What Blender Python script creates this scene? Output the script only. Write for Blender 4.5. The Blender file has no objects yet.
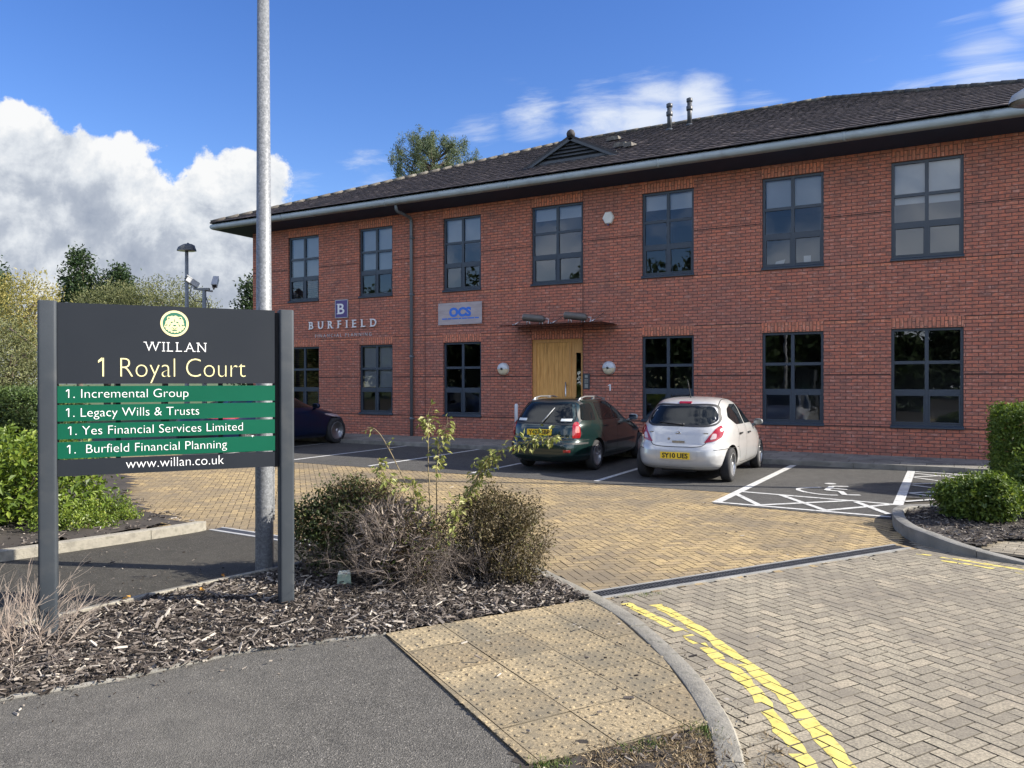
import bpy, bmesh, math, random
import numpy as np
from mathutils import Vector, Matrix
from mathutils.bvhtree import BVHTree

R = math.radians
C = bpy.context
SC = C.scene
COL = SC.collection
random.seed(7)
RNG = np.random.default_rng(11)

# ------------------------------------------------------------------ camera, sky, sun, exposure
EYE = Vector((0.0, 0.0, 1.68))
YAW = -29.12
cam_d = bpy.data.cameras.new('camera')
cam = bpy.data.objects.new('camera', cam_d)
COL.objects.link(cam)
cam.location = EYE
cam.rotation_euler = (R(90 - 0.198), R(0.066), R(-YAW))
cam_d.sensor_width = 36.0
cam_d.lens = 769 / 1024 * 36
cam_d.clip_start = 0.05
cam_d.clip_end = 3000
SC.camera = cam

SUN_AZ, SUN_EL = 69.3, 31.5          # degrees; azimuth from +Y towards +X
SUN_DIR = Vector((math.sin(R(SUN_AZ)) * math.cos(R(SUN_EL)), math.cos(R(SUN_AZ)) * math.cos(R(SUN_EL)), math.sin(R(SUN_EL))))
sun_d = bpy.data.lights.new('sun', 'SUN')
sun_d.energy = 4.4
sun_d.angle = R(0.53)
sun_d.color = (1.0, 0.93, 0.82)
sun = bpy.data.objects.new('sun', sun_d)
sun.rotation_euler = SUN_DIR.to_track_quat('Z', 'Y').to_euler()
sun.location = (20, 10, 30)
COL.objects.link(sun)

SC.view_settings.view_transform = 'Standard'
SC.view_settings.look = 'None'
SC.view_settings.exposure = 1.3
SC.view_settings.gamma = 1.0
SC.view_settings.use_curve_mapping = False
SC.render.engine = 'CYCLES'
SC.cycles.use_denoising = True
SC.cycles.max_bounces = 7
SC.cycles.transparent_max_bounces = 12
SC.cycles.caustics_reflective = False
SC.cycles.caustics_refractive = False
SKY_STRENGTH = 0.125


class NT:
    """small helper round a node tree"""
    def __init__(s, tree):
        s.t = tree
    def n(s, typ, **kw):
        nd = s.t.nodes.new(typ)
        for k, v in kw.items():
            if k.startswith('i_'):
                key = k[2:]
                nd.inputs[int(key) if key.isdigit() else key].default_value = v
            else:
                setattr(nd, k, v)
        return nd
    def l(s, a, b):
        s.t.links.new(a, b)
    def val(s, x, inp):
        if isinstance(x, (int, float)):
            inp.default_value = x
        elif isinstance(x, (tuple, list)):
            inp.default_value = x
        else:
            s.l(x, inp)
    def m(s, op, a, b=0.0, c=None, clamp=False):
        nd = s.t.nodes.new('ShaderNodeMath')
        nd.operation = op
        nd.use_clamp = clamp
        s.val(a, nd.inputs[0]); s.val(b, nd.inputs[1])
        if c is not None:
            s.val(c, nd.inputs[2])
        return nd.outputs[0]
    def vm(s, op, a, b=None, scale=None):
        nd = s.t.nodes.new('ShaderNodeVectorMath')
        nd.operation = op
        s.val(a, nd.inputs[0])
        if b is not None:
            s.val(b, nd.inputs[1])
        if scale is not None:
            s.val(scale, nd.inputs['Scale'])
        return nd.outputs['Value'] if op in ('LENGTH', 'DISTANCE', 'DOT_PRODUCT') else nd.outputs[0]
    def mixc(s, f, a, b, blend='MIX'):
        nd = s.t.nodes.new('ShaderNodeMix')
        nd.data_type = 'RGBA'
        nd.blend_type = blend
        s.val(f, nd.inputs[0]); s.val(col4(a), nd.inputs[6]); s.val(col4(b), nd.inputs[7])
        return nd.outputs[2]
    def ramp(s, f, stops, interp='LINEAR'):
        nd = s.t.nodes.new('ShaderNodeValToRGB')
        cr = nd.color_ramp
        cr.interpolation = interp
        while len(cr.elements) < len(stops):
            cr.elements.new(0.5)
        for e, (p, c) in zip(cr.elements, stops):
            e.position = p
            e.color = col4(c)
        s.l(f, nd.inputs[0])
        return nd.outputs[0]
    def noise(s, vec, scale, detail=5, rough=0.55, dist=0.0):
        nd = s.n('ShaderNodeTexNoise')
        nd.inputs['Scale'].default_value = scale
        nd.inputs['Detail'].default_value = detail
        nd.inputs['Roughness'].default_value = rough
        nd.inputs['Distortion'].default_value = dist
        if vec is not None:
            s.l(vec, nd.inputs['Vector'])
        return nd.outputs['Fac']
    def smooth(s, x, lo, hi):
        nd = s.t.nodes.new('ShaderNodeMapRange')
        nd.interpolation_type = 'SMOOTHSTEP'
        s.val(x, nd.inputs[0])
        nd.inputs[1].default_value = lo; nd.inputs[2].default_value = hi
        nd.inputs[3].default_value = 0; nd.inputs[4].default_value = 1
        return nd.outputs[0]


def col4(c):
    if isinstance(c, (tuple, list)) and len(c) == 3:
        return (c[0], c[1], c[2], 1.0)
    return c


def view_ray(px, py):
    """unit direction of a spot in the sky, given as it is seen from the pavement"""
    y = R(YAW)
    f = Vector((math.sin(y), math.cos(y), -0.0035)); r = Vector((math.cos(y), -math.sin(y), 0))
    return (f + r * ((px - 512) / 769) + Vector((0, 0, 1)) * (-(py - 384) / 769)).normalized()


def make_world():
    w = bpy.data.worlds.new('World')
    SC.world = w
    w.use_nodes = True
    k = NT(w.node_tree)
    w.node_tree.nodes.clear()
    sky = k.n('ShaderNodeTexSky', sky_type='NISHITA', sun_disc=False)
    sky.sun_elevation = R(SUN_EL); sky.sun_rotation = R(SUN_AZ)
    sky.air_density = 1.0; sky.dust_density = 0.35; sky.ozone_density = 2.2
    d = k.n('ShaderNodeTexCoord').outputs['Generated']
    d = k.vm('NORMALIZE', d)
    hsv = k.n('ShaderNodeHueSaturation'); hsv.inputs['Saturation'].default_value = 1.30; hsv.inputs['Value'].default_value = 0.67; hsv.inputs['Hue'].default_value = 0.518
    k.l(sky.outputs[0], hsv.inputs['Color'])
    base = hsv.outputs[0]
    # cumulus bank: lobes in direction space, edges broken up by noise
    lobes = [(-60, 300, 190), (20, 190, 95), (-20, 260, 150), (95, 215, 85), (60, 170, 55), (150, 262, 95), (205, 205, 42), (250, 182, 44), (235, 215, 60),
             (190, 290, 90), (270, 265, 60), (-160, 200, 130), (-260, 330, 200), (300, 330, 60), (80, 330, 120)]
    n1 = k.noise(d, 7.0, 9, 0.6, 0.3)
    n2 = k.noise(d, 26.0, 8, 0.62, 0.2)
    n3 = k.noise(d, 70.0, 6, 0.6)
    vor = k.n('ShaderNodeTexVoronoi', feature='SMOOTH_F1'); vor.inputs['Scale'].default_value = 16; vor.inputs['Smoothness'].default_value = 0.4
    k.l(k.vm('ADD', d, k.vm('SCALE', k.n('ShaderNodeTexNoise', i_Scale=20.0).outputs['Color'], scale=0.0)), vor.inputs['Vector'])
    bill = k.m('SUBTRACT', 0.45, vor.outputs['Distance'])
    nz = k.m('ADD', k.m('ADD', k.m('MULTIPLY', k.m('SUBTRACT', n1, 0.5), 0.95), k.m('MULTIPLY', bill, 0.55)), k.m('ADD', k.m('MULTIPLY', k.m('SUBTRACT', n2, 0.5), 0.7), k.m('MULTIPLY', k.m('SUBTRACT', n3, 0.5), 0.30)))
    fld = None
    for (px, py, rr) in lobes:
        c = view_ray(px, py)
        rad = rr / 769 * (c.dot(view_ray(512, 384)))
        f = k.m('SUBTRACT', 1.0, k.m('DIVIDE', k.vm('DISTANCE', d, tuple(c)), rad))
        if fld is None:
            fld = f
        else:
            nd = w.node_tree.nodes.new('ShaderNodeMath'); nd.operation = 'SMOOTH_MAX'
            k.l(fld, nd.inputs[0]); k.l(f, nd.inputs[1]); nd.inputs[2].default_value = 0.25
            fld = nd.outputs[0]
    dens = k.m('ADD', fld, nz)
    cov = k.smooth(dens, 0.03, 0.17)
    # lit relief: same noise sampled a little towards the sun
    off = k.vm('ADD', d, tuple(Vector((0.012, 0.004, 0.022))))
    n1b = k.noise(off, 7.0, 9, 0.6, 0.3)
    n2b = k.noise(off, 26.0, 8, 0.62, 0.2)
    relief = k.m('ADD', k.m('MULTIPLY', k.m('SUBTRACT', n1, n1b), 2.6), k.m('MULTIPLY', k.m('SUBTRACT', n2, n2b), 0.8))
    thick = k.smooth(dens, 0.25, 1.05)
    elev = k.n('ShaderNodeSeparateXYZ'); k.l(d, elev.inputs[0])
    low = k.smooth(elev.outputs[2], 0.30, 0.06)
    shade = k.m('ADD', k.m('ADD', k.m('SUBTRACT', k.m('MULTIPLY', thick, 0.36), k.m('MULTIPLY', bill, 0.45)), k.m('MULTIPLY', low, 0.32)), k.m('MULTIPLY', relief, -1.0))
    ccol = k.ramp(shade, [(0.0, (3.1, 3.13, 3.15)), (0.25, (2.45, 2.58, 2.75)), (0.55, (1.58, 1.74, 2.02)), (1.0, (1.08, 1.25, 1.58))])
    res = k.mixc(cov, base, ccol)
    # thin wisps over the roof and far right
    wv = k.n('ShaderNodeMapping'); wv.inputs['Rotation'].default_value = (0.0, R(20), R(35)); wv.inputs['Scale'].default_value = (5, 9, 26)
    k.l(d, wv.inputs[0])
    wn = k.noise(wv.outputs[0], 1.0, 9, 0.62, 0.6)
    wisp = None
    for (px, py, rr, amt) in [(650, 122, 62, .9), (700, 103, 40, .9), (600, 130, 60, .85), (540, 122, 48, .6), (475, 132, 40, .45), (380, 180, 50, .5), (985, 62, 60, .7), (920, 84, 55, .5), (1026, 12, 34, .9), (760, 110, 45, .4), (290, 190, 50, .5)]:
        c = view_ray(px, py)
        f = k.m('MULTIPLY', k.smooth(k.vm('DISTANCE', d, tuple(c)), rr / 769 * 1.35, 0.0), amt)
        wisp = f if wisp is None else k.m('MAXIMUM', wisp, f)
    wc = k.smooth(k.m('ADD', k.m('MULTIPLY', wisp, 0.75), k.m('MULTIPLY', k.m('SUBTRACT', wn, 0.5), 1.5)), 0.22, 0.85)
    wc = k.m('MULTIPLY', wc, k.smooth(wisp, 0.0, 0.3))
    res = k.mixc(k.m('MULTIPLY', wc, 0.85), res, (2.9, 3.05, 3.25))
    # bright cloud added behind the viewer to light the shaded front; seen only mirrored
    gn = k.noise(d, 3.2, 8, 0.58, 0.4)
    back = k.smooth(k.vm('DOT_PRODUCT', d, tuple(view_ray(512, 384))), 0.30, -0.1)
    gc = k.m('MULTIPLY', k.smooth(gn, 0.45, 0.62), k.m('MULTIPLY', back, 0.9))
    res = k.mixc(gc, res, (7.4, 7.8, 8.4))
    bg = k.n('ShaderNodeBackground')
    bg.inputs[1].default_value = SKY_STRENGTH
    k.l(res, bg.inputs[0])
    out = k.n('ShaderNodeOutputWorld')
    k.l(bg.outputs[0], out.inputs[0])


make_world()

# ------------------------------------------------------------------ materials
MATS = {}


def mat(name, c1, c2=None, scale=4.0, rough=0.7, bump=0.0, bscale=40.0, metal=0.0, coat=0.0, spec=0.5, lo=0.35, hi=0.65, rvar=0.0, c3=None, s3=1.0, detail=6, stretch=None):
    if name in MATS:
        return MATS[name]
    m = bpy.data.materials.new(name)
    m.use_nodes = True
    k = NT(m.node_tree)
    p = m.node_tree.nodes['Principled BSDF']
    co = k.n('ShaderNodeTexCoord').outputs['Object']
    if stretch:
        mp = k.n('ShaderNodeMapping'); mp.inputs['Scale'].default_value = stretch
        k.l(co, mp.inputs[0]); co = mp.outputs[0]
    colr = None
    if c2 is not None:
        f = k.noise(co, scale, detail)
        colr = k.ramp(f, [(lo, c1), (hi, c2)])
    if c3 is not None:
        f3 = k.smooth(k.noise(co, s3, 5), 0.5, 0.72)
        colr = k.mixc(f3, colr if colr is not None else c1, c3)
    if colr is not None:
        k.l(colr, p.inputs['Base Color'])
    else:
        p.inputs['Base Color'].default_value = col4(c1)
    p.inputs['Roughness'].default_value = rough
    if rvar:
        k.l(k.m('ADD', k.m('MULTIPLY', k.noise(co, scale * 1.7, 5), rvar), rough - rvar * .5), p.inputs['Roughness'])
    p.inputs['Metallic'].default_value = metal
    p.inputs['Coat Weight'].default_value = coat
    p.inputs['Coat Roughness'].default_value = 0.04
    p.inputs['Specular IOR Level'].default_value = spec
    if bump:
        b = k.n('ShaderNodeBump'); b.inputs['Strength'].default_value = bump; b.inputs['Distance'].default_value = 0.01
        k.l(k.noise(co, bscale, 6, 0.65), b.inputs['Height'])
        k.l(b.outputs[0], p.inputs['Normal'])
    MATS[name] = m
    return m


def tint_mat(name, stops, rough=0.6, trans=0.0, spec=0.3, bump=0.0, bscale=60, speck=None):
    """base colour from the per-face 'tint' attribute"""
    if name in MATS:
        return MATS[name]
    m = bpy.data.materials.new(name)
    m.use_nodes = True
    k = NT(m.node_tree)
    p = m.node_tree.nodes['Principled BSDF']
    a = k.n('ShaderNodeAttribute'); a.attribute_name = 'tint'
    c = k.ramp(a.outputs['Fac'], stops)
    co = k.n('ShaderNodeTexCoord').outputs['Object']
    if speck:
        amt, sc_ = speck
        nn = k.noise(co, sc_, 4, .7)
        c = k.mixc(amt, c, k.ramp(nn, [(.36, (0.42, 0.42, 0.42)), (.5, (0.92, 0.92, 0.92)), (.64, (1.4, 1.4, 1.4))]), 'MULTIPLY')
    k.l(c, p.inputs['Base Color'])
    p.inputs['Roughness'].default_value = rough
    p.inputs['Specular IOR Level'].default_value = spec
    if bump:
        b = k.n('ShaderNodeBump'); b.inputs['Strength'].default_value = bump; b.inputs['Distance'].default_value = 0.004
        k.l(k.noise(co, bscale, 5, 0.7), b.inputs['Height'])
        k.l(b.outputs[0], p.inputs['Normal'])
    if trans:
        tr = k.n('ShaderNodeBsdfTranslucent')
        k.l(k.mixc(1.0, c, (1.0, 1.0, 0.55), 'MULTIPLY'), tr.inputs[0])
        mx = k.n('ShaderNodeMixShader'); mx.inputs[0].default_value = trans
        k.l(p.outputs[0], mx.inputs[1]); k.l(tr.outputs[0], mx.inputs[2])
        k.l(mx.outputs[0], m.node_tree.nodes['Material Output'].inputs[0])
    MATS[name] = m
    return m


def brick_mat(name, gain=(1.0, 1.0, 1.0)):
    m = bpy.data.materials.new(name)
    m.use_nodes = True
    k = NT(m.node_tree)
    p = m.node_tree.nodes['Principled BSDF']
    uv = k.n('ShaderNodeUVMap').outputs[0]
    wob = k.n('ShaderNodeTexNoise'); wob.inputs['Scale'].default_value = 9; k.l(uv, wob.inputs['Vector'])
    uvw = k.vm('ADD', uv, k.vm('SCALE', k.vm('SUBTRACT', wob.outputs['Color'], (0.5, 0.5, 0.5)), scale=0.006))
    b = k.n('ShaderNodeTexBrick')
    b.offset = 0.5; b.offset_frequency = 2
    b.inputs['Scale'].default_value = 1.0
    b.inputs['Brick Width'].default_value = 0.225
    b.inputs['Row Height'].default_value = 0.075
    b.inputs['Mortar Size'].default_value = 0.0085
    b.inputs['Mortar Smooth'].default_value = 0.25
    b.inputs['Bias'].default_value = 0.0
    b.inputs['Color1'].default_value = (0, 0, 0, 1)
    b.inputs['Color2'].default_value = (1, 1, 1, 1)
    b.inputs['Mortar'].default_value = (0.5, 0.5, 0.5, 1)
    k.l(uvw, b.inputs['Vector'])
    c = k.ramp(b.outputs['Color'], [(0.0, (0.36, 0.185, 0.145)), (0.2, (0.44, 0.195, 0.14)), (0.55, (0.49, 0.205, 0.145)), (0.85, (0.54, 0.225, 0.15)), (1.0, (0.50, 0.245, 0.175))])
    # drifts of browner bricks over the wall and sooty flecks inside the bricks
    big = k.noise(uv, 0.55, 4, 0.6)
    c = k.mixc(k.m('MULTIPLY', k.smooth(big, 0.45, 0.72), 0.55), c, (0.33, 0.19, 0.17))
    nz = k.n('ShaderNodeMapping'); nz.inputs['Scale'].default_value = (1.0, 2.4, 1); k.l(uv, nz.inputs[0])
    fl = k.noise(nz.outputs[0], 11.0, 8, 0.7, 0.6)
    c = k.mixc(k.m('MULTIPLY', k.smooth(fl, 0.46, 0.58), 0.75), c, (0.25, 0.165, 0.135))
    fl2 = k.noise(nz.outputs[0], 3.2, 4, 0.6, 0.8)
    c = k.mixc(k.m('MULTIPLY', k.smooth(fl2, 0.55, 0.64), 0.55), c, (0.165, 0.12, 0.115))
    wh = k.noise(nz.outputs[0], 5.0, 8, 0.75)
    c = k.mixc(k.m('MULTIPLY', k.smooth(wh, 0.53, 0.63), 0.5), c, (0.60, 0.44, 0.39))
    fine = k.noise(uv, 120, 4, 0.7)
    c = k.mixc(0.5, c, k.ramp(fine, [(.25, (.55, .55, .55)), (.75, (1.25, 1.25, 1.25))]), 'MULTIPLY')
    mo = k.ramp(k.noise(uv, 14, 4), [(.3, (0.085, 0.055, 0.052)), (.7, (0.15, 0.105, 0.098))])
    c = k.mixc(b.outputs['Fac'], c, mo)
    st = k.n('ShaderNodeMapping'); st.inputs['Scale'].default_value = (2.2, 0.16, 1); k.l(uv, st.inputs[0])
    c = k.mixc(k.m('MULTIPLY', k.smooth(k.noise(st.outputs[0], 1.6, 6, 0.65), 0.48, 0.72), 0.30), c, (0.15, 0.10, 0.09))
    c = k.mixc(1.0, c, gain, 'MULTIPLY')
    k.l(c, p.inputs['Base Color'])
    p.inputs['Roughness'].default_value = 0.85
    p.inputs['Specular IOR Level'].default_value = 0.25
    bp = k.n('ShaderNodeBump'); bp.inputs['Strength'].default_value = 0.8; bp.inputs['Distance'].default_value = 0.008
    k.l(k.m('ADD', k.m('MULTIPLY', b.outputs['Fac'], -1.0), k.m('MULTIPLY', fine, 0.35)), bp.inputs['Height'])
    k.l(bp.outputs[0], p.inputs['Normal'])
    MATS[name] = m
    return m


def glass_mat(name, ior=1.75, tint=(0.80, 0.86, 0.88), wave=0.0):
    m = bpy.data.materials.new(name)
    m.use_nodes = True
    t = m.node_tree
    t.nodes.clear()
    k = NT(t)
    fr = k.n('ShaderNodeFresnel'); fr.inputs[0].default_value = ior
    tr = k.n('ShaderNodeBsdfTransparent'); tr.inputs[0].default_value = col4(tint)
    gl = k.n('ShaderNodeBsdfGlossy'); gl.inputs['Roughness'].default_value = 0.0; gl.inputs[0].default_value = (0.92, 0.95, 1.0, 1)
    if wave:
        co = k.n('ShaderNodeTexCoord').outputs['Object']
        b = k.n('ShaderNodeBump'); b.inputs['Strength'].default_value = wave; b.inputs['Distance'].default_value = 0.02
        k.l(k.noise(co, 2.3, 2), b.inputs['Height'])
        k.l(b.outputs[0], gl.inputs['Normal'])
    mx = k.n('ShaderNodeMixShader')
    k.l(fr.outputs[0], mx.inputs[0]); k.l(tr.outputs[0], mx.inputs[1]); k.l(gl.outputs[0], mx.inputs[2])
    o = k.n('ShaderNodeOutputMaterial')
    k.l(mx.outputs[0], o.inputs[0])
    MATS[name] = m
    return m


def asphalt_mat(name, lo, hi, patch, stone=(0.22, 0.21, 0.2)):
    m = bpy.data.materials.new(name)
    m.use_nodes = True
    k = NT(m.node_tree)
    p = m.node_tree.nodes['Principled BSDF']
    co = k.n('ShaderNodeTexCoord').outputs['Object']
    v = k.n('ShaderNodeTexVoronoi'); v.inputs['Scale'].default_value = 150; k.l(co, v.inputs['Vector'])
    sep = k.n('ShaderNodeSeparateColor'); k.l(v.outputs['Color'], sep.inputs[0])
    c = k.ramp(sep.outputs[0], [(0.0, lo), (0.72, hi), (0.93, hi), (1.0, stone)])
    big = k.noise(co, 0.7, 6, 0.62)
    c = k.mixc(k.m('MULTIPLY', k.smooth(big, 0.42, 0.7), 0.7), c, k.mixc(0.6, c, patch))
    med = k.noise(co, 6, 6, 0.7)
    c = k.mixc(0.55, c, k.ramp(med, [(.3, (.6, .6, .6)), (.7, (1.25, 1.23, 1.2))]), 'MULTIPLY')
    k.l(c, p.inputs['Base Color'])
    p.inputs['Roughness'].default_value = 0.88
    p.inputs['Specular IOR Level'].default_value = 0.25
    bp = k.n('ShaderNodeBump'); bp.inputs['Strength'].default_value = 0.9; bp.inputs['Distance'].default_value = 0.004
    k.l(v.outputs['Distance'], bp.inputs['Height'])
    k.l(bp.outputs[0], p.inputs['Normal'])
    MATS[name] = m
    return m


# ------------------------------------------------------------------ mesh builder
class MB:
    def __init__(s):
        s.v = []; s.f = []; s.mi = []; s.sm = []
    def add(s, vs, fs, mi=0, smooth=False):
        o = len(s.v)
        s.v += [tuple(v) for v in vs]
        for f in fs:
            s.f.append(tuple(i + o for i in f)); s.mi.append(mi); s.sm.append(smooth)
        return s
    def box(s, x0, x1, y0, y1, z0, z1, mi=0):
        vs = [(x0, y0, z0), (x1, y0, z0), (x1, y1, z0), (x0, y1, z0), (x0, y0, z1), (x1, y0, z1), (x1, y1, z1), (x0, y1, z1)]
        return s.add(vs, [(0, 3, 2, 1), (4, 5, 6, 7), (0, 1, 5, 4), (1, 2, 6, 5), (2, 3, 7, 6), (3, 0, 4, 7)], mi)
    def obox(s, c, u, w, h, mi=0):
        """box from centre and three half-axis vectors"""
        c, u, w, h = map(Vector, (c, u, w, h))
        vs = [c + a * u + b * w + d * h for d in (-1, 1) for a, b in ((-1, -1), (1, -1), (1, 1), (-1, 1))]
        return s.add(vs, [(0, 3, 2, 1), (4, 5, 6, 7), (0, 1, 5, 4), (1, 2, 6, 5), (2, 3, 7, 6), (3, 0, 4, 7)], mi)
    def prism(s, poly, z0, z1, mi=0, cap_bottom=True):
        n = len(poly)
        a = sum(poly[i][0] * poly[(i + 1) % n][1] - poly[(i + 1) % n][0] * poly[i][1] for i in range(n))
        if a < 0:
            poly = poly[::-1]
        vs = [(x, y, z0) for x, y in poly] + [(x, y, z1) for x, y in poly]
        fs = [tuple(range(n, 2 * n))] + [(i, (i + 1) % n, n + (i + 1) % n, n + i) for i in range(n)]
        if cap_bottom:
            fs.append(tuple(range(n - 1, -1, -1)))
        return s.add(vs, fs, mi)
    def sheet(s, poly, z, mi=0):
        n = len(poly)
        a = sum(poly[i][0] * poly[(i + 1) % n][1] - poly[(i + 1) % n][0] * poly[i][1] for i in range(n))
        if a < 0:
            poly = poly[::-1]
        return s.add([(x, y, z) for x, y in poly], [tuple(range(n))], mi)
    def tube(s, pts, rad, n=8, mi=0, cap=True, smooth=True):
        pts = [Vector(p) for p in pts]
        if not isinstance(rad, (list, tuple)):
            rad = [rad] * len(pts)
        vs = []; fs = []
        side = None
        for i, p in enumerate(pts):
            t = (pts[min(i + 1, len(pts) - 1)] - pts[max(i - 1, 0)])
            if t.length < 1e-9:
                t = Vector((0, 0, 1))
            t.normalize()
            if side is None:
                side = t.orthogonal().normalized()
            side = (side - t * side.dot(t))
            side = side.normalized() if side.length > 1e-6 else t.orthogonal().normalized()
            up = t.cross(side)
            for j in range(n):
                a = 2 * math.pi * j / n
                vs.append(p + (side * math.cos(a) + up * math.sin(a)) * rad[i])
        for i in range(len(pts) - 1):
            for j in range(n):
                fs.append((i * n + j, i * n + (j + 1) % n, (i + 1) * n + (j + 1) % n, (i + 1) * n + j))
        s.add(vs, fs, mi, smooth)
        if cap:
            o = len(s.v) - len(vs)
            s.f.append(tuple(o + j for j in range(n - 1, -1, -1))); s.mi.append(mi); s.sm.append(False)
            s.f.append(tuple(o + (len(pts) - 1) * n + j for j in range(n))); s.mi.append(mi); s.sm.append(False)
        return s
    def lathe(s, prof, n=24, origin=(0, 0, 0), axis='z', mi=0, smooth=True, mx=None):
        """profile of (radius, height); axis z or x or y(-)"""
        vs = []; fs = []
        for r, h in prof:
            for j in range(n):
                a = 2 * math.pi * j / n
                if axis == 'z':
                    q = (r * math.cos(a), r * math.sin(a), h)
                elif axis == 'x':
                    q = (h, r * math.cos(a), r * math.sin(a))
                else:
                    q = (r * math.cos(a), -h, r * math.sin(a))
                vs.append((q[0] + origin[0], q[1] + origin[1], q[2] + origin[2]))
        for i in range(len(prof) - 1):
            for j in range(n):
                fs.append((i * n + j, i * n + (j + 1) % n, (i + 1) * n + (j + 1) % n, (i + 1) * n + j))
        fs.append(tuple(range(n - 1, -1, -1)))
        fs.append(tuple((len(prof) - 1) * n + j for j in range(n)))
        return s.add(vs, fs, mi, smooth)
    def build(s, name, mats, parent=None, auto_uv=False, uv_swap=False, sharp=None, recalc=False):
        me = bpy.data.meshes.new(name)
        me.from_pydata(s.v, [], s.f)
        if not isinstance(mats, (list, tuple)):
            mats = [mats]
        for m in mats:
            me.materials.append(m)
        me.polygons.foreach_set('material_index', s.mi)
        me.polygons.foreach_set('use_smooth', s.sm)
        if recalc:
            bm = bmesh.new(); bm.from_mesh(me)
            bmesh.ops.recalc_face_normals(bm, faces=bm.faces); bm.to_mesh(me); bm.free()
        if auto_uv:
            box_uv(me, uv_swap)
        me.update()
        if sharp:
            me.set_sharp_from_angle(angle=R(sharp))
        return link(name, me, parent)


def box_uv(me, swap=False):
    uv = me.uv_layers.new(name='UVMap')
    for p in me.polygons:
        n = p.normal
        for li in p.loop_indices:
            c = me.vertices[me.loops[li].vertex_index].co
            if abs(n.y) >= abs(n.x) and abs(n.y) >= abs(n.z):
                q = (c.x, c.z)
            elif abs(n.x) >= abs(n.z):
                q = (c.y, c.z)
            else:
                q = (c.x, c.y)
            uv.data[li].uv = (q[1], q[0]) if swap else q


def link(name, data, parent=None):
    o = bpy.data.objects.new(name, data)
    COL.objects.link(o)
    if parent is not None:
        o.parent = parent
    return o


def thing(name, label, cat, loc=(0, 0, 0), rz=0.0, group=None):
    o = link(name, None)
    o.location = loc
    o.rotation_euler = (0, 0, rz)
    o.empty_display_size = 0.2
    return tag(o, label, cat, group)


def tag(o, label, cat, group=None):
    o['label'] = label
    o['category'] = cat
    if group:
        o['group'] = group
    return o


def kind(o, k_):
    o['kind'] = k_
    return o


def np_mesh(name, V, F, mat_, parent=None, tint=None, smooth=False):
    """fast mesh from numpy arrays; F is (n,4) or (n,3)"""
    me = bpy.data.meshes.new(name)
    nv, nf, k = len(V), len(F), F.shape[1]
    me.vertices.add(nv); me.vertices.foreach_set('co', np.ascontiguousarray(V, dtype=np.float32).ravel())
    me.loops.add(nf * k); me.loops.foreach_set('vertex_index', np.ascontiguousarray(F, dtype=np.int32).ravel())
    me.polygons.add(nf)
    me.polygons.foreach_set('loop_start', np.arange(0, nf * k, k, dtype=np.int32))
    me.polygons.foreach_set('loop_total', np.full(nf, k, dtype=np.int32))
    me.polygons.foreach_set('use_smooth', np.full(nf, smooth, dtype=bool))
    me.materials.append(mat_)
    if tint is not None:
        a = me.attributes.new('tint', 'FLOAT', 'FACE')
        a.data.foreach_set('value', np.ascontiguousarray(tint, dtype=np.float32))
    me.update(calc_edges=True)
    me.validate()
    return link(name, me, parent)


def unit(a):
    return a / np.maximum(np.linalg.norm(a, axis=1, keepdims=True), 1e-9)


def leaf_arrays(P, D, N, size, aspect=0.45, fold=0.18):
    """one folded diamond per leaf: P base, D direction, N upper side"""
    S = unit(np.cross(D, N)); N = unit(np.cross(S, D))
    L = size[:, None]
    w = L * aspect * 0.5
    a = P; b = P + D * L * .45 + S * w + N * w * fold * 2; c = P + D * L - N * L * fold * .5; d = P + D * L * .45 - S * w + N * w * fold * 2
    V = np.stack([a, b, c, d], 1).reshape(-1, 3)
    i = np.arange(len(P)) * 4
    F = np.concatenate([np.stack([i, i + 1, i + 2], 1), np.stack([i, i + 2, i + 3], 1)])
    return V, F


def foliage_points(blobs, clumps, per, cr, rng, shell=0.33, box=False):
    """leaf positions gathered in clumps through the volume of some ellipsoids (or boxes)"""
    vol = np.array([b[3] * b[4] * b[5] for b in blobs]) ** 0.67
    pick = rng.choice(len(blobs), clumps, p=vol / vol.sum())
    B = np.array(blobs)[pick]
    if box:
        u = rng.uniform(-1, 1, (clumps, 3))
        ax = rng.choice(3, clumps, p=[.36, .36, .28])
        k_ = 1 - rng.random(clumps) ** 2 * 0.25
        for i in range(3):
            mm = ax == i
            u[mm, i] = np.where(rng.random(mm.sum()) < .5, -1, 1) * k_[mm]
        u[(ax == 2), 2] = np.abs(u[(ax == 2), 2])
        r_ = np.linalg.norm(u * np.array([.75, .75, .75]), axis=1, keepdims=True)
        u = u * np.where(r_ > 1.08, 1.08 / r_, 1)
    else:
        u = unit(rng.normal(size=(clumps, 3))) * rng.random((clumps, 1)) ** shell
    cc = B[:, :3] + u * B[:, 3:6]
    ty = rng.random(clumps)
    P = np.repeat(cc, per, 0) + rng.normal(size=(clumps * per, 3)) * cr
    out = unit(np.repeat(u, per, 0) + 1e-6)
    return P, out, np.repeat(ty, per)


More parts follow.
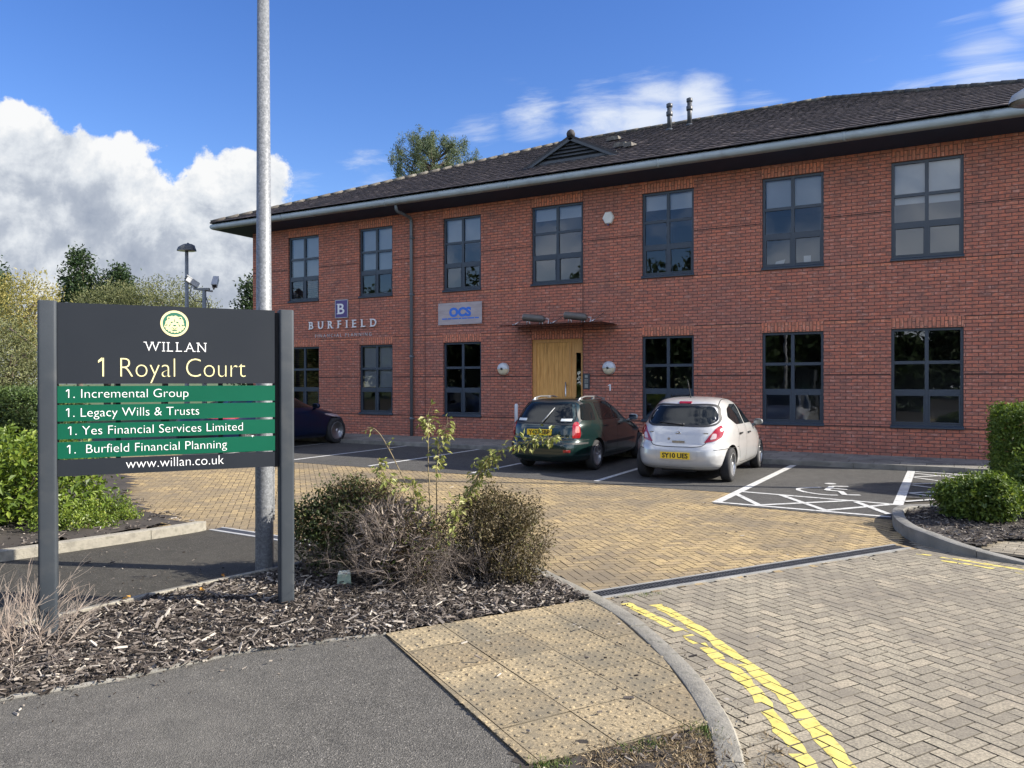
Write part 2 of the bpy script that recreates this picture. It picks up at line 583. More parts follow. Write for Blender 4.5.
def foliage(name, blobs, clumps, per, leaf, cr, mat_, parent=None, seed=1, shell=0.33, up=0.35, box=False, aspect=0.5, zmin=None, fuzz=0.8, twist=1.0):
    rng = np.random.default_rng(seed)
    P, out, ty = foliage_points(blobs, clumps, per, cr, rng, shell, box)
    if zmin is not None:
        P[:, 2] = np.maximum(P[:, 2], zmin + rng.random(len(P)) * .05)
    n = len(P)
    D = unit(out * 0.7 + rng.normal(size=(n, 3)) * fuzz * twist + np.array([0, 0, .1]))
    N = unit(out * .5 + rng.normal(size=(n, 3)) * .6 + np.array([0, 0, up * 2]))
    s = leaf * rng.uniform(.6, 1.3, n)
    V, F = leaf_arrays(P - D * s[:, None] * .5, D, N, s, aspect)
    t = np.clip(ty * .55 + rng.random(n) * .45, 0, 1)
    return np_mesh(name, V, F, mat_, parent, np.concatenate([t, t]))


def twigs(mb, base, direction, length, rad, depth, rng, spread=.6, n=3, mi=0, sides=4, grav=0.0, wob=.25, short=.66):
    p = Vector(base); d = Vector(direction).normalized()
    pts = [p.copy()]; seg = 4
    for i in range(seg):
        d = (d + Vector((rng.uniform(-wob, wob), rng.uniform(-wob, wob), rng.uniform(-wob, wob) - grav))).normalized()
        p = p + d * length / seg
        pts.append(p.copy())
    rr = [rad * (1 - .55 * i / seg) for i in range(seg + 1)]
    mb.tube(pts, rr, sides, mi, cap=False)
    if depth > 0:
        for i in range(n):
            k_ = rng.uniform(.35, 1.0) * seg
            q = pts[min(int(k_), seg)]
            nd = (d + Vector((rng.uniform(-1, 1), rng.uniform(-1, 1), rng.uniform(-.6, 1))) * spread).normalized()
            twigs(mb, q, nd, length * rng.uniform(short - .16, short + .14), rad * .55, depth - 1, rng, spread, n, mi, sides, grav, wob, short)
    return pts


def at(px, depth, z=0.0):
    """ground position at a bearing and a distance ahead of the viewer"""
    y = R(YAW)
    return Vector((math.sin(y), math.cos(y), 0)) * depth + Vector((math.cos(y), -math.sin(y), 0)) * ((px - 512) / 769 * depth) + Vector((0, 0, z))


def text_mesh(string, bold=0.0, extrude=0.0, spacing=1.0):
    cu = bpy.data.curves.new('lettering', 'FONT')
    cu.body = string
    cu.size = 1.0
    cu.offset = bold
    cu.extrude = extrude
    cu.space_character = spacing
    cu.resolution_u = 4
    o = bpy.data.objects.new('lettering', cu)
    COL.objects.link(o)
    C.view_layer.update()
    me = bpy.data.meshes.new_from_object(o.evaluated_get(C.evaluated_depsgraph_get()))
    bpy.data.objects.remove(o)
    bpy.data.curves.remove(cu)
    return me


CAP = None


def flag_one(me):
    """the built-in face draws 1 as a bare stem: give it its flag"""
    m1 = text_mesh('1')
    xs = [v.co.x for v in m1.vertices]; ys = [v.co.y for v in m1.vertices]
    bpy.data.meshes.remove(m1)
    x0, x1, y1 = min(xs), max(xs), max(ys)
    w = x1 - x0
    bm = bmesh.new(); bm.from_mesh(me)
    out = [(x0 - w * 1.35, y1 - w * 1.15), (x0 - w * 1.35, y1 - w * 2.0), (x0 + w * .05, y1 - w * 1.15), (x0 + w * .05, y1 - w * .02)]
    a = [bm.verts.new((x, y, .0995)) for x, y in out]; b = [bm.verts.new((x, y, -.0995)) for x, y in out]
    bm.faces.new(a); bm.faces.new(b[::-1])
    for i in range(4):
        bm.faces.new((a[i], b[i], b[(i + 1) % 4], a[(i + 1) % 4]))
    bm.to_mesh(me); bm.free()



def lettering(name, string, mat_, parent, x0, x1, base, cap, y, bold=0.0, thick=0.004, spacing=1.0, serif=0.0):
    """writing on a vertical face that looks towards -y: left x0, right x1, baseline, cap height"""
    global CAP
    if CAP is None:
        m0 = text_mesh('H'); CAP = max(v.co.y for v in m0.vertices); bpy.data.meshes.remove(m0)
    me = text_mesh(string, bold, 0.1, spacing)
    if string.startswith('1'):
        flag_one(me)
    xs = [v.co.x for v in me.vertices]
    a, b = min(xs), max(xs)
    sx = (x1 - x0) / (b - a); sz = cap / CAP
    for v in me.vertices:
        v.co = (x0 + (v.co.x - a) * sx, y - (v.co.z + .1) / .2 * thick, base + v.co.y * sz)
    me.materials.clear(); me.materials.append(mat_)
    me.name = name
    return link(name, me, parent)


SERIF = {'W': [(0, 1), (.5, 1), (1, 1)], 'I': [(.5, 1), (.5, 0)], 'L': [(.08, 1), (.08, 0)], 'A': [(0, 0), (1, 0)], 'N': [(.04, 1), (.08, 0), (.92, 1)],
         'B': [(.06, 1), (.06, 0)], 'U': [(.09, 1), (.91, 1)], 'R': [(.06, 1), (.08, 0), (.95, 0)], 'F': [(.08, 1), (.08, 0)], 'E': [(.06, 1), (.06, 0)], 'D': [(.06, 1), (.06, 0)],
         '1': [(.7, 0)]}


def serif_word(name, word, mat_, parent, x0, x1, base, cap, y, thick=0.004, gap=0.35, bold=0.0, sw=.30, narrow=1.0):
    """spaced serif capitals: each letter set by itself, with small slab serifs"""
    mb = MB()
    ms = []
    for ch in word:
        me = text_mesh(ch, bold, 0.1)
        xs = [v.co.x for v in me.vertices]; zs = [v.co.y for v in me.vertices]
        ms.append((ch, me, min(xs), max(xs), min(zs), max(zs)))
    tot = sum(m[3] - m[2] for m in ms) + gap * (len(ms) - 1)
    sx = (x1 - x0) / tot
    x = x0
    for ch, me, a, b, z0, z1 in ms:
        w = (b - a) * sx
        vs = [(x + (v.co.x - a) * sx, y - (v.co.z + .1) / .2 * thick, base + (v.co.y - z0) / (z1 - z0) * cap) for v in me.vertices]
        mb.add(vs, [tuple(p.vertices) for p in me.polygons])
        for fx, top in SERIF.get(ch, []):
            cx = x + fx * w; hw = cap * sw * .5; hz = cap * .04
            cz = base + (cap - hz if top else hz)
            mb.box(cx - hw, cx + hw, y - thick * 1.12, y - thick * .02, cz - hz, cz + hz)
        x += w + gap * sx
        bpy.data.meshes.remove(me)
    return mb.build(name, mat_, parent)

# ------------------------------------------------------------------ ground
D = 18.184          # the facade stands at y = D


def inpoly(px, py, poly):
    inside = np.zeros(len(px), bool)
    n = len(poly)
    for i in range(n):
        x1, y1 = poly[i]; x2, y2 = poly[(i + 1) % n]
        c = ((y1 > py) != (y2 > py))
        with np.errstate(divide='ignore', invalid='ignore'):
            xi = (x2 - x1) * (py - y1) / (y2 - y1 + 1e-12) + x1
        inside ^= c & (px < xi)
    return inside


def block_mat(name, stops, stain, s_scale=0.6):
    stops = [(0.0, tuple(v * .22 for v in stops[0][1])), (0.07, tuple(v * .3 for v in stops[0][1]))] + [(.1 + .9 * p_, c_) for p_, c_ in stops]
    m = tint_mat(name, stops, rough=0.88, spec=0.25, bump=0.6, bscale=160, speck=(0.85, 75))
    k = NT(m.node_tree)
    p = m.node_tree.nodes['Principled BSDF']
    src = p.inputs['Base Color'].links[0].from_socket
    co = k.n('ShaderNodeTexCoord').outputs['Object']
    a = k.smooth(k.noise(co, s_scale, 6, 0.65), 0.40, 0.68)
    b = k.smooth(k.noise(co, s_scale * 5, 6, 0.7), 0.45, 0.75)
    c = k.mixc(k.m('MULTIPLY', a, 0.95), src, stain)
    c = k.mixc(k.m('MULTIPLY', b, 0.75), c, stain)
    fine_ = k.noise(co, s_scale * 22, 5, 0.75)
    c = k.mixc(k.m('MULTIPLY', k.smooth(fine_, 0.5, 0.75), 0.5), c, tuple(v * .75 for v in stain))
    w = k.n('ShaderNodeTexVoronoi'); w.inputs['Scale'].default_value = 5.5; k.l(co, w.inputs['Vector'])
    blot = k.m('MULTIPLY', k.smooth(w.outputs['Distance'], 0.10, 0.05), k.smooth(k.noise(co, 1.3, 3), 0.52, 0.62))
    c = k.mixc(k.m('MULTIPLY', blot, 0.75), c, (0.42, 0.39, 0.35))
    k.l(c, p.inputs['Base Color'])
    return m


def blocks_herringbone(poly, a, ang, origin=(0, 0)):
    xs = np.array([p[0] for p in poly]); ys = np.array([p[1] for p in poly])
    c, s = math.cos(ang), math.sin(ang)
    lx = (xs - origin[0]) * c + (ys - origin[1]) * s; ly = -(xs - origin[0]) * s + (ys - origin[1]) * c
    i0, i1 = int(lx.min() / a) - 3, int(lx.max() / a) + 3
    j0, j1 = int(ly.min() / a) - 3, int(ly.max() / a) + 3
    I, J = np.meshgrid(np.arange(i0, i1), np.arange(j0, j1), indexing='ij')
    I, J = I.ravel(), J.ravel()
    k_ = (I - J) % 4
    h = k_ == 0; v = k_ == 2
    cx = np.concatenate([(I[h] + 1.0), (I[v] + 0.5)]) * a
    cy = np.concatenate([(J[h] + 0.5), J[v] + 0.0]) * a
    hu = np.concatenate([np.full(h.sum(), a), np.full(v.sum(), a / 2)])
    hv = np.concatenate([np.full(h.sum(), a / 2), np.full(v.sum(), a)])
    return local_blocks(poly, cx, cy, hu, hv, c, s, origin)


def blocks_running(poly, bl, bw, ang, origin=(0, 0)):
    xs = np.array([p[0] for p in poly]); ys = np.array([p[1] for p in poly])
    c, s = math.cos(ang), math.sin(ang)
    lx = (xs - origin[0]) * c + (ys - origin[1]) * s; ly = -(xs - origin[0]) * s + (ys - origin[1]) * c
    I, J = np.meshgrid(np.arange(int(lx.min() / bl) - 3, int(lx.max() / bl) + 3), np.arange(int(ly.min() / bw) - 3, int(ly.max() / bw) + 3), indexing='ij')
    I, J = I.ravel(), J.ravel()
    cx = (I + 0.5 * (J % 2)) * bl; cy = J * bw
    return local_blocks(poly, cx, cy, np.full(len(cx), bl / 2), np.full(len(cx), bw / 2), c, s, origin)


def local_blocks(poly, cx, cy, hu, hv, c, s, origin):
    wx = cx * c - cy * s + origin[0]; wy = cx * s + cy * c + origin[1]
    keep = inpoly(wx, wy, poly)
    return wx[keep], wy[keep], hu[keep], hv[keep], c, s


def paving(name, blocks, mat_, joint=0.0035, bevel=0.0012, z=0.0, seed=3, drop=0.007, holes=()):
    wx, wy, hu, hv, c, s = blocks
    ok = np.ones(len(wx), bool)
    for h in holes:
        ok &= ~inpoly(wx, wy, h)
    wx, wy, hu, hv = wx[ok], wy[ok], hu[ok], hv[ok]
    rng = np.random.default_rng(seed)
    n = len(wx)
    zz = z + rng.normal(size=n) * 0.0007
    tl = rng.normal(size=(n, 2)) * 0.0022
    V = np.zeros((n, 8, 3))
    for i, (u, v) in enumerate(((-1, -1), (1, -1), (1, 1), (-1, 1))):
        for lay in (0, 1):
            inset = joint / 2 + (bevel if lay == 0 else 0)
            du = u * (hu - inset) + rng.normal(size=n) * 0.0008; dv = v * (hv - inset) + rng.normal(size=n) * 0.0008
            V[:, i + 4 * lay, 0] = wx + du * c - dv * s
            V[:, i + 4 * lay, 1] = wy + du * s + dv * c
            V[:, i + 4 * lay, 2] = zz + du * tl[:, 0] + dv * tl[:, 1] - (drop if lay else 0)
    b = np.arange(n)[:, None] * 8
    quads = [(0, 1, 2, 3), (0, 4, 5, 1), (1, 5, 6, 2), (2, 6, 7, 3), (3, 7, 4, 0)]
    F = np.concatenate([b + np.array(q) for q in quads])
    t = rng.random(n)
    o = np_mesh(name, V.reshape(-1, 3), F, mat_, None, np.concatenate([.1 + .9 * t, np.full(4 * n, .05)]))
    return kind(o, 'structure'), V[:, :4, :]


m_soil = mat('earth', (0.026, 0.021, 0.017), (0.05, 0.041, 0.032), 3, 0.95, 0.6, 30)
m_turf = mat('turf', (0.045, 0.07, 0.02), (0.075, 0.10, 0.03), 0.8, 0.95, 0.5, 12)
m_joint = mat('joint_sand', (0.028, 0.024, 0.018), (0.06, 0.05, 0.033), 9, 0.95, 0.4, 120)
m_tarmac = asphalt_mat('car_park_tarmac', (0.042, 0.0415, 0.040), (0.080, 0.078, 0.074), (0.095, 0.092, 0.087), (0.18, 0.175, 0.165))
m_path = asphalt_mat('footpath_tarmac', (0.053, 0.050, 0.044), (0.116, 0.110, 0.098), (0.132, 0.125, 0.110), (0.23, 0.215, 0.19))
m_white = mat('road_paint_white', (0.56, 0.56, 0.54), (0.44, 0.44, 0.42), 7, 0.7, 0.3, 80, c3=(0.22, 0.22, 0.21), s3=16)
m_yellow = mat('road_paint_yellow', (0.54, 0.44, 0.11), (0.62, 0.52, 0.15), 9, 0.65, 0.3, 90, c3=(0.40, 0.32, 0.09), s3=26)
m_conc = mat('kerb_concrete', (0.20, 0.185, 0.15), (0.33, 0.305, 0.25), 9, 0.9, 0.8, 70, c3=(0.14, 0.132, 0.10), s3=9, detail=9)
m_conc_d = mat('kerb_concrete_dark', (0.17, 0.163, 0.143), (0.28, 0.266, 0.233), 6, 0.9, 0.6, 90, c3=(0.12, 0.115, 0.10), s3=3)
m_slab = mat('pavement_slab', (0.15, 0.145, 0.135), (0.24, 0.23, 0.21), 4, 0.9, 0.4, 80, c3=(0.11, 0.10, 0.095), s3=1.2)

g = MB(); g.sheet([(-600, -600), (600, -600), (600, 900), (-600, 900)], -0.03)
kind(g.build('ground', m_turf), 'structure')
g = MB(); g.sheet([(-45, -25), (30, -25), (30, 16.2), (-45, 16.2)], -0.007)
kind(g.build('joint_bed', m_joint), 'structure')

KERB_IN = [(-4.15, 6.42), (-3.55, 6.28), (-2.92, 5.83), (-2.06, 5.17), (-1.46, 4.48), (-1.12, 3.96), (-0.92, 3.55), (-0.76, 3.0), (-0.66, 2.3), (-0.62, 1.2), (-0.6, -4)]
def offset_line(pts, d):
    out = []
    for i, p in enumerate(pts):
        a = Vector(pts[max(i - 1, 0)]); b = Vector(pts[min(i + 1, len(pts) - 1)])
        t = (b - a).normalized()
        out.append((p[0] - t.y * d, p[1] + t.x * d))
    return out
def fine_line(pts, step=0.12):
    """smooth curve through points"""
    P = [Vector((p[0], p[1])) for p in pts]
    out = []
    for i in range(len(P) - 1):
        p0 = P[max(i - 1, 0)]; p1 = P[i]; p2 = P[i + 1]; p3 = P[min(i + 2, len(P) - 1)]
        n = max(1, int((p2 - p1).length / step))
        for j in range(n):
            t = j / n
            q = 0.5 * ((2 * p1) + (p2 - p0) * t + (2 * p0 - 5 * p1 + 4 * p2 - p3) * t * t + (3 * p1 - p0 - 3 * p2 + p3) * t ** 3)
            out.append((q.x, q.y))
    out.append((P[-1].x, P[-1].y))
    return out
def kerb(name, inner, width, z, mat_, unit_len=0.9, z0=-0.03, roll=0.012, prof=None):
    """kerb stones laid along a line, with a narrow joint between stones and a worn arris"""
    L = fine_line(inner, 0.05)
    mb = MB()
    acc = 0.0; seg = [L[0]]; segs = []
    for a, b in zip(L, L[1:]):
        acc += math.dist(a, b); seg.append(b)
        if acc >= unit_len:
            segs.append(seg); seg = [b]; acc = 0
    if len(seg) > 1:
        segs.append(seg)
    tot = sum(math.dist(a, b) for a, b in zip(L, L[1:])); run = 0.0
    for sg in segs:
        o1 = offset_line(sg, width)
        n = len(sg)
        vs = []; fs = []
        dz = random.uniform(-.003, .003)
        for i in range(n):
            a = Vector((*sg[i], 0)); b = Vector((*o1[i], 0))
            if i == 0: pass
            else: run += math.dist(sg[i - 1], sg[i])
            zz = (z if not callable(z) else z(run / tot)) + dz
            sh = 0.003
            e = (b - a).normalized()
            f = Vector((-e.y, e.x, 0)) * (sh if i == 0 else (-sh if i == n - 1 else 0)) * -1
            r_ = min(roll, max(zz * .6, .002))
            vs += [a + f + Vector((0, 0, z0)), a + f + Vector((0, 0, zz - r_ * .3)), a + e * r_ * .4 + f + Vector((0, 0, zz)), b - e * r_ + f + Vector((0, 0, zz)), b + f + Vector((0, 0, zz - r_)), b + f + Vector((0, 0, z0))]
        for i in range(n - 1):
            for j in range(5):
                fs.append((i * 6 + j, (i + 1) * 6 + j, (i + 1) * 6 + j + 1, i * 6 + j + 1))
        fs.append(tuple(range(6))); fs.append(tuple((n - 1) * 6 + j for j in range(5, -1, -1)))
        mb.add(vs, fs)
    return kind(mb.build(name, mat_, recalc=True, sharp=40), 'structure')

KL = fine_line(KERB_IN, 0.1)
kerb('road_kerb', KERB_IN, 0.125, 0.022, m_conc)
KERB_OUT = offset_line(KL, 0.125)

# brick drain at the road / forecourt junction runs between these two points
DR0, DR1 = Vector((-2.30, 5.50)), Vector((-0.27, 8.66))
dt = (DR1 - DR0).normalized(); dn = Vector((-dt.y, dt.x))     # dn points to the forecourt

ISL_OLD = [(-0.43, 12.6), (-0.46, 11.4), (-0.49, 10.4), (-0.48, 9.95), (-0.40, 9.5), (-0.24, 9.05), (0.0, 8.74), (0.3, 8.52), (0.75, 8.36), (1.6, 8.1), (3.0, 7.7), (6.0, 7.0)]
road_poly = [(p[0], p[1]) for p in KERB_OUT if p[1] > -2.2 and p[1] < 5.55] 
road_poly = [tuple(DR0)] + [(p[0] - .09, p[1] - .03) for p in road_poly if p[1] < 5.5] + [(6, -2.2), (6, 7.05), (3.0, 7.75), (1.6, 8.15), (0.75, 8.42), (0.3, 8.6), (0.0, 8.8), (-0.24, 9.1), tuple(DR1)]
m_road = block_mat('road_blocks', [(0.0, (0.235, 0.207, 0.157)), (0.3, (0.28, 0.247, 0.185)), (0.7, (0.315, 0.277, 0.205)), (1.0, (0.365, 0.312, 0.228))], (0.165, 0.145, 0.115), 0.55)
road_obj, ROAD_TOPS = paving('road', blocks_herringbone(road_poly, 0.084, R(57.3), (0.02, 0.01)), m_road, joint=0.0065, seed=5)
# a course of dark channel blocks beside the kerb
m_chan = block_mat('channel_blocks', [(0, (0.10, 0.092, 0.08)), (1, (0.175, 0.16, 0.14))], (0.085, 0.078, 0.068), 1.0)

m_buff = block_mat('forecourt_blocks', [(0.0, (0.24, 0.182, 0.105)), (0.2, (0.315, 0.235, 0.125)), (0.6, (0.375, 0.28, 0.143)), (0.88, (0.44, 0.325, 0.165)), (1.0, (0.27, 0.205, 0.125))], (0.165, 0.135, 0.095), 0.6)
TARMAC_STRIP = [(-7.22, 5.90), (-7.67, 3.9), (-8.8, 0.8), (-9.5, -6), (-7.0, -6), (-6.2, 0.6), (-5.52, 2.6), (-5.40, 3.5), (-5.30, 4.2), (-5.12, 5.0), (-5.0, 6.1)]
BED = [(-5.45, 3.1), (-5.36, 3.6), (-5.27, 4.25), (-5.10, 5.0), (-4.95, 6.0), (-4.6, 6.42), (-4.15, 6.42), (-3.55, 6.28), (-2.92, 5.83), (-2.34, 5.42), (-3.2, 4.02), (-3.76, 3.31), (-4.01, 2.69), (-4.3, 2.21), (-4.75, 1.3), (-5.3, 0.3), (-6.2, 0.6), (-5.75, 1.9)]
HBED = [(-7.32, 5.90), (-7.72, 3.9), (-8.8, 0.8), (-14, -2), (-20, 2), (-19, 9.0), (-13.5, 8.9), (-11.3, 8.0), (-9.7, 6.75), (-8.5, 6.2)]
buff_poly = [tuple(DR0), tuple(DR1), (-0.46, 9.9), (-0.50, 10.42), (-2.70, 10.56), (-2.70, 11.72), (-30, 11.90), (-30, 7.5), (-19, 8.6), (-13.5, 8.5), (-11.3, 7.6), (-9.7, 6.35), (-8.5, 5.8), (-7.3, 5.8), (-5.0, 5.9), (-4.6, 6.42), (-4.0, 6.5), (-2.92, 5.95)]
forecourt, _ = paving('forecourt', blocks_herringbone(buff_poly, 0.088, R(45), (0.3, 0.1)), m_buff, joint=0.0065, seed=8)

# tarmac
g = MB()
g.sheet([(-30, 11.86), (-2.72, 11.68), (-2.72, 10.50), (-0.52, 10.36), (-0.47, 11.2), (-0.43, 12.4), (1.5, 12.4), (1.5, 16.14), (-30, 16.14)], 0.004)
g.sheet([(-30, 16.14), (-30, 11.86), (-45, 11.86), (-45, 16.14)], 0.004)
kind(g.build('car_park', m_tarmac), 'structure')
TACT = [(-3.20, 4.02), (-2.34, 5.42), (-2.06, 5.17), (-1.46, 4.48), (-1.12, 3.96), (-0.97, 3.72), (-1.56, 2.95)]
g = MB()
g.sheet([(-3.22, 4.03), (-3.77, 3.31), (-4.02, 2.69), (-4.31, 2.21), (-4.76, 1.3), (-5.31, 0.3), (-6.2, -0.9), (-9, -6), (2, -6), (-0.1, 1.2), (-0.75, 2.32), (-1.56, 2.95)], 0.005)
kind(g.build('footpath', m_path), 'structure')
g = MB(); g.sheet(TARMAC_STRIP, 0.008)
kind(g.build('side_path', asphalt_mat('side_path_tarmac', (0.028, 0.026, 0.021), (0.060, 0.056, 0.047), (0.072, 0.067, 0.056), (0.16, 0.15, 0.13))), 'structure')

# ---- blister paving: 400 mm flags with rows of domes
m_tact = block_mat('blister_flags', [(0.0, (0.245, 0.192, 0.118)), (0.35, (0.275, 0.217, 0.132)), (0.7, (0.31, 0.245, 0.148)), (1.0, (0.38, 0.30, 0.18))], (0.15, 0.131, 0.095), 1.5)
def blister():
    o = Vector((-3.20, 4.02)); u = Vector((0.86, 1.40)).normalized(); v = Vector((u.y, -u.x))
    V = []; F = []; T = []
    rng = random.Random(4)
    poly = [Vector(p) for p in TACT]
    npx = np.array
    for i in range(-1, 6):
        for j in range(-1, 7):
            for part in (0,):
                cx = o + u * (i * .4 + .2) + v * (j * .4 + .2)
                # clip the flag to the outline
                pl = [o + u * (i * .4 + a) + v * (j * .4 + b) for a, b in ((.003, .003), (.397, .003), (.397, .397), (.003, .397))]
                pl = clip_poly(pl, poly)
                if len(pl) < 3:
                    continue
                t = .1 + .9 * rng.random(); zz = 0.017 + rng.uniform(-.0015, .0015)
                b0 = len(V)
                ctr = sum(pl, Vector((0, 0))) / len(pl)
                for p in pl:
                    V.append((p.x, p.y, zz))
                for k_ in range(1, len(pl) - 1):
                    F.append((b0, b0 + k_, b0 + k_ + 1)); T.append(t)
                b1 = len(V)
                for p in pl:
                    V.append((p.x, p.y, -0.02))
                for k_ in range(len(pl)):
                    k2 = (k_ + 1) % len(pl)
                    F.append((b0 + k_, b1 + k_, b1 + k2)); F.append((b0 + k_, b1 + k2, b0 + k2)); T += [.05, .05]
                for a in range(6):
                    for b in range(6):
                        p = o + u * (i * .4 + .0333 + a * .0667) + v * (j * .4 + .0333 + b * .0667)
                        if not inside_convexish(p, poly):
                            continue
                        wear = rng.uniform(.6, 1.0)
                        rings = [(.0125, 0.0), (.0112, .0042 * wear), (.0065, .0062 * wear)]
                        s0 = len(V); n = 10
                        for r_, h in rings:
                            for q in range(n):
                                an = 2 * math.pi * q / n
                                V.append((p.x + r_ * math.cos(an), p.y + r_ * math.sin(an), zz + h))
                        V.append((p.x, p.y, zz + .0066 * wear))
                        tt = min(1, t + rng.uniform(-.05, .25))
                        for rr in range(2):
                            for q in range(n):
                                a0 = s0 + rr * n + q; a1 = s0 + rr * n + (q + 1) % n
                                F.append((a0, a1, a1 + n)); F.append((a0, a1 + n, a0 + n)); T += [tt, tt]
                        for q in range(n):
                            F.append((s0 + 2 * n + q, s0 + 2 * n + (q + 1) % n, s0 + 3 * n)); T.append(tt)
    o_ = np_mesh('tactile_pavement', np.array(V), np.array(F), m_tact, None, np.array(T))
    return kind(o_, 'structure')
def inside_convexish(p, poly):
    return bool(inpoly(np.array([p.x]), np.array([p.y]), [(q.x, q.y) for q in poly])[0])
def clip_poly(sub, clip):
    """Sutherland-Hodgman; clip is convex"""
    a = sum(clip[i].x * clip[(i + 1) % len(clip)].y - clip[(i + 1) % len(clip)].x * clip[i].y for i in range(len(clip)))
    if a < 0:
        clip = clip[::-1]
    out = list(sub)
    for i in range(len(clip)):
        A, B = clip[i], clip[(i + 1) % len(clip)]
        e = B - A
        inp = out; out = []
        for k_ in range(len(inp)):
            P, Q = inp[k_], inp[(k_ + 1) % len(inp)]
            dp = e.x * (P.y - A.y) - e.y * (P.x - A.x); dq = e.x * (Q.y - A.y) - e.y * (Q.x - A.x)
            if dp >= 0:
                out.append(P)
            if (dp >= 0) != (dq >= 0):
                out.append(P + (Q - P) * (dp / (dp - dq)))
        if not out:
            return []
    return out
blister()

# ---- painted lines
def line_sheet(mb, a, b, w, z=0.0085):
    a, b = Vector(a), Vector(b)
    t = (b - a).normalized(); n = Vector((-t.y, t.x)) * (w / 2)
    mb.sheet([tuple(a + n), tuple(a - n), tuple(b - n), tuple(b + n)], z)
for i, x in enumerate((-19.4, -17.0, -14.55, -12.12, -9.92, -7.5, -5.07)):
    mb = MB(); line_sheet(mb, (x + .03, 11.93), (x, 16.1), 0.095)
    kind(mb.build('bay_line', m_white), 'structure')
mb = MB(); line_sheet(mb, (-2.70, 10.62), (-2.55, 16.08), 0.12)
kind(mb.build('bay_line', m_white), 'structure')
mb = MB(); line_sheet(mb, (-0.50, 11.55), (-0.47, 16.08), 0.13)
kind(mb.build('bay_line', m_white), 'structure')
mb = MB()
zz = 0.0086
for a, b in [((-2.66, 11.86), (-0.50, 11.62)), ((-2.70, 10.66), (-0.53, 10.52)), ((-2.66, 11.60), (-2.14, 10.68)), ((-2.05, 11.78), (-1.28, 10.62)), ((-1.02, 11.60), (-0.56, 10.72)), ((-2.14, 10.66), (-1.05, 11.72)), ((-1.29, 10.64), (-0.55, 11.62))]:
    line_sheet(mb, a, b, 0.085, zz); zz += 0.0004
kind(mb.build('hatch_line', m_white), 'structure')
mb = MB(); zz = 0.0086
for a, b in [((-0.40, 15.98), (0.75, 15.9)), ((-0.40, 15.1), (0.45, 15.96)), ((-0.40, 15.7), (0.9, 14.9)), ((-0.40, 15.0), (0.9, 14.0)), ((-0.40, 14.05), (0.75, 15.0)), ((-0.40, 13.9), (0.9, 13.0)), ((-0.40, 12.9), (0.8, 14.0)), ((-0.40, 12.85), (0.5, 12.4)), ((-0.43, 11.95), (0.5, 13.0))]:
    line_sheet(mb, a, b, 0.075, zz); zz += 0.0004
kind(mb.build('hatch_line', m_white), 'structure')
# wheelchair symbol on the bay
mb = MB(); z0 = 0.0086
def stroke(pts, w, z):
    for a, b in zip(pts, pts[1:]):
        line_sheet(mb, a, b, w, z); z += 0.0003
    return z
arc = [(-1.64, 12.92), (-1.80, 12.80), (-1.93, 12.62), (-1.90, 12.42), (-1.76, 12.24), (-1.58, 12.13), (-1.42, 12.10), (-1.31, 12.14)]
z0 = stroke(arc, 0.07, z0)
z0 = stroke([(-1.27, 13.22), (-1.50, 13.14), (-1.52, 12.62), (-1.32, 12.58), (-1.22, 12.22), (-1.02, 12.30)], 0.085, z0)
z0 = stroke([(-1.54, 12.86), (-1.25, 12.82)], 0.07, z0 + 0.0003)
mb.sheet([(-1.56 + .09 * math.cos(a * .5236), 13.42 + .09 * math.sin(a * .5236)) for a in range(12)], z0 + .0003)
kind(mb.build('wheelchair_marking', m_white), 'structure')

# double yellow lines: paint lies on each block it crosses, worn off some of them
def yellow_line(pts, w, drop, seed):
    rng = random.Random(seed)
    L = [Vector(p) for p in fine_line(pts, 0.07)]
    mb = MB()
    quads = []
    off_prev = (0, 0)
    edge = []
    for i, p in enumerate(L):
        t = (L[min(i + 1, len(L) - 1)] - L[max(i - 1, 0)]).normalized(); n = Vector((-t.y, t.x))
        edge.append((p + n * (w / 2 + rng.uniform(-.015, .012)), p - n * (w / 2 + rng.uniform(-.015, .012))))
    xs = [p.x for p in L]; ys = [p.y for p in L]
    tops = ROAD_TOPS
    c = tops.mean(1)
    near = (c[:, 0] > min(xs) - .2) & (c[:, 0] < max(xs) + .2) & (c[:, 1] > min(ys) - .2) & (c[:, 1] < max(ys) + .2)
    for blk in tops[near]:
        ctr = Vector((blk[:, 0].mean(), blk[:, 1].mean()))
        if min((ctr - p).length for p in L) > 0.25:
            continue
        gone = rng.random() < drop
        pl0 = [Vector((q[0], q[1])) for q in blk]
        zt = blk[:, 2].max() + .0012
        ctr2 = ctr
        sh = rng.uniform(.985, 1.04)
        pl0 = [ctr2 + (q - ctr2) * sh for q in pl0]
        for (a, b), (c_, d) in zip(edge, edge[1:]):
            if gone or rng.random() < drop * .6 + .012:
                continue
            pl = clip_poly(pl0, [a, b, d, c_])
            if len(pl) >= 3:
                ar = abs(sum(pl[i].x * pl[(i + 1) % len(pl)].y - pl[(i + 1) % len(pl)].x * pl[i].y for i in range(len(pl)))) / 2
                if ar > 4e-5:
                    mb.sheet([tuple(q) for q in pl], zt)
    return kind(mb.build('yellow_line', m_yellow), 'structure')
YL = [(-2.08, 5.50), (-1.72, 5.22), (-1.40, 4.93), (-1.12, 4.61), (-0.93, 4.36), (-0.77, 4.06), (-0.62, 3.77), (-0.49, 3.52), (-0.36, 3.1), (-0.28, 2.5)]
YR = [(-1.87, 5.57), (-1.52, 5.25), (-1.26, 4.96), (-1.01, 4.66), (-0.79, 4.38), (-0.62, 4.12), (-0.47, 3.85), (-0.35, 3.60), (-0.22, 3.2), (-0.12, 2.6)]
yellow_line(YL, 0.085, 0.06, 6)
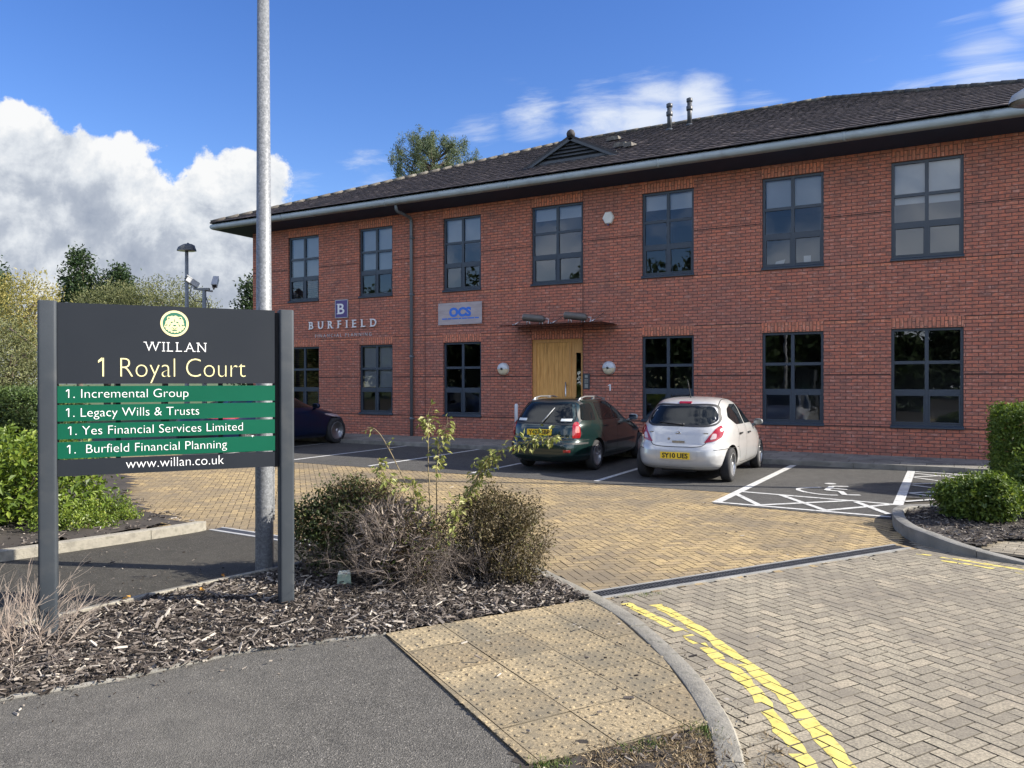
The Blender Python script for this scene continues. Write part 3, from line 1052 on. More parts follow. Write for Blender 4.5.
yellow_line(YR, 0.092, 0.0, 2)
yellow_line([(-0.20, 8.44), (0.1, 8.36), (0.5, 8.22), (0.9, 8.08), (1.6, 7.86), (3, 7.45)], 0.06, 0.25, 3)
yellow_line([(-0.10, 8.26), (0.25, 8.16), (0.6, 8.04), (1.0, 7.91), (1.7, 7.7), (3, 7.3)], 0.06, 0.5, 4)

# ---- drain channel with a slotted grate
m_galv = mat('drain_grate', (0.04, 0.043, 0.047), (0.07, 0.073, 0.078), 12, 0.55, 0.2, 60, metal=0.3)
m_edge = mat('drain_edge', (0.19, 0.19, 0.18), (0.27, 0.265, 0.25), 8, 0.85, 0.3, 60)
m_black = mat('part_and_shadow_black', (0.012, 0.012, 0.013), rough=0.9)  # black parts, and painted dark inside the drain and the gablet vent
dr = MB()
Ld = (DR1 - DR0).length
def dp(a, b): 
    q = DR0 + dt * a + dn * b
    return (q.x, q.y)
for b0, b1, zt in ((-.008, .022, .010), (.162, .192, .010)):
    dr.prism([dp(-.02, b0), dp(Ld + .02, b0), dp(Ld + .02, b1), dp(-.02, b1)], -.05, zt, 0)
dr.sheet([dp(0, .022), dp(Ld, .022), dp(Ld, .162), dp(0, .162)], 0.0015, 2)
n = int(Ld / 0.032)
for i in range(n):
    a0 = i * Ld / n
    dr.prism([dp(a0, .024), dp(a0 + .018, .024), dp(a0 + .018, .160), dp(a0, .160)], .0018, .0095, 1)
for b0 in (.024, .088, .152):
    dr.prism([dp(0, b0), dp(Ld, b0), dp(Ld, b0 + .008), dp(0, b0 + .008)], .0018, .0105, 1)
kind(dr.build('drain_channel', [m_edge, m_galv, m_black]), 'structure')
dr = MB()
a, b = Vector((-7.20, 5.90)), Vector((-5.0, 5.80)); t = (b - a).normalized(); nn = Vector((-t.y, t.x))
dr.prism([tuple(a), tuple(b), tuple(b + nn * .045), tuple(a + nn * .045)], -.02, .014, 0)
dr.prism([tuple(a + nn * .05), tuple(b + nn * .05), tuple(b + nn * .15), tuple(a + nn * .15)], -.02, .010, 1)
dr.prism([tuple(a + nn * .155), tuple(b + nn * .155), tuple(b + nn * .19), tuple(a + nn * .19)], -.02, .014, 0)
kind(dr.build('drain_channel', [mat('drain_edge_pale', (0.30, 0.30, 0.295), (0.38, 0.38, 0.37), 8, 0.7), m_galv]), 'structure')

# ---- other kerbs and edgings
kerb('hedge_kerb', [(-8.7, 0.8), (-8.1, 2.3), (-7.64, 3.85), (-7.38, 4.9), (-7.22, 5.72), (-7.24, 5.90)], 0.14, 0.105, m_conc)
kerb('island_kerb', [(1.0, 16.0), (0.95, 13.2), (0.80, 12.0), (0.35, 11.28), (-0.15, 11.02), (-0.40, 10.80), (-0.50, 10.45), (-0.48, 9.95), (-0.40, 9.5), (-0.24, 9.05), (0.0, 8.74), (0.3, 8.52), (0.75, 8.36), (1.6, 8.1), (3.0, 7.7), (6, 7.0)], 0.125, lambda s: 0.13 if s < .545 else max(0.02, 0.13 - (s - .545) * 1.5), m_conc_d)
kerb('bed_edging', [(-6.2, 0.6), (-5.75, 1.9), (-5.52, 2.6), (-5.41, 3.3), (-5.34, 3.8), (-5.25, 4.3), (-5.10, 5.0), (-4.98, 5.7), (-4.7, 6.35), (-4.15, 6.45)], -0.05, 0.052, m_conc, unit_len=1.2, roll=.006)
kerb('bed_edging', [(-3.20, 4.03), (-3.5, 3.66), (-3.77, 3.31), (-4.02, 2.69), (-4.31, 2.21), (-4.76, 1.3), (-5.31, 0.3)], -0.04, 0.016, m_conc_d, unit_len=1.1, roll=.006)
kerb('car_park_kerb', [(-45, 16.12), (8, 16.12)], 0.12, 0.105, m_conc_d, unit_len=0.9)
m_pav2 = block_mat('pavement_blocks', [(0, (0.20, 0.19, 0.17)), (0.5, (0.26, 0.247, 0.22)), (1, (0.31, 0.292, 0.255))], (0.16, 0.15, 0.132), 0.8)
g = MB(); g.box(-45, 8, 16.24, D + 0.0, -0.03, 0.088)
kind(g.build('pavement_base', m_joint), 'structure')
pv, _ = paving('pavement', blocks_running([(-22, 16.25), (6, 16.25), (6, D - 0.02), (-22, D - .02)], 0.45, 0.45, 0, (0, 16.5)), m_pav2, z=0.1, joint=0.008, seed=21)
# ribbed warning flags on the pavement by the accessible bay
mb = MB()
mb.box(-1.65, 0.85, 16.75, 17.7, 0.09, 0.106)
for i in range(38):
    x = -1.62 + i * 0.0652
    mb.box(x, x + 0.035, 16.76, 17.69, 0.1061, 0.112)
kind(mb.build('ribbed_pavement', m_slab), 'structure')

# ---- earth under the planting
def mound(name, poly, z_edge, z_mid, mat_, step=0.12, seed=1):
    xs = [p[0] for p in poly]; ys = [p[1] for p in poly]
    P = [Vector(p) for p in poly]
    gx = np.arange(min(xs) - step, max(xs) + step, step); gy = np.arange(min(ys) - step, max(ys) + step, step)
    X, Y = np.meshgrid(gx, gy, indexing='ij')
    ins = inpoly(X.ravel(), Y.ravel(), poly).reshape(X.shape)
    rng = np.random.default_rng(seed)
    # distance to the outline
    dist = np.full(X.shape, 9.0)
    for a, b in zip(P, P[1:] + P[:1]):
        ab = np.array(b - a); l2 = max(ab @ ab, 1e-9)
        t_ = np.clip(((X - a.x) * ab[0] + (Y - a.y) * ab[1]) / l2, 0, 1)
        dist = np.minimum(dist, np.hypot(X - a.x - ab[0] * t_, Y - a.y - ab[1] * t_))
    Z = z_edge + (z_mid - z_edge) * np.clip(dist / .6, 0, 1) + rng.normal(size=X.shape) * .006 * (dist > .1)
    Z = np.where(ins, Z, z_edge - .01)
    vid = np.arange(X.size).reshape(X.shape)
    core = ins[:-1, :-1] & ins[1:, :-1] & ins[1:, 1:] & ins[:-1, 1:]
    F = np.stack([vid[:-1, :-1][core], vid[1:, :-1][core], vid[1:, 1:][core], vid[:-1, 1:][core]], 1)
    o = np_mesh(name, np.stack([X, Y, Z], -1).reshape(-1, 3), F, mat_, None, None, True)
    return kind(o, 'structure'), (gx, gy, Z, ins)
_, BED_H = mound('bed_ground', BED, 0.012, 0.045, m_soil, 0.06)
_, HBED_H = mound('hedge_ground', HBED, 0.09, 0.12, m_soil, 0.2)
ISLB = [(1.12, 16.0), (1.07, 13.2), (0.92, 12.05), (0.45, 11.2), (-0.1, 10.93), (-0.33, 10.72), (-0.40, 10.4), (-0.38, 9.95), (-0.30, 9.56), (-0.15, 9.14), (0.08, 8.84), (0.36, 8.62), (0.60, 9.2), (1.5, 9.5), (8, 8.5), (8, 16)]
_, ISL_H = mound('island_ground', ISLB, 0.085, 0.11, m_soil, 0.05)
g = MB(); g.sheet([(0.20, 8.68), (0.77, 8.46), (1.6, 8.2), (3, 7.8), (6, 7.1), (8, 7), (8, 9.2), (1.5, 9.75), (0.5, 9.4)], 0.048)
kind(g.build('island_base', m_joint), 'structure')
paving('island_paving', blocks_running([(0.25, 8.72), (0.77, 8.50), (1.6, 8.24), (3, 7.85), (6, 7.1), (7, 7.4), (7, 9.2), (1.5, 9.75), (0.45, 9.45)], 0.2, 0.1, R(-10)), m_road, z=0.055, joint=0.005, seed=33)
VERGE = [(-1.75, 3.0), (-1.56, 3.3), (-1.05, 3.95), (-0.86, 3.5), (-0.70, 3.0), (-0.60, 2.3), (-0.85, 2.25)]
mound('verge_ground', VERGE, 0.007, 0.012, m_soil, 0.05)

def bed_z(x, y, H):
    gx, gy, Z, ins = H
    i = np.clip(np.searchsorted(gx, x) - 1, 0, len(gx) - 1); j = np.clip(np.searchsorted(gy, y) - 1, 0, len(gy) - 1)
    return Z[i, j]

# ---- bark chips
m_bark = tint_mat('bark_chip', [(0.0, (0.024, 0.020, 0.017)), (0.30, (0.060, 0.049, 0.042)), (0.55, (0.135, 0.115, 0.10)), (0.82, (0.25, 0.22, 0.19)), (1.0, (0.43, 0.385, 0.325))], rough=0.9, spec=0.15)
def chips(name, poly, H, n, seed, lmin=.012, lmax=.055, keep=None, pale=0.0, lift=0.0):
    rng = np.random.default_rng(seed)
    xs = np.array([p[0] for p in poly]); ys = np.array([p[1] for p in poly])
    X = rng.uniform(xs.min(), xs.max(), n * 4); Y = rng.uniform(ys.min(), ys.max(), n * 4)
    ok = inpoly(X, Y, poly)
    if keep is not None:
        ok &= keep(X, Y)
    X, Y = X[ok][:n], Y[ok][:n]
    n = len(X)
    Z = bed_z(X, Y, H) + rng.random(n) ** 1.5 * .022 + .002 + lift
    l = lmin + (lmax - lmin) * rng.random(n) ** 2.6
    big = rng.random(n) < .06
    l = np.where(big, l + rng.random(n) * .05, l)
    w = np.clip(l * rng.uniform(.10, .42, n), .004, .021)
    h = rng.uniform(.0015, .0045, n)
    az = rng.random(n) * 2 * np.pi
    el = rng.normal(size=n) * .26
    rl = rng.normal(size=n) * .45
    u = np.stack([np.cos(az) * np.cos(el), np.sin(az) * np.cos(el), np.sin(el)], 1)
    s0 = np.stack([-np.sin(az), np.cos(az), np.zeros(n)], 1)
    nn_ = np.cross(u, s0)
    s = s0 * np.cos(rl)[:, None] + nn_ * np.sin(rl)[:, None]
    q = np.cross(u, s)
    P = np.stack([X, Y, Z + np.abs(np.sin(el)) * l * .45], 1)
    V = np.zeros((n, 8, 3))
    for i, (a, b) in enumerate(((-1, -1), (1, -1), (1, 1), (-1, 1))):
        tap = rng.uniform(.45, 1.0, n)
        for lay, c in ((0, 1), (1, -1)):
            V[:, i + 4 * lay] = P + u * (a * l * .5 * rng.uniform(.85, 1.1, n))[:, None] + s * (b * w * .5 * tap)[:, None] + q * (c * h)[:, None]
    b = np.arange(n)[:, None] * 8
    F = np.concatenate([b + np.array(qd) for qd in ((0, 1, 2, 3), (0, 4, 5, 1), (1, 5, 6, 2), (2, 6, 7, 3), (3, 7, 4, 0))])
    t = np.clip(rng.beta(1.0, 1.55, n) + np.where(big, .3, 0) + pale, 0, 1)
    o = np_mesh(name, V.reshape(-1, 3), F, m_bark, None, np.tile(t, 5))
    o['label'] = 'dark and pale bark chippings spread over the planting bed'
    return kind(o, 'stuff')
chips('bark_mulch', BED, BED_H, 30000, 12, .010, .06)
chips('bark_mulch', BED, BED_H, 2800, 112, .03, .10, pale=.06, lift=.006)
chips('bark_mulch', HBED, HBED_H, 5000, 13, .02, .07, keep=lambda x, y: (x > -9.5))
chips('bark_mulch', ISLB, ISL_H, 9000, 14, .02, .07, keep=lambda x, y: (x < 1.7) & (y < 12.5))

# bark and crumbs that have spilled onto the paths, and grit in the gutters
FLAT = (np.array([-50.0, 50.0]), np.array([-50.0, 50.0]), np.full((2, 2), .006), None)
def strip(line, w):
    return list(line) + [(p[0], p[1]) for p in offset_line(line, w)][::-1]
chips('bark_litter', strip([(-3.2, 4.0), (-3.76, 3.29), (-4.01, 2.67), (-4.31, 2.19), (-4.76, 1.28)], .07), FLAT, 260, 91, .006, .035)
chips('bark_litter', strip([(-3.2, 4.0), (-3.76, 3.29), (-4.01, 2.67), (-4.31, 2.19), (-4.76, 1.28)], .45), FLAT, 60, 92, .006, .03)
chips('bark_litter', [(-5.4, 3.3), (-5.2, 4.6), (-6.6, 5.4), (-7.3, 4.6), (-6.4, 3.0)], FLAT, 130, 93, .006, .03)
chips('bark_litter', strip([p for p in KERB_OUT if 2.3 < p[1] < 5.5], .10), FLAT, 420, 94, .004, .022)
chips('bark_litter', [(-2.2, 5.6), (-0.3, 8.5), (2.0, 7.5), (1.5, 3.5), (-0.3, 3.5)], FLAT, 90, 95, .006, .03, pale=.25)
chips('bark_litter', [(-2.9, 6.0), (-0.5, 9.0), (-3, 11), (-9, 10), (-7, 6.3)], FLAT, 160, 96, .008, .035)
chips('bark_litter', [(-3.1, 4.1), (-2.35, 5.35), (-1.2, 3.9), (-1.6, 3.1)], (FLAT[0], FLAT[1], np.full((2, 2), .019), None), 110, 97, .005, .028)

# ------------------------------------------------------------------ the office building
WX0, WX1, WY1 = -20.0, 4.56, 33.5
WTOP = 6.60
m_brick = brick_mat('red_brick', (1.20, 0.93, 0.83))
m_band = brick_mat('orange_brick', (1.48, 1.10, 0.88))
m_frame = mat('window_frame_slate', (0.035, 0.048, 0.066), (0.042, 0.056, 0.075), 3, 0.42, 0.05, 30)
m_glass = glass_mat('window_glass', 1.72, (0.78, 0.82, 0.86), 0.05)
m_blind = mat('roller_blind', (0.80, 0.81, 0.80), (0.74, 0.75, 0.74), 2, 0.85)
m_inner = mat('office_wall', (0.26, 0.26, 0.26), rough=0.9)
m_soffit = mat('soffit_board', (0.026, 0.040, 0.075), (0.032, 0.048, 0.088), 1.2, 0.6, 0.05, 30, spec=.2)
m_gut = mat('gutter_grey', (0.30, 0.35, 0.365), (0.36, 0.41, 0.425), 1.3, 0.42, 0.06, 30, c3=(0.24, 0.27, 0.275), s3=2.2)
m_oak = mat('oak_door', (0.60, 0.30, 0.085), (0.80, 0.44, 0.14), 5.0, 0.6, 0.15, 60, stretch=(9, 9, 0.7), c3=(0.44, 0.21, 0.06), s3=2.5, spec=.25)
m_oak_d = mat('oak_frame', (0.52, 0.26, 0.075), (0.70, 0.37, 0.115), 5.0, 0.6, 0.15, 60, stretch=(9, 9, 0.7))
m_steel = mat('brushed_steel', (0.52, 0.53, 0.54), (0.62, 0.63, 0.64), 20, 0.3, metal=1.0)
m_dgrey = mat('dark_grey_paint', (0.05, 0.055, 0.062), (0.06, 0.066, 0.074), 5, 0.45)
m_pipe = mat('downpipe_grey', (0.11, 0.13, 0.145), (0.13, 0.15, 0.165), 3, 0.4)
m_lead = mat('lead', (0.22, 0.235, 0.25), (0.30, 0.315, 0.33), 6, 0.5, 0.2, 40)

XS = [(-18.391, -17.08), (-15.445, -14.181), (-12.37, -11.108), (-9.529, -8.043), (-6.447, -5.151), (-3.569, -2.253), (-0.916, 0.416), (2.05, 3.36)]
GZ = (0.686, 2.786); UZ = (4.214, 6.311); DOORZ = (0.10, 2.786)
office = thing('office_building', 'two storey red brick office block with dark tiled hipped roof and deep eaves', 'office building', (0, 0, 0))

openings = [(a, b, *UZ) for a, b in XS] + [(a, b, *(DOORZ if i == 3 else GZ)) for i, (a, b) in enumerate(XS)]
def make_walls():
    mb = MB()
    xs = sorted({WX0, WX1} | {v for o in openings for v in o[:2]})
    zs = sorted({-0.05, WTOP} | {v for o in openings for v in o[2:]})
    for i in range(len(xs) - 1):
        for j in range(len(zs) - 1):
            cx, cz = (xs[i] + xs[i + 1]) / 2, (zs[j] + zs[j + 1]) / 2
            if any(o[0] < cx < o[1] and o[2] < cz < o[3] for o in openings):
                continue
            mb.add([(xs[i], D, zs[j]), (xs[i + 1], D, zs[j]), (xs[i + 1], D, zs[j + 1]), (xs[i], D, zs[j + 1])], [(0, 1, 2, 3)])
    r = 0.11
    for a, b, z0, z1 in openings:
        mb.add([(a, D, z0), (a, D + r, z0), (a, D + r, z1), (a, D, z1)], [(0, 1, 2, 3)])
        mb.add([(b, D, z0), (b, D + r, z0), (b, D + r, z1), (b, D, z1)], [(3, 2, 1, 0)])
        mb.add([(a, D, z1), (b, D, z1), (b, D + r, z1), (a, D + r, z1)], [(3, 2, 1, 0)])
        mb.add([(a, D, z0), (b, D, z0), (b, D + r, z0), (a, D + r, z0)], [(0, 1, 2, 3)])
    mb.add([(WX0, D, -.05), (WX0, WY1, -.05), (WX0, WY1, WTOP), (WX0, D, WTOP)], [(3, 2, 1, 0)])
    mb.add([(WX1, D, -.05), (WX1, WY1, -.05), (WX1, WY1, WTOP), (WX1, D, WTOP)], [(0, 1, 2, 3)])
    mb.add([(WX0, WY1, -.05), (WX1, WY1, -.05), (WX1, WY1, WTOP), (WX0, WY1, WTOP)], [(3, 2, 1, 0)])
    mb.build('wall', m_brick, office, auto_uv=True)
make_walls()
# soldier courses over the openings
for a, b, z0, z1 in openings:
    mb = MB(); mb.box(a - .002, b + .002, D - 0.003, D + 0.05, z1 + 0.001, z1 + 0.218)
    mb.build('lintel', m_band, office, auto_uv=True, uv_swap=True)
# string lines: recess shadow painted as proud dark strips; upright ones are movement joints
m_joint_line = mat('mastic_and_shadow_dark', (0.04, 0.026, 0.024), rough=0.9)
mb = MB()
blk = sorted(XS)
for z in (0.70, 1.82, 3.005, 4.20, 5.28):
    x = WX0
    spans = []
    for a, b in blk:
        zz = UZ if z > 3.5 else GZ
        if zz[0] < z < zz[1] or abs(z - .70) < .02 or abs(z - 4.20) < .03 or abs(z - 3.005) < .01:
            spans.append((x, a - .01)); x = b + .01
    spans.append((x, WX1))
    for a, b in spans:
        mb = MB(); mb.box(a, b, D - 0.0022, D + .01, z - .010, z + .010); mb.build('joint_and_shadow_line', m_joint_line, office)
for x in (-8.035, -15.45, -13.0):
    for z0, z1 in ((0.1, 0.66), (0.72, 2.99), (3.02, 4.18), (4.22, 5.26), (5.3, WTOP)) if x in (-8.035, -13.0) else ((3.02, 4.18),):
        mb = MB(); mb.box(x - .010, x + .010, D - 0.0035, D + .01, z0, z1); mb.build('joint_and_shadow_line', m_joint_line, office)
# a few courses of orange bricks that pick out the string lines
mb = MB()
for z in (4.125, 2.93, 0.615):
    x = WX0
    for a, b in blk + [(WX1, WX1)]:
        if b > a or True:
            if a - x > .1:
                mb = MB(); mb.box(x + .004, a - .004, D - 0.0015, D + .01, z + .003, z + .066); mb.build('brick_band', m_band, office, auto_uv=True)
            x = b


def window(a, b, z0, z1, blind=None, seed=0):
    rng = random.Random(seed)
    y = D + 0.055
    zs = z0 + 0.055                      # sill occupies the foot of the opening
    fr = MB()
    e = 0.0015
    o = 0.058
    H = z1 - zs; W = b - a
    t1 = z1 - 0.352 * H; t2 = z1 - 0.655 * H
    cx = (a + b) / 2
    fr.box(a + e, a + o, y, y + .07, zs, z1 - e); fr.box(b - o, b - e, y, y + .07, zs, z1 - e)
    fr.box(a + o, b - o, y + e, y + .069, z1 - o, z1 - e); fr.box(a + o, b - o, y + e, y + .069, zs, zs + o * .8)
    fr.box(cx - .036, cx + .036, y + .004, y + .066, zs + o * .8, z1 - o)
    for t, hw, dy in ((t1, .033, .008), (t2, .055, -.006)):
        fr.box(a + o, cx - .036, y + dy, y + .064, t - hw, t + hw); fr.box(cx + .036, b - o, y + dy, y + .064, t - hw, t + hw)
    # opening lights at the foot: a second, thinner sash
    for x0, x1 in ((a + o, cx - .036), (cx + .036, b - o)):
        s = .026
        fr.box(x0 + e, x0 + s, y - .008, y + .05, zs + o * .8 + e, t2 - .055 - e); fr.box(x1 - s, x1 - e, y - .008, y + .05, zs + o * .8 + e, t2 - .055 - e)
        fr.box(x0 + s, x1 - s, y - .007, y + .049, zs + o * .8 + e, zs + o * .8 + s); fr.box(x0 + s, x1 - s, y - .007, y + .049, t2 - .055 - s, t2 - .055 - e)
    w = fr.build('window', m_frame, office)
    gl = MB()
    for x0, x1 in ((a + o - .01, cx - .026), (cx + .026, b - o + .01)):
        for p0, p1 in ((t1, z1 - o + .01), (t2, t1), (zs + .03, t2)):
            d = [rng.uniform(-.0022, .0022) for _ in range(3)]
            d.append(d[0] + d[2] - d[1])
            ys = [y + .034 + v for v in d]
            gl.add([(x0, ys[0], p0), (x1, ys[1], p0), (x1, ys[2], p1), (x0, ys[3], p1)], [(0, 1, 2, 3)])
    gl.build('pane', m_glass, w)
    si = MB()
    si.add([(a - .012, D - .045, z0), (b + .012, D - .045, z0), (b + .012, D - .045, z0 + .03), (a - .012, D - .045, z0 + .03), (a - .012, D - .002, z0 + .056), (b + .012, D - .002, z0 + .056), (a - .012, D - .002, z0), (b + .012, D - .002, z0)],
           [(0, 1, 2, 3), (3, 2, 5, 4), (0, 3, 4, 6), (1, 7, 5, 2), (0, 6, 7, 1)])
    si.box(a + .002, b - .002, D - .002, D + .10, z0 + .001, z0 + .0545)
    si.build('sill', m_frame, w)
    if blind:
        bl = MB()
        drop, n = blind
        for x0, x1 in ((a + .07, cx - .005), (cx + .005, b - .07)):
            zb = z1 - drop * H + rng.uniform(-.02, .02)
            bl.box(x0, x1, D + .165, D + .168, zb, z1 - .03)
            bl.box(x0, x1, D + .160, D + .173, zb - .02, zb)
        bl.build('blind', m_blind, w)
    return w
UB = {0: .62, 1: .60, 2: .36, 3: .17, 4: .20, 5: .345, 6: .43, 7: .3}
for i, (a, b) in enumerate(XS):
    window(a, b, *UZ, blind=(UB[i], 2), seed=i)
    if i != 3:
        window(a, b, *GZ, blind=(.62, 2) if i == 1 else None, seed=20 + i)

# rooms behind the glass
mb = MB()
mb.box(WX0 + .3, WX1 - .3, D + .2, WY1 - .3, 3.25, 3.55)
mb.box(WX0 + .3, WX1 - .3, D + .2, WY1 - .3, 0.02, 0.10)
mb.box(WX0 + .3, WX1 - .3, D + .2, WY1 - .3, 6.45, 6.58)
mb.box(WX0 + .3, WX1 - .3, D + 5.2, D + 5.3, 0.1, 6.45)
for x in (-16.5, -10.4, -7.3, -1.6):
    mb.box(x - .05, x + .05, D + .3, D + 5.2, 0.1, 6.45)
mb.build('inner_wall', m_inner, office)
# desk things that show through the panes
m_paper = mat('paper', (0.75, 0.75, 0.74), rough=0.8)
mb = MB()
mb.obox((-2.62, D + .2, 4.42), (.075, 0, 0), (0, .002, 0), (0, 0, .085)); mb.obox((-3.22, D + .22, 4.38), (.10, .01, .02), (0, .002, 0), (.02, 0, .06))
mb.build('window_paper', m_paper, office)

# ---- door
def make_door():
    a, b = XS[3]
    y = D + .05
    z0, z1 = 0.1, 2.786
    fr = MB()
    fr.box(a + .002, a + .12, y, y + .1, z0, z1 - .002); fr.box(b - .055, b - .002, y, y + .1, z0, z1 - .002)
    fr.box(a + .12, b - .055, y + .001, y + .099, z1 - .085, z1 - .002)
    fr.box(-8.455, -8.40, y + .001, y + .099, z0, z1 - .085)
    fr.box(-8.40, -8.262, y + .02, y + .07, z0, z1 - .085); fr.box(-8.122, b - .055, y + .02, y + .07, z0, z1 - .085)
    fr.box(-8.262, -8.122, y + .0205, y + .0695, 2.42, z1 - .085); fr.box(-8.262, -8.122, y + .0205, y + .0695, z0, 0.35)
    f = fr.build('door_frame', m_oak_d, office)
    gm = MB(); gm.box(-8.262, -8.122, y + .04, y + .05, .35, 2.42)
    gm.build('pane', m_glass, f)
    dm = MB()
    n = 7
    x0, x1 = a + .124, -8.459
    w = (x1 - x0 - .16) / n
    dm.box(x0, x0 + .08, y + .018, y + .07, z0 + .01, z1 - .09); dm.box(x1 - .08, x1, y + .018, y + .07, z0 + .01, z1 - .09)
    dm.box(x0 + .08, x1 - .08, y + .0185, y + .069, z1 - .19, z1 - .09); dm.box(x0 + .08, x1 - .08, y + .0185, y + .069, z0 + .01, z0 + .16)
    for i in range(n):
        p = x0 + .08 + i * w
        dm.box(p + .003, p + w - .003, y + .026, y + .062, z0 + .16, z1 - .19)
    dm.box(x0 + .07, x1 - .07, y + .034, y + .06, z0 + .15, z1 - .18)
    d_ = dm.build('door', m_oak, office)
    hm = MB()
    hm.tube([(-8.53, y - .05, 1.0), (-8.53, y - .05, 1.66)], .016, 12)
    for z in (1.08, 1.58):
        hm.tube([(-8.53, y - .05, z), (-8.53, y + .02, z)], .009, 8)
    hm.build('handle', m_steel, d_)
    th = MB(); th.box(a, b, D - .02, D + .12, 0.095, 0.118)
    th.build('threshold', m_steel, office)
make_door()

# glass canopy over the door, on wall brackets
m_cglass = glass_mat('canopy_glass', 1.35, (0.68, 0.64, 0.63))
mb = MB()
mb.box(-9.95, -7.10, D - .98, D - .004, 3.10, 3.118)
cn = mb.build('canopy', m_cglass, office)
mb = MB()
for x in (-9.6, -8.52, -7.45):
    mb.box(x - .012, x + .012, D - .9, D - .003, 3.119, 3.15)
    mb.tube([(x, D - .8, 3.15), (x, D - .02, 3.42)], .009, 6)
mb.build('bracket', m_steel, cn)

# ---- roof
EY, EXL, EXR, EYB = 17.28, -20.95, 5.46, 34.38
ZE, TP = 6.90, 0.42
T_ = (EYB - EY) / 2
ZR = ZE + T_ * TP
m_tile = tint_mat('roof_tile', [(0.0, (0.024, 0.019, 0.018)), (0.5, (0.042, 0.033, 0.031)), (0.9, (0.060, 0.047, 0.043)), (1.0, (0.11, 0.09, 0.08))], rough=0.75, spec=0.3, bump=0.6, bscale=60, speck=(0.5, 9))
m_ridge = mat('ridge_tile', (0.06, 0.053, 0.047), (0.12, 0.108, 0.09), 3.5, 0.85, 0.6, 30, c3=(0.20, 0.185, 0.15), s3=7)
def tile_slope(o, ex, up, length_e, run, hip0=True, hip1=True, gauge=0.345, tw=0.30, res=6, seed=1):
    """one slope of overlapping profiled tiles; o eaves corner, ex along eaves, up in plan"""
    o = np.array(o); ex = np.array(ex); up = np.array(up)
    slope = run * math.hypot(1, TP)
    nc = int(slope / gauge) + 1
    rng = np.random.default_rng(seed)
    step = tw / res
    nx = int(length_e / step) + 1
    xs = np.arange(nx + 1) * step
    ph = (xs / tw) % 1.0
    prof = 0.003 * np.clip(np.sin(ph * 2 * np.pi) * 1.2, -.35, 1)
    V = []; F = []; T = []
    tid = (xs[:-1] // tw).astype(int)
    base = 0
    for c in range(nc):
        r0, r1 = c * run / nc - (.05 if c == 0 else .02), (c + 1) * run / nc
        sh = (c % 2) * tw * .0
        rows = []
        for r, dz in ((r0, .024), (r0, .002), (r1, 0.0)):
            xc = np.clip(xs, max(r, 0), length_e - max(r, 0))
            jit = rng.normal(size=nx + 1) * .0025
            z = ZE + r * TP + dz + prof + (jit if dz > .02 else 0)
            p = o + ex * xc[:, None] + up * r
            rows.append(np.stack([p[:, 0], p[:, 1], z], 1))
        tt = np.clip(rng.beta(1.4, 1.4, tid.max() + 1)[tid] + rng.normal(size=nx) * .07, 0, 1)
        # front lip (row1 -> row0) and top (row0 -> row2)
        i = np.arange(nx)
        V += [rows[1], rows[0], rows[2]]
        n1 = nx + 1
        F.append(np.stack([base + i, base + i + 1, base + n1 + i + 1, base + n1 + i], 1)); T.append(tt * .7)
        F.append(np.stack([base + n1 + i, base + n1 + i + 1, base + 2 * n1 + i + 1, base + 2 * n1 + i], 1)); T.append(tt)
        base += 3 * n1
    V = np.concatenate(V); F = np.concatenate(F); T = np.concatenate(T)
    a = V[F]; ar = np.linalg.norm(np.cross(a[:, 1] - a[:, 0], a[:, 3] - a[:, 0]), axis=1) + np.linalg.norm(np.cross(a[:, 3] - a[:, 2], a[:, 1] - a[:, 2]), axis=1)
    ok = ar > 1e-6
    return V, F[ok], T[ok]
sl = [tile_slope((EXL, EY), (1, 0), (0, 1), EXR - EXL, T_, seed=1), tile_slope((EXR, EY), (0, 1), (-1, 0), EYB - EY, T_, res=3, seed=2),
      tile_slope((EXR, EYB), (-1, 0), (0, -1), EXR - EXL, T_, res=3, seed=3), tile_slope((EXL, EYB), (0, -1), (1, 0), EYB - EY, T_, res=3, seed=4)]
off = 0; VV = []; FF = []; TT = []
for V, F, T in sl:
    VV.append(V); FF.append(F + off); TT.append(T); off += len(V)
roof = np_mesh('roof', np.concatenate(VV), np.concatenate(FF), m_tile, office, np.concatenate(TT))
def ridge_run(mb, p, q, r=0.058, seg=0.44):
    p, q = Vector(p), Vector(q)
    n = int((q - p).length / seg); t = (q - p).normalized()
    for i in range(n + 1):
        a = p + t * (i * seg); b = p + t * min((i + 1) * seg + .04, (q - p).length)
        if (b - a).length < .05:
            continue
        j = random.uniform(-.003, .003)
        mb.tube([a + Vector((0, 0, j)), b + Vector((0, 0, j + .012))], [r, r * 1.06], 10, cap=True)
mb = MB()
RX0, RX1, RY = EXL + T_, EXR - T_, EY + T_
for p, q in (((EXL, EY, ZE + .02), (RX0, RY, ZR + .03)), ((EXR, EY, ZE + .02), (RX1, RY, ZR + .03)), ((RX0, RY, ZR + .03), (RX1, RY, ZR + .03)), ((EXL, EYB, ZE + .02), (RX0, RY, ZR + .03)), ((EXR, EYB, ZE + .02), (RX1, RY, ZR + .03))):
    ridge_run(mb, p, q)
mb.build('ridge_tile', m_ridge, roof)

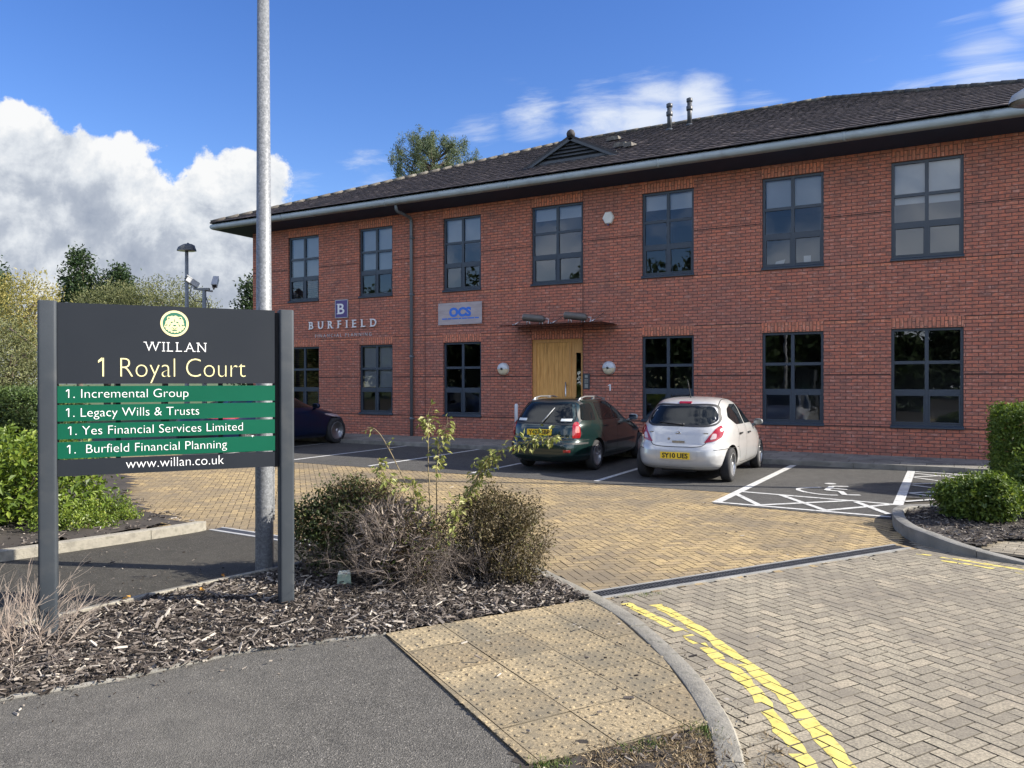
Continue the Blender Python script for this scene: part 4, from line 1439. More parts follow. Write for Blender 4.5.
def ring(o, z):
    return [(EXL + .1 - o, EY + .1 - o, z), (EXR - .1 + o, EY + .1 - o, z), (EXR - .1 + o, EYB - .1 + o, z), (EXL + .1 - o, EYB - .1 + o, z)]
def sweep(prof, name, m_, parent, smooth=True):
    mb = MB()
    vs = []; fs = []
    for o, z in prof:
        vs += ring(o, z)
    for i in range(len(prof) - 1):
        for j in range(4):
            fs.append((i * 4 + j, i * 4 + (j + 1) % 4, (i + 1) * 4 + (j + 1) % 4, (i + 1) * 4 + j))
    mb.add(vs, fs, 0, smooth)
    return mb.build(name, m_, parent, recalc=False, sharp=50)
prof = [(-.05, 6.875), (.04, 6.875), (.045, 6.868)] + [(.03 + .10 * math.cos(R(a)), 6.765 + .098 * math.sin(R(a))) for a in range(75, -100, -12)] + [(-.02, 6.668)]
gut = sweep(prof[::-1], 'gutter', m_gut, office)
sweep([(-1.02, 6.575), (-.05, 6.665), (-.0195, 6.666)], 'soffit', m_soffit, office, False)
mb = MB()
for x in np.arange(EXL + 3.2, EXR, 4.0):
    mb.lathe([(.104, -.03), (.104, .03)], 14, (x, EY + .07, 6.765), 'x')
mb.build('gutter_joint', m_gut, gut)

# downpipe with swan neck
mb = MB()
px_, py_ = -13.44, D - .065
mb.tube([(px_, EY + .12, 6.70), (px_, EY + .13, 6.56), (px_, EY + .18, 6.50), (px_, py_ - .10, 6.44), (px_, py_ - .02, 6.41), (px_, py_, 6.33), (px_, py_, 5.9), (px_, py_, 0.1)], .046, 14)
for z in (5.85, 4.2, 2.4, 0.6):
    mb.lathe([(.056, -.04), (.056, .04)], 14, (px_, py_, z))
    mb.box(px_ - .075, px_ + .075, py_ + .02, D - .003, z - .02, z + .02)
mb.build('downpipe', m_pipe, office)

# gablet vent
mb = MB()
gx, gy, gz, hw, hh = -8.83, 19.22, 7.70, 1.34, 0.66
def tri(y0, s, z0):
    return [(gx - hw * s, y0, z0), (gx + hw * s, y0, z0), (gx, y0, z0 + hh * s)]
yb = gy + (hh + .08) / TP
zt = gz + hh
# roof planes of the gablet
for s in (-1, 1):
    a = (gx + s * (hw + .16), gy - .10, gz - .035); b = (gx, gy - .10, zt + .05); c = (gx, yb, zt + .05); d = (gx + s * (hw + .16), gy + .05, gz - .0)
    mb.add([a, b, c, d] + [(p[0], p[1], p[2] - .07) for p in (a, b, c, d)], [(0, 1, 2, 3), (4, 7, 6, 5), (0, 4, 5, 1), (1, 5, 6, 2), (2, 6, 7, 3), (3, 7, 4, 0)], 1)
    # barge boards
    u = Vector((0 - s * hw, 0, hh)).normalized(); n = Vector((u.z, 0, -u.x)) * s
    c0 = Vector((gx + s * hw * .5, gy - .075, gz + hh * .5 - .045))
    mb.obox(c0, u * (math.hypot(hw, hh) / 2 + .06), (0, .022, 0), Vector((abs(u.z) * s, 0, abs(u.x))) * .055, 0)
mb.add([(gx - hw, gy, gz), (gx + hw, gy, gz), (gx, gy, zt)], [(0, 1, 2)], 2)
mb.box(gx - hw * .98, gx + hw * .98, gy - .03, gy - .004, gz - .02, gz + .10, 0)
for i in range(4):
    z = gz + .16 + i * .095
    w = hw * (1 - (z - gz) / hh) - .17
    if w > .05:
        mb.add([(gx - w, gy - .05, z), (gx + w, gy - .05, z), (gx + w, gy - .01, z + .06), (gx - w, gy - .01, z + .06)], [(0, 1, 2, 3)], 0)
mb.box(gx - hw - .1, gx + hw + .1, gy - .14, gy - .04, gz - .075, gz - .035, 3)
mb.lathe([(.11, -.06), (.12, .03), (.09, .10), (.03, .14)], 12, (gx, gy - .05, zt + .06), 'z', 1)
mb.build('gablet_vent', [m_dgrey, mat('gablet_tile', (0.035, 0.032, 0.034), (0.05, 0.045, 0.046), 9, 0.8, 0.5, 40), m_black, m_lead], office)
# flues and vent tiles
for x, y, z0, z1 in ((-7.59, 24.02, 9.68, 10.50), (-7.13, 24.68, 9.95, 10.80)):
    mb = MB()
    mb.tube([(x, y, z0), (x, y, z1)], .075, 14)
    mb.lathe([(.10, 0), (.105, .03), (.105, .13), (.08, .15)], 14, (x, y, z1 - .32))
    mb.lathe([(.08, 0), (.10, .02), (.10, .12), (.02, .16)], 14, (x, y, z1 - .06))
    mb.lathe([(.17, 0), (.09, .09)], 14, (x, y, z0))
    mb.build('flue', m_dgrey, roof)
for x, y, w in ((-9.21, 23.31, .22), (-7.98, 20.75, .2), (-7.6, 20.4, .12)):
    z = ZE + (y - EY) * TP + .03
    mb = MB(); mb.add([(x - w, y - .15, z - .04), (x + w, y - .15, z - .04), (x + w * .8, y - .12, z + .09), (x - w * .8, y - .12, z + .09), (x - w, y + .3, z + .13), (x + w, y + .3, z + .13)], [(0, 1, 2, 3), (3, 2, 5, 4), (0, 3, 4), (1, 5, 2)])
    mb.build('vent_tile', m_ridge, roof)

# ------------------------------------------------------------------ things fixed to the front
m_letter = mat('sign_letter_white', (0.78, 0.78, 0.78), rough=0.5)
m_purple = mat('sign_purple', (0.085, 0.05, 0.19), rough=0.35)
m_acryl = glass_mat('acrylic_sheet', 1.35, (0.62, 0.60, 0.60))
m_ocs = mat('sign_blue', (0.035, 0.16, 0.62), rough=0.4)
m_silver = mat('sign_silver', (0.45, 0.45, 0.46), rough=0.4, metal=.6)

sg = thing('company_sign', 'white BURFIELD letters with a purple B plaque above on the red brick wall', 'sign', (-16.1, D, 3.05))
lx = 16.1
mb = MB(); mb.box(-16.36 + lx, -15.89 + lx, -.035, -.002, 3.66 - 3.05, 4.18 - 3.05); mb.build('plaque', m_purple, sg)
mb = MB()
for x0, x1, z0, z1 in ((-16.37, -15.88, 4.181, 4.20), (-16.37, -15.88, 3.64, 3.659), (-16.381, -16.361, 3.64, 4.20), (-15.889, -15.87, 3.64, 4.20)):
    mb.box(x0 + lx, x1 + lx, -.038, -.002, z0 - 3.05, z1 - 3.05)
mb.build('plaque_rim', m_silver, sg)
serif_word('monogram', 'B', m_letter, sg, -16.27 + lx, -16.0 + lx, 3.76 - 3.05, .32, -.036, .01, bold=.012)
serif_word('lettering', 'BURFIELD', m_letter, sg, -17.45 + lx, -14.76 + lx, 3.33 - 3.05, .235, -.02, .03, gap=.62, bold=.008)
lettering('tagline', 'FINANCIAL PLANNING', mat('sign_letter_grey', (0.55, 0.55, 0.56), rough=.5), sg, -17.22 + lx, -14.96 + lx, 3.06 - 3.05, .10, -.01, bold=-.012, thick=.012, spacing=1.5)

sg = thing('company_sign', 'clear acrylic panel with blue OCS lettering above a ground floor window', 'sign', (-11.78, D, 3.28))
lx = 11.78
mb = MB(); mb.box(-12.51 + lx, -11.05 + lx, -.05, -.042, 0.0, .615); mb.build('panel', mat('frosted_acrylic', (0.46, 0.40, 0.40), (0.36, 0.30, 0.295), 2.2, 0.35, stretch=(1, 1, 5)), sg)
lettering('lettering', 'OCS', m_ocs, sg, -12.13 + lx, -11.40 + lx, .235, .225, -.051, bold=.055, thick=.006)
mb = MB(); x = -12.37 + lx
for w in (.17, .12, .2, .09, .16, .22, .13):
    mb.box(x, x + w, -.055, -.051, .150, .185); x += w + .022
mb.build('strapline', m_ocs, sg)
mb = MB()
for x in (-12.46, -11.78, -11.1):
    for z in (.045, .57):
        mb.lathe([(.014, .04), (.014, .062)], 10, (x + lx, 0, z), 'y')
mb.build('fixing', m_steel, sg)

m_lens = mat('opal_lens', (0.66, 0.58, 0.40), rough=0.45)
m_cap = mat('lamp_cap_silver', (0.50, 0.53, 0.57), (0.58, 0.61, 0.64), 8, 0.5, metal=.1)
def bulkhead(x, z, r, label):
    t = thing('wall_light', label, 'wall light', (x, D, z), 0, 'round bulkhead lights beside the door')
    prof = [(r, .003), (r, .05), (r * .97, .075), (r * .85, .10), (r * .55, .122), (r * .2, .13)]
    mb = MB(); mb.lathe([(r * 1.03, .003), (r * 1.03, .035)], 28, (0, 0, 0), 'y'); mb.build('base', m_cap, t)
    n = 32
    for nm, m_, a0, a1 in (('eyelid', m_cap, 0, 180), ('lens', m_lens, 180, 360)):
        vs = []; fs = []
        k_ = 16
        for pr, h in prof:
            for j in range(k_ + 1):
                a = R(a0 + (a1 - a0) * j / k_)
                e = 1.02 if nm == 'eyelid' else 1.0
                vs.append((pr * e * math.cos(a), -(h + (.012 if nm == 'eyelid' else 0)), pr * e * math.sin(a)))
        for i in range(len(prof) - 1):
            for j in range(k_):
                fs.append((i * (k_ + 1) + j, i * (k_ + 1) + j + 1, (i + 1) * (k_ + 1) + j + 1, (i + 1) * (k_ + 1) + j))
        mb = MB(); mb.add(vs, fs, 0, True); mb.build(nm, m_, t)
bulkhead(-10.38, 2.015, .165, 'round silver and cream wall light on brick beside the window under the OCS panel')
bulkhead(-7.31, 2.015, .165, 'round silver and cream wall light on brick above the numeral 1')

def floodlight(x, label):
    t = thing('floodlight', label, 'floodlight', (x, D - .55, 3.119), 0, 'floodlights standing on the canopy')
    mb = MB()
    ax = Vector((.95, .25, -.12)).normalized()
    c0 = Vector((0, 0, .19))
    mb.tube([c0 - ax * .30, c0 - ax * .27, c0 + ax * .22, c0 + ax * .28], [.085, .095, .095, .06], 16)
    mb.build('housing', mat('floodlight_bronze', (0.11, 0.098, 0.088), (0.14, 0.125, 0.11), 6, 0.4), t)
    mb = MB(); mb.tube([c0 - ax * .302, c0 - ax * .306], [.08, .078], 16); mb.build('lens', m_steel, t)
    mb = MB()
    for s in (-1, 1):
        b = c0 + ax * s * .17
        mb.tube([(b.x - .05, b.y, 0), b], .012, 6); mb.tube([(b.x + .07, b.y, 0), b], .012, 6)
    mb.tube([c0 + ax * .2, c0 + ax * .34 + Vector((0, .1, .02)), (c0 + ax * .36).to_tuple()[:2] + (0.02,)], .012, 6)
    mb.build('bracket', m_steel, t)
floodlight(-9.16, 'bronze tube floodlight on the door canopy, the one nearer the OCS panel')
floodlight(-7.98, 'bronze tube floodlight on the door canopy, the one nearer the white alarm box')

t = thing('alarm_box', 'white six-sided alarm box high on the brick wall', 'alarm box', (-7.32, D, 5.80))
hx = [(.155 * math.cos(R(a)), .17 * math.sin(R(a))) for a in (0, 60, 120, 180, 240, 300)]
m_alarm = mat('alarm_white', (0.74, 0.73, 0.68), (0.66, 0.65, 0.60), 6, 0.4)
mb = MB(); mb.add([(x, -.002, z) for x, z in hx] + [(x, -.06, z) for x, z in hx] + [(x * .86, -.085, z * .86) for x, z in hx], [tuple(range(12, 18))[::-1]] + [(i, (i + 1) % 6, 6 + (i + 1) % 6, 6 + i) for i in range(6)] + [(6 + i, 6 + (i + 1) % 6, 12 + (i + 1) % 6, 12 + i) for i in range(6)])
mb.build('cover', m_alarm, t, recalc=True)
mb = MB(); mb.lathe([(.03, .0), (.028, .02), (.012, .03)], 12, (0.0, -.05, -.19), 'z'); mb.build('strobe', mat('strobe_blue', (0.05, 0.1, 0.3), rough=.2), t)

t = thing('door_intercom', 'steel intercom panel on the brick beside the oak door', 'intercom', (-7.93, D, 1.48))
mb = MB(); mb.box(-.085, .085, -.03, -.002, 0, .40); mb.build('back_box', m_dgrey, t)
mb = MB(); mb.box(-.045, .045, -.036, -.0305, .03, .13); mb.box(-.045, .045, -.036, -.0305, .15, .26); mb.box(-.04, .04, -.036, -.0305, .29, .36); mb.build('face_plate', m_steel, t)
mb = MB()
for i in range(3):
    for j in range(4):
        mb.lathe([(.008, .036), (.007, .042)], 8, (-.025 + i * .025, 0, .17 + j * .022), 'y')
mb.build('button', m_dgrey, t)

t = thing('house_number', 'small pale numeral 1 on the brick below a round wall light', 'numeral', (-7.31, D, 1.44))
lettering('numeral', '1', m_letter, t, -.035, .04, 0, .165, -.004, thick=.012)

# ------------------------------------------------------------------ the name board by the path
m_post = mat('sign_post_grey', (0.030, 0.037, 0.045), (0.038, 0.045, 0.053), 4, 0.62, 0.05, 60, spec=.3, c3=(0.05, 0.055, 0.06), s3=5)
m_panel = mat('sign_panel_grey', (0.015, 0.0185, 0.0245), (0.018, 0.0215, 0.0275), 1.5, 0.5, 0.03, 8, spec=.22)
m_green = mat('sign_green', (0.002, 0.078, 0.042), (0.003, 0.088, 0.048), 2, 0.45, spec=.18)
m_cream = mat('sign_cream', (0.78, 0.70, 0.36), rough=0.45)
m_wtxt = mat('sign_text_white', (0.82, 0.82, 0.80), rough=0.45)
SL = Vector((-5.10, 2.91, 0.0))
board = thing('name_board', 'dark grey post sign with green tenant strips reading 1 Royal Court, standing in bark', 'sign', SL, math.atan2(0.82077, 0.57126))
def post(s, z1, w, dpt):
    n = 48; ring_ = []
    for i in range(n):
        a = 2 * math.pi * i / n
        c, s_ = math.cos(a), math.sin(a)
        ring_.append((w / 2 * math.copysign(abs(c) ** .26, c), dpt / 2 * math.copysign(abs(s_) ** .26, s_)))
    mb = MB()
    zs = [(-.12, 1), (.3, 1), (.8, 1), (1.5, 1), (z1 - .008, 1), (z1, .93)]
    vs = [(s + x * k_, y * k_, z) for z, k_ in zs for x, y in ring_]
    fs = [(i * n + j, i * n + (j + 1) % n, (i + 1) * n + (j + 1) % n, (i + 1) * n + j) for i in range(len(zs) - 1) for j in range(n)]
    fs.append(tuple((len(zs) - 1) * n + j for j in range(n)))
    mb.add(vs, fs, 0, True)
    return mb.build('post', m_post, board, sharp=50)
post(.006, 2.208, .108, .13)
post(1.518, 2.206, .104, .13)
mb = MB(); mb.box(1.430, 1.464, -.025, .035, 1.055, 2.185); mb.build('channel', m_black, board)
mb = MB(); mb.box(.052, .066, -.02, .03, 1.055, 2.185); mb.build('channel', m_black, board)
def panel(name, z0, z1, m_, y=-.035, x0=.062, x1=1.436):
    mb = MB(); mb.box(x0, x1, y, y + .022, z0, z1)
    return mb.build(name, m_, board)
pn = panel('header_panel', 1.667, 2.200, m_panel)
serif_word('lettering', 'WILLAN', m_wtxt, pn, .580, .966, 1.889, .064, -.0352, .002, gap=.26, bold=-.014)
lettering('lettering', '1 Royal Court', m_cream, pn, .297, 1.232, 1.712, .132, -.0352, thick=.002, bold=-.02)
# round crest: cream ring, green field, cream lion mask
ex, ez, er = .765, 2.083, .090
mb = MB()
def disc(mb, cx, cz, r, y, mi=0, n=32, sx=1.0, sz=1.0, rot=0):
    mb.add([(cx + r * (sx * math.cos(a) * math.cos(rot) - sz * math.sin(a) * math.sin(rot)), y, cz + r * (sx * math.cos(a) * math.sin(rot) + sz * math.sin(a) * math.cos(rot))) for a in [2 * math.pi * i / n for i in range(n)]], [tuple(range(n))], mi)
yy = -.0356
disc(mb, ex, ez, er, yy, 0, 48)
disc(mb, ex, ez, er * .84, yy - .0004, 1, 48)
rr = random.Random(3)
for i in range(13):
    a = 2 * math.pi * i / 13
    disc(mb, ex + .047 * math.cos(a), ez + .042 * math.sin(a) - .002, .0145 + rr.uniform(-.002, .003), yy - .0008 - i * .00002, 0, 14)
for i in range(9):
    a = math.pi * (1.12 + .76 * i / 8)
    disc(mb, ex + .063 * math.cos(a), ez + .058 * math.sin(a), .008, yy - .0012 - i * .00002, 0, 10)
disc(mb, ex, ez, .045, yy - .0016, 0, 28)
disc(mb, ex, ez - .022, .026, yy - .0019, 0, 20)
for s in (-1, 1):
    disc(mb, ex + s * .036, ez + .036, .012, yy - .0020, 0, 14); disc(mb, ex + s * .036, ez + .036, .006, yy - .0023, 1, 12)
    disc(mb, ex + s * .018, ez + .008, .0075, yy - .0023, 1, 12, 1.2, .6, -s * .35)
    disc(mb, ex + s * .010, ez - .032, .0075, yy - .0024, 1, 12, 1.4, .35, s * .5)
    disc(mb, ex + s * .030, ez - .012, .008, yy - .0024, 1, 12, .35, 1.5, s * .4)
    disc(mb, ex + s * .052, ez - .012, .006, yy - .0026, 1, 12, .6, 1.3, s * .8)
disc(mb, ex, ez - .014, .010, yy - .0024, 1, 12, 1.0, .6)
disc(mb, ex, ez + .020, .010, yy - .0024, 1, 12, .22, 1.2)
disc(mb, ex, ez - .046, .014, yy - .0025, 1, 12, 1.3, .35)
mb.build('crest', [m_cream, mat('crest_green', (0.02, 0.135, 0.085), rough=.4)], pn)
for z0, z1, txt, x0, x1, b, cap in ((1.541, 1.652, '1. Incremental Group', .111, .852, 1.574, .058), (1.421, 1.528, '1. Legacy Wills & Trusts', .111, .921, 1.449, .058),
                                    (1.303, 1.405, '1. Yes Financial Services Limited', .122, 1.212, 1.330, .058), (1.176, 1.284, '1.  Burfield Financial Planning', .116, 1.104, 1.208, .058)):
    p_ = panel('tenant_strip', z0, z1, m_green, -.036 + random.uniform(-.001, .001))
    lettering('lettering', txt, m_wtxt, p_, x0, x1, b, cap, -.0372, thick=.0015, bold=-.014)
p_ = panel('web_strip', 1.060, 1.168, m_panel)
lettering('lettering', 'www.willan.co.uk', m_wtxt, p_, .461, 1.083, 1.095, .064, -.0352, thick=.0015, bold=-.014)
mb = MB(); mb.box(.07, 1.43, -.0125, .02, 1.08, 1.10); mb.box(.07, 1.43, -.0125, .02, 2.1, 2.12); mb.box(.4, .43, -.0124, .01, 1.06, 2.18); mb.box(1.05, 1.08, -.0124, .01, 1.06, 2.18)
mb.build('backing_rail', m_black, board)

# ------------------------------------------------------------------ lamp columns, camera pole, bollard
def galv_mat():
    m = bpy.data.materials.new('galvanised_steel'); m.use_nodes = True
    k = NT(m.node_tree); p = m.node_tree.nodes['Principled BSDF']
    co = k.n('ShaderNodeTexCoord').outputs['Object']
    v = k.n('ShaderNodeTexVoronoi'); v.inputs['Scale'].default_value = 75; k.l(co, v.inputs['Vector'])
    sp_ = k.n('ShaderNodeSeparateColor'); k.l(v.outputs['Color'], sp_.inputs[0])
    c = k.ramp(sp_.outputs[0], [(0, (0.13, 0.138, 0.145)), (.5, (0.18, 0.188, 0.196)), (1, (0.25, 0.258, 0.267))])
    mp = k.n('ShaderNodeMapping'); mp.inputs['Scale'].default_value = (6, 6, .8); k.l(co, mp.inputs[0])
    c = k.mixc(k.m('MULTIPLY', k.smooth(k.noise(mp.outputs[0], 2.2, 6), .45, .75), .5), c, (0.12, 0.126, 0.132))
    k.l(c, p.inputs['Base Color']); p.inputs['Metallic'].default_value = .2; p.inputs['Roughness'].default_value = .52
    k.l(k.m('ADD', k.m('MULTIPLY', sp_.outputs[1], .2), .42), p.inputs['Roughness'])
    return m
m_galvp = galv_mat()
m_lamp = mat('lantern_dark', (0.050, 0.054, 0.058), (0.065, 0.07, 0.074), 6, 0.5)
m_diff = mat('lantern_glass', (0.30, 0.31, 0.31), rough=0.2, coat=.4)
m_colg = mat('column_grey', (0.15, 0.165, 0.175), (0.19, 0.205, 0.215), 5, 0.5)
def lantern(parent, z, s=1.0, m_=None):
    """half-dome post-top lantern with a flat glass underneath"""
    m_ = m_ or m_lamp
    mb = MB(); n = 28; prof = [(.34, -.02), (.335, .02), (.30, .10), (.235, .17), (.15, .215), (.05, .235), (.035, .26), (.01, .27)]
    vs = []; fs = []
    for r, h in prof:
        for j in range(n):
            a = 2 * math.pi * j / n
            vs.append((r * s * math.cos(a) * 1.0 - (.05 * s if h > .1 else 0), r * s * math.sin(a) * .85, z + h * s + .0))
    for i in range(len(prof) - 1):
        for j in range(n):
            fs.append((i * n + j, i * n + (j + 1) % n, (i + 1) * n + (j + 1) % n, (i + 1) * n + j))
    fs.append(tuple((len(prof) - 1) * n + j for j in range(n)))
    mb.add(vs, fs, 0, True)
    mb.build('hood', m_, parent)
    mb = MB(); mb.lathe([(.31 * s, -.018), (.30 * s, -.012), (.2 * s, .0), (.02 * s, .01)], 24, (0, 0, z)); mb.build('glass', m_diff, parent)
    mb = MB(); mb.tube([(0, 0, z - .12), (0, 0, z + .01)], [.055 * s, .06 * s], 14); mb.build('spigot', m_, parent)

t = thing('lamp_column', 'tall galvanised steel lamp column in bark just behind the name board', 'lamp column', (-5.21, 4.86, 0))
mb = MB()
mb.tube([(0, 0, -.1), (0, 0, 1.15)], [.078, .076], 28, cap=False)
mb.tube([(0, 0, 1.15), (0, 0, 1.19), (0, 0, 6.0)], [.076, .072, .046], 28)
mb.build('pole', m_galvp, t)
mb = MB(); mb.box(-.045, .045, .066, .0785, .45, .95); mb.build('access_door', m_galvp, t)
lantern(t, 6.05)
t = thing('lamp_column', 'slim grey lamp post with dark domed lantern beyond the name board', 'lamp column', at(187, 25.4), R(205))
mb = MB(); mb.tube([(0, 0, -.1), (0, 0, 1.3)], .085, 16, cap=False); mb.tube([(0, 0, 1.3), (0, 0, 1.34), (0, 0, 5.95)], [.085, .07, .055], 16); mb.build('pole', m_colg, t)
lantern(t, 6.02, .92)
t = thing('lamp_column', 'lamp post behind the clipped hedge with its pale lantern at the roof edge', 'lamp column', (1.24, 13.95, 0), R(190))
mb = MB(); mb.tube([(0, 0, -.1), (0, 0, 1.3)], .085, 16, cap=False); mb.tube([(0, 0, 1.3), (0, 0, 1.34), (0, 0, 5.85)], [.085, .07, .055], 16); mb.build('pole', m_colg, t)
lantern(t, 5.90, 1.0, mat('lantern_pale', (0.36, 0.36, 0.35), (0.42, 0.42, 0.41), 6, 0.45))

t = thing('camera_pole', 'grey pole carrying two security cameras beyond the name board', 'camera pole', at(204.5, 24.0), R(28))
mb = MB(); mb.tube([(0, 0, -.1), (0, 0, 4.55)], [.075, .06], 14); mb.tube([(-.30, 0, 4.58), (.26, 0, 4.5)], .03, 8)
mb.box(-.16, .16, -.06, .06, 4.53, 4.6); mb.build('pole', m_colg, t)
m_cam = mat('camera_grey', (0.30, 0.31, 0.32), (0.36, 0.37, 0.38), 6, 0.4)
for x, d, s in ((-.38, Vector((-.55, -.55, .45)), 1.0), (.36, Vector((.15, -.75, -.65)), 1.0)):
    d.normalize()
    c0 = Vector((x, -.02, 4.78)); u = d.cross(Vector((0, 0, 1))).normalized(); w = u.cross(d)
    mb = MB(); mb.obox(c0, d * .21, u * .075, w * .075); mb.obox(c0 + w * .085 + d * .03, d * .23, u * .085, w * .012)
    mb.tube([c0 - w * .08 - d * .05, (x * .8, 0, 4.56)], .03, 8)
    cb = mb.build('security_camera', m_cam, t)
    mb = MB(); mb.tube([c0 + d * .20, c0 + d * .218], .055, 14); mb.build('lens', m_black, cb)
mb = MB(); mb.tube([(-.40, .0, 4.66), (-.46, .0, 4.40), (-.30, 0, 4.20), (-.05, 0, 4.16)], .016, 6); mb.tube([(.06, 0, 4.3), (.13, 0, 4.1), (.12, 0, 3.9), (.06, 0, 3.8)], .016, 6)
mb.build('cable', m_lamp, t)

t = thing('bollard', 'slim pale post on the pavement left of the green estate car', 'bollard', (-9.10, 16.55, 0.1))
mb = MB(); mb.tube([(0, 0, 0), (0, 0, 1.0), (0, 0, 1.03)], [.042, .042, .025], 16); mb.build('post', mat('bollard_white', (0.55, 0.56, 0.57), (0.62, 0.63, 0.64), 6, .4), t)
mb = MB(); mb.lathe([(.085, 0), (.085, .015), (.045, .03)], 16); mb.build('base_plate', m_dgrey, t)

# ------------------------------------------------------------------ cars
def pchip(xk, yk, x):
    xk = np.array(xk, float); yk = np.array(yk, float)
    h = np.diff(xk); dl = np.diff(yk) / h
    m = np.zeros_like(yk)
    for i in range(1, len(xk) - 1):
        if dl[i - 1] * dl[i] > 0:
            w1 = 2 * h[i] + h[i - 1]; w2 = h[i] + 2 * h[i - 1]
            m[i] = (w1 + w2) / (w1 / dl[i - 1] + w2 / dl[i])
    m[0], m[-1] = dl[0], dl[-1]
    i = np.clip(np.searchsorted(xk, x) - 1, 0, len(xk) - 2)
    t = (x - xk[i]) / h[i]
    return (2 * t**3 - 3 * t**2 + 1) * yk[i] + (t**3 - 2 * t**2 + t) * h[i] * m[i] + (-2 * t**3 + 3 * t**2) * yk[i + 1] + (t**3 - t**2) * h[i] * m[i + 1]

m_rubber = mat('tyre_rubber', (0.016, 0.016, 0.017), (0.026, 0.026, 0.027), 9, 0.85, 0.3, 60)
m_cglass2 = mat('car_glass', (0.008, 0.010, 0.011), rough=0.03, spec=0.35)
m_trim = mat('car_trim_black', (0.018, 0.018, 0.019), rough=0.55)
m_gap = mat('panel_gap', (0.012, 0.012, 0.012), rough=0.9)
m_redlens = mat('tail_lens_red', (0.27, 0.008, 0.010), rough=0.12, coat=1.0)
m_clearlens = mat('tail_lens_clear', (0.50, 0.38, 0.37), rough=0.12, coat=1.0)
m_chrome = mat('chrome', (0.75, 0.75, 0.76), rough=0.12, metal=1.0)
m_alloy = mat('wheel_silver', (0.42, 0.43, 0.44), (0.48, 0.49, 0.5), 9, 0.35, metal=.7)
m_plate = mat('number_plate_yellow', (0.80, 0.55, 0.03), rough=0.35, coat=.5)
m_under = mat('underbody', (0.012, 0.012, 0.012), rough=0.95)
m_plate_txt = mat('plate_black', (0.01, 0.01, 0.01), rough=0.5)
m_sticker = mat('white_sticker', (0.62, 0.66, 0.66), rough=0.5)


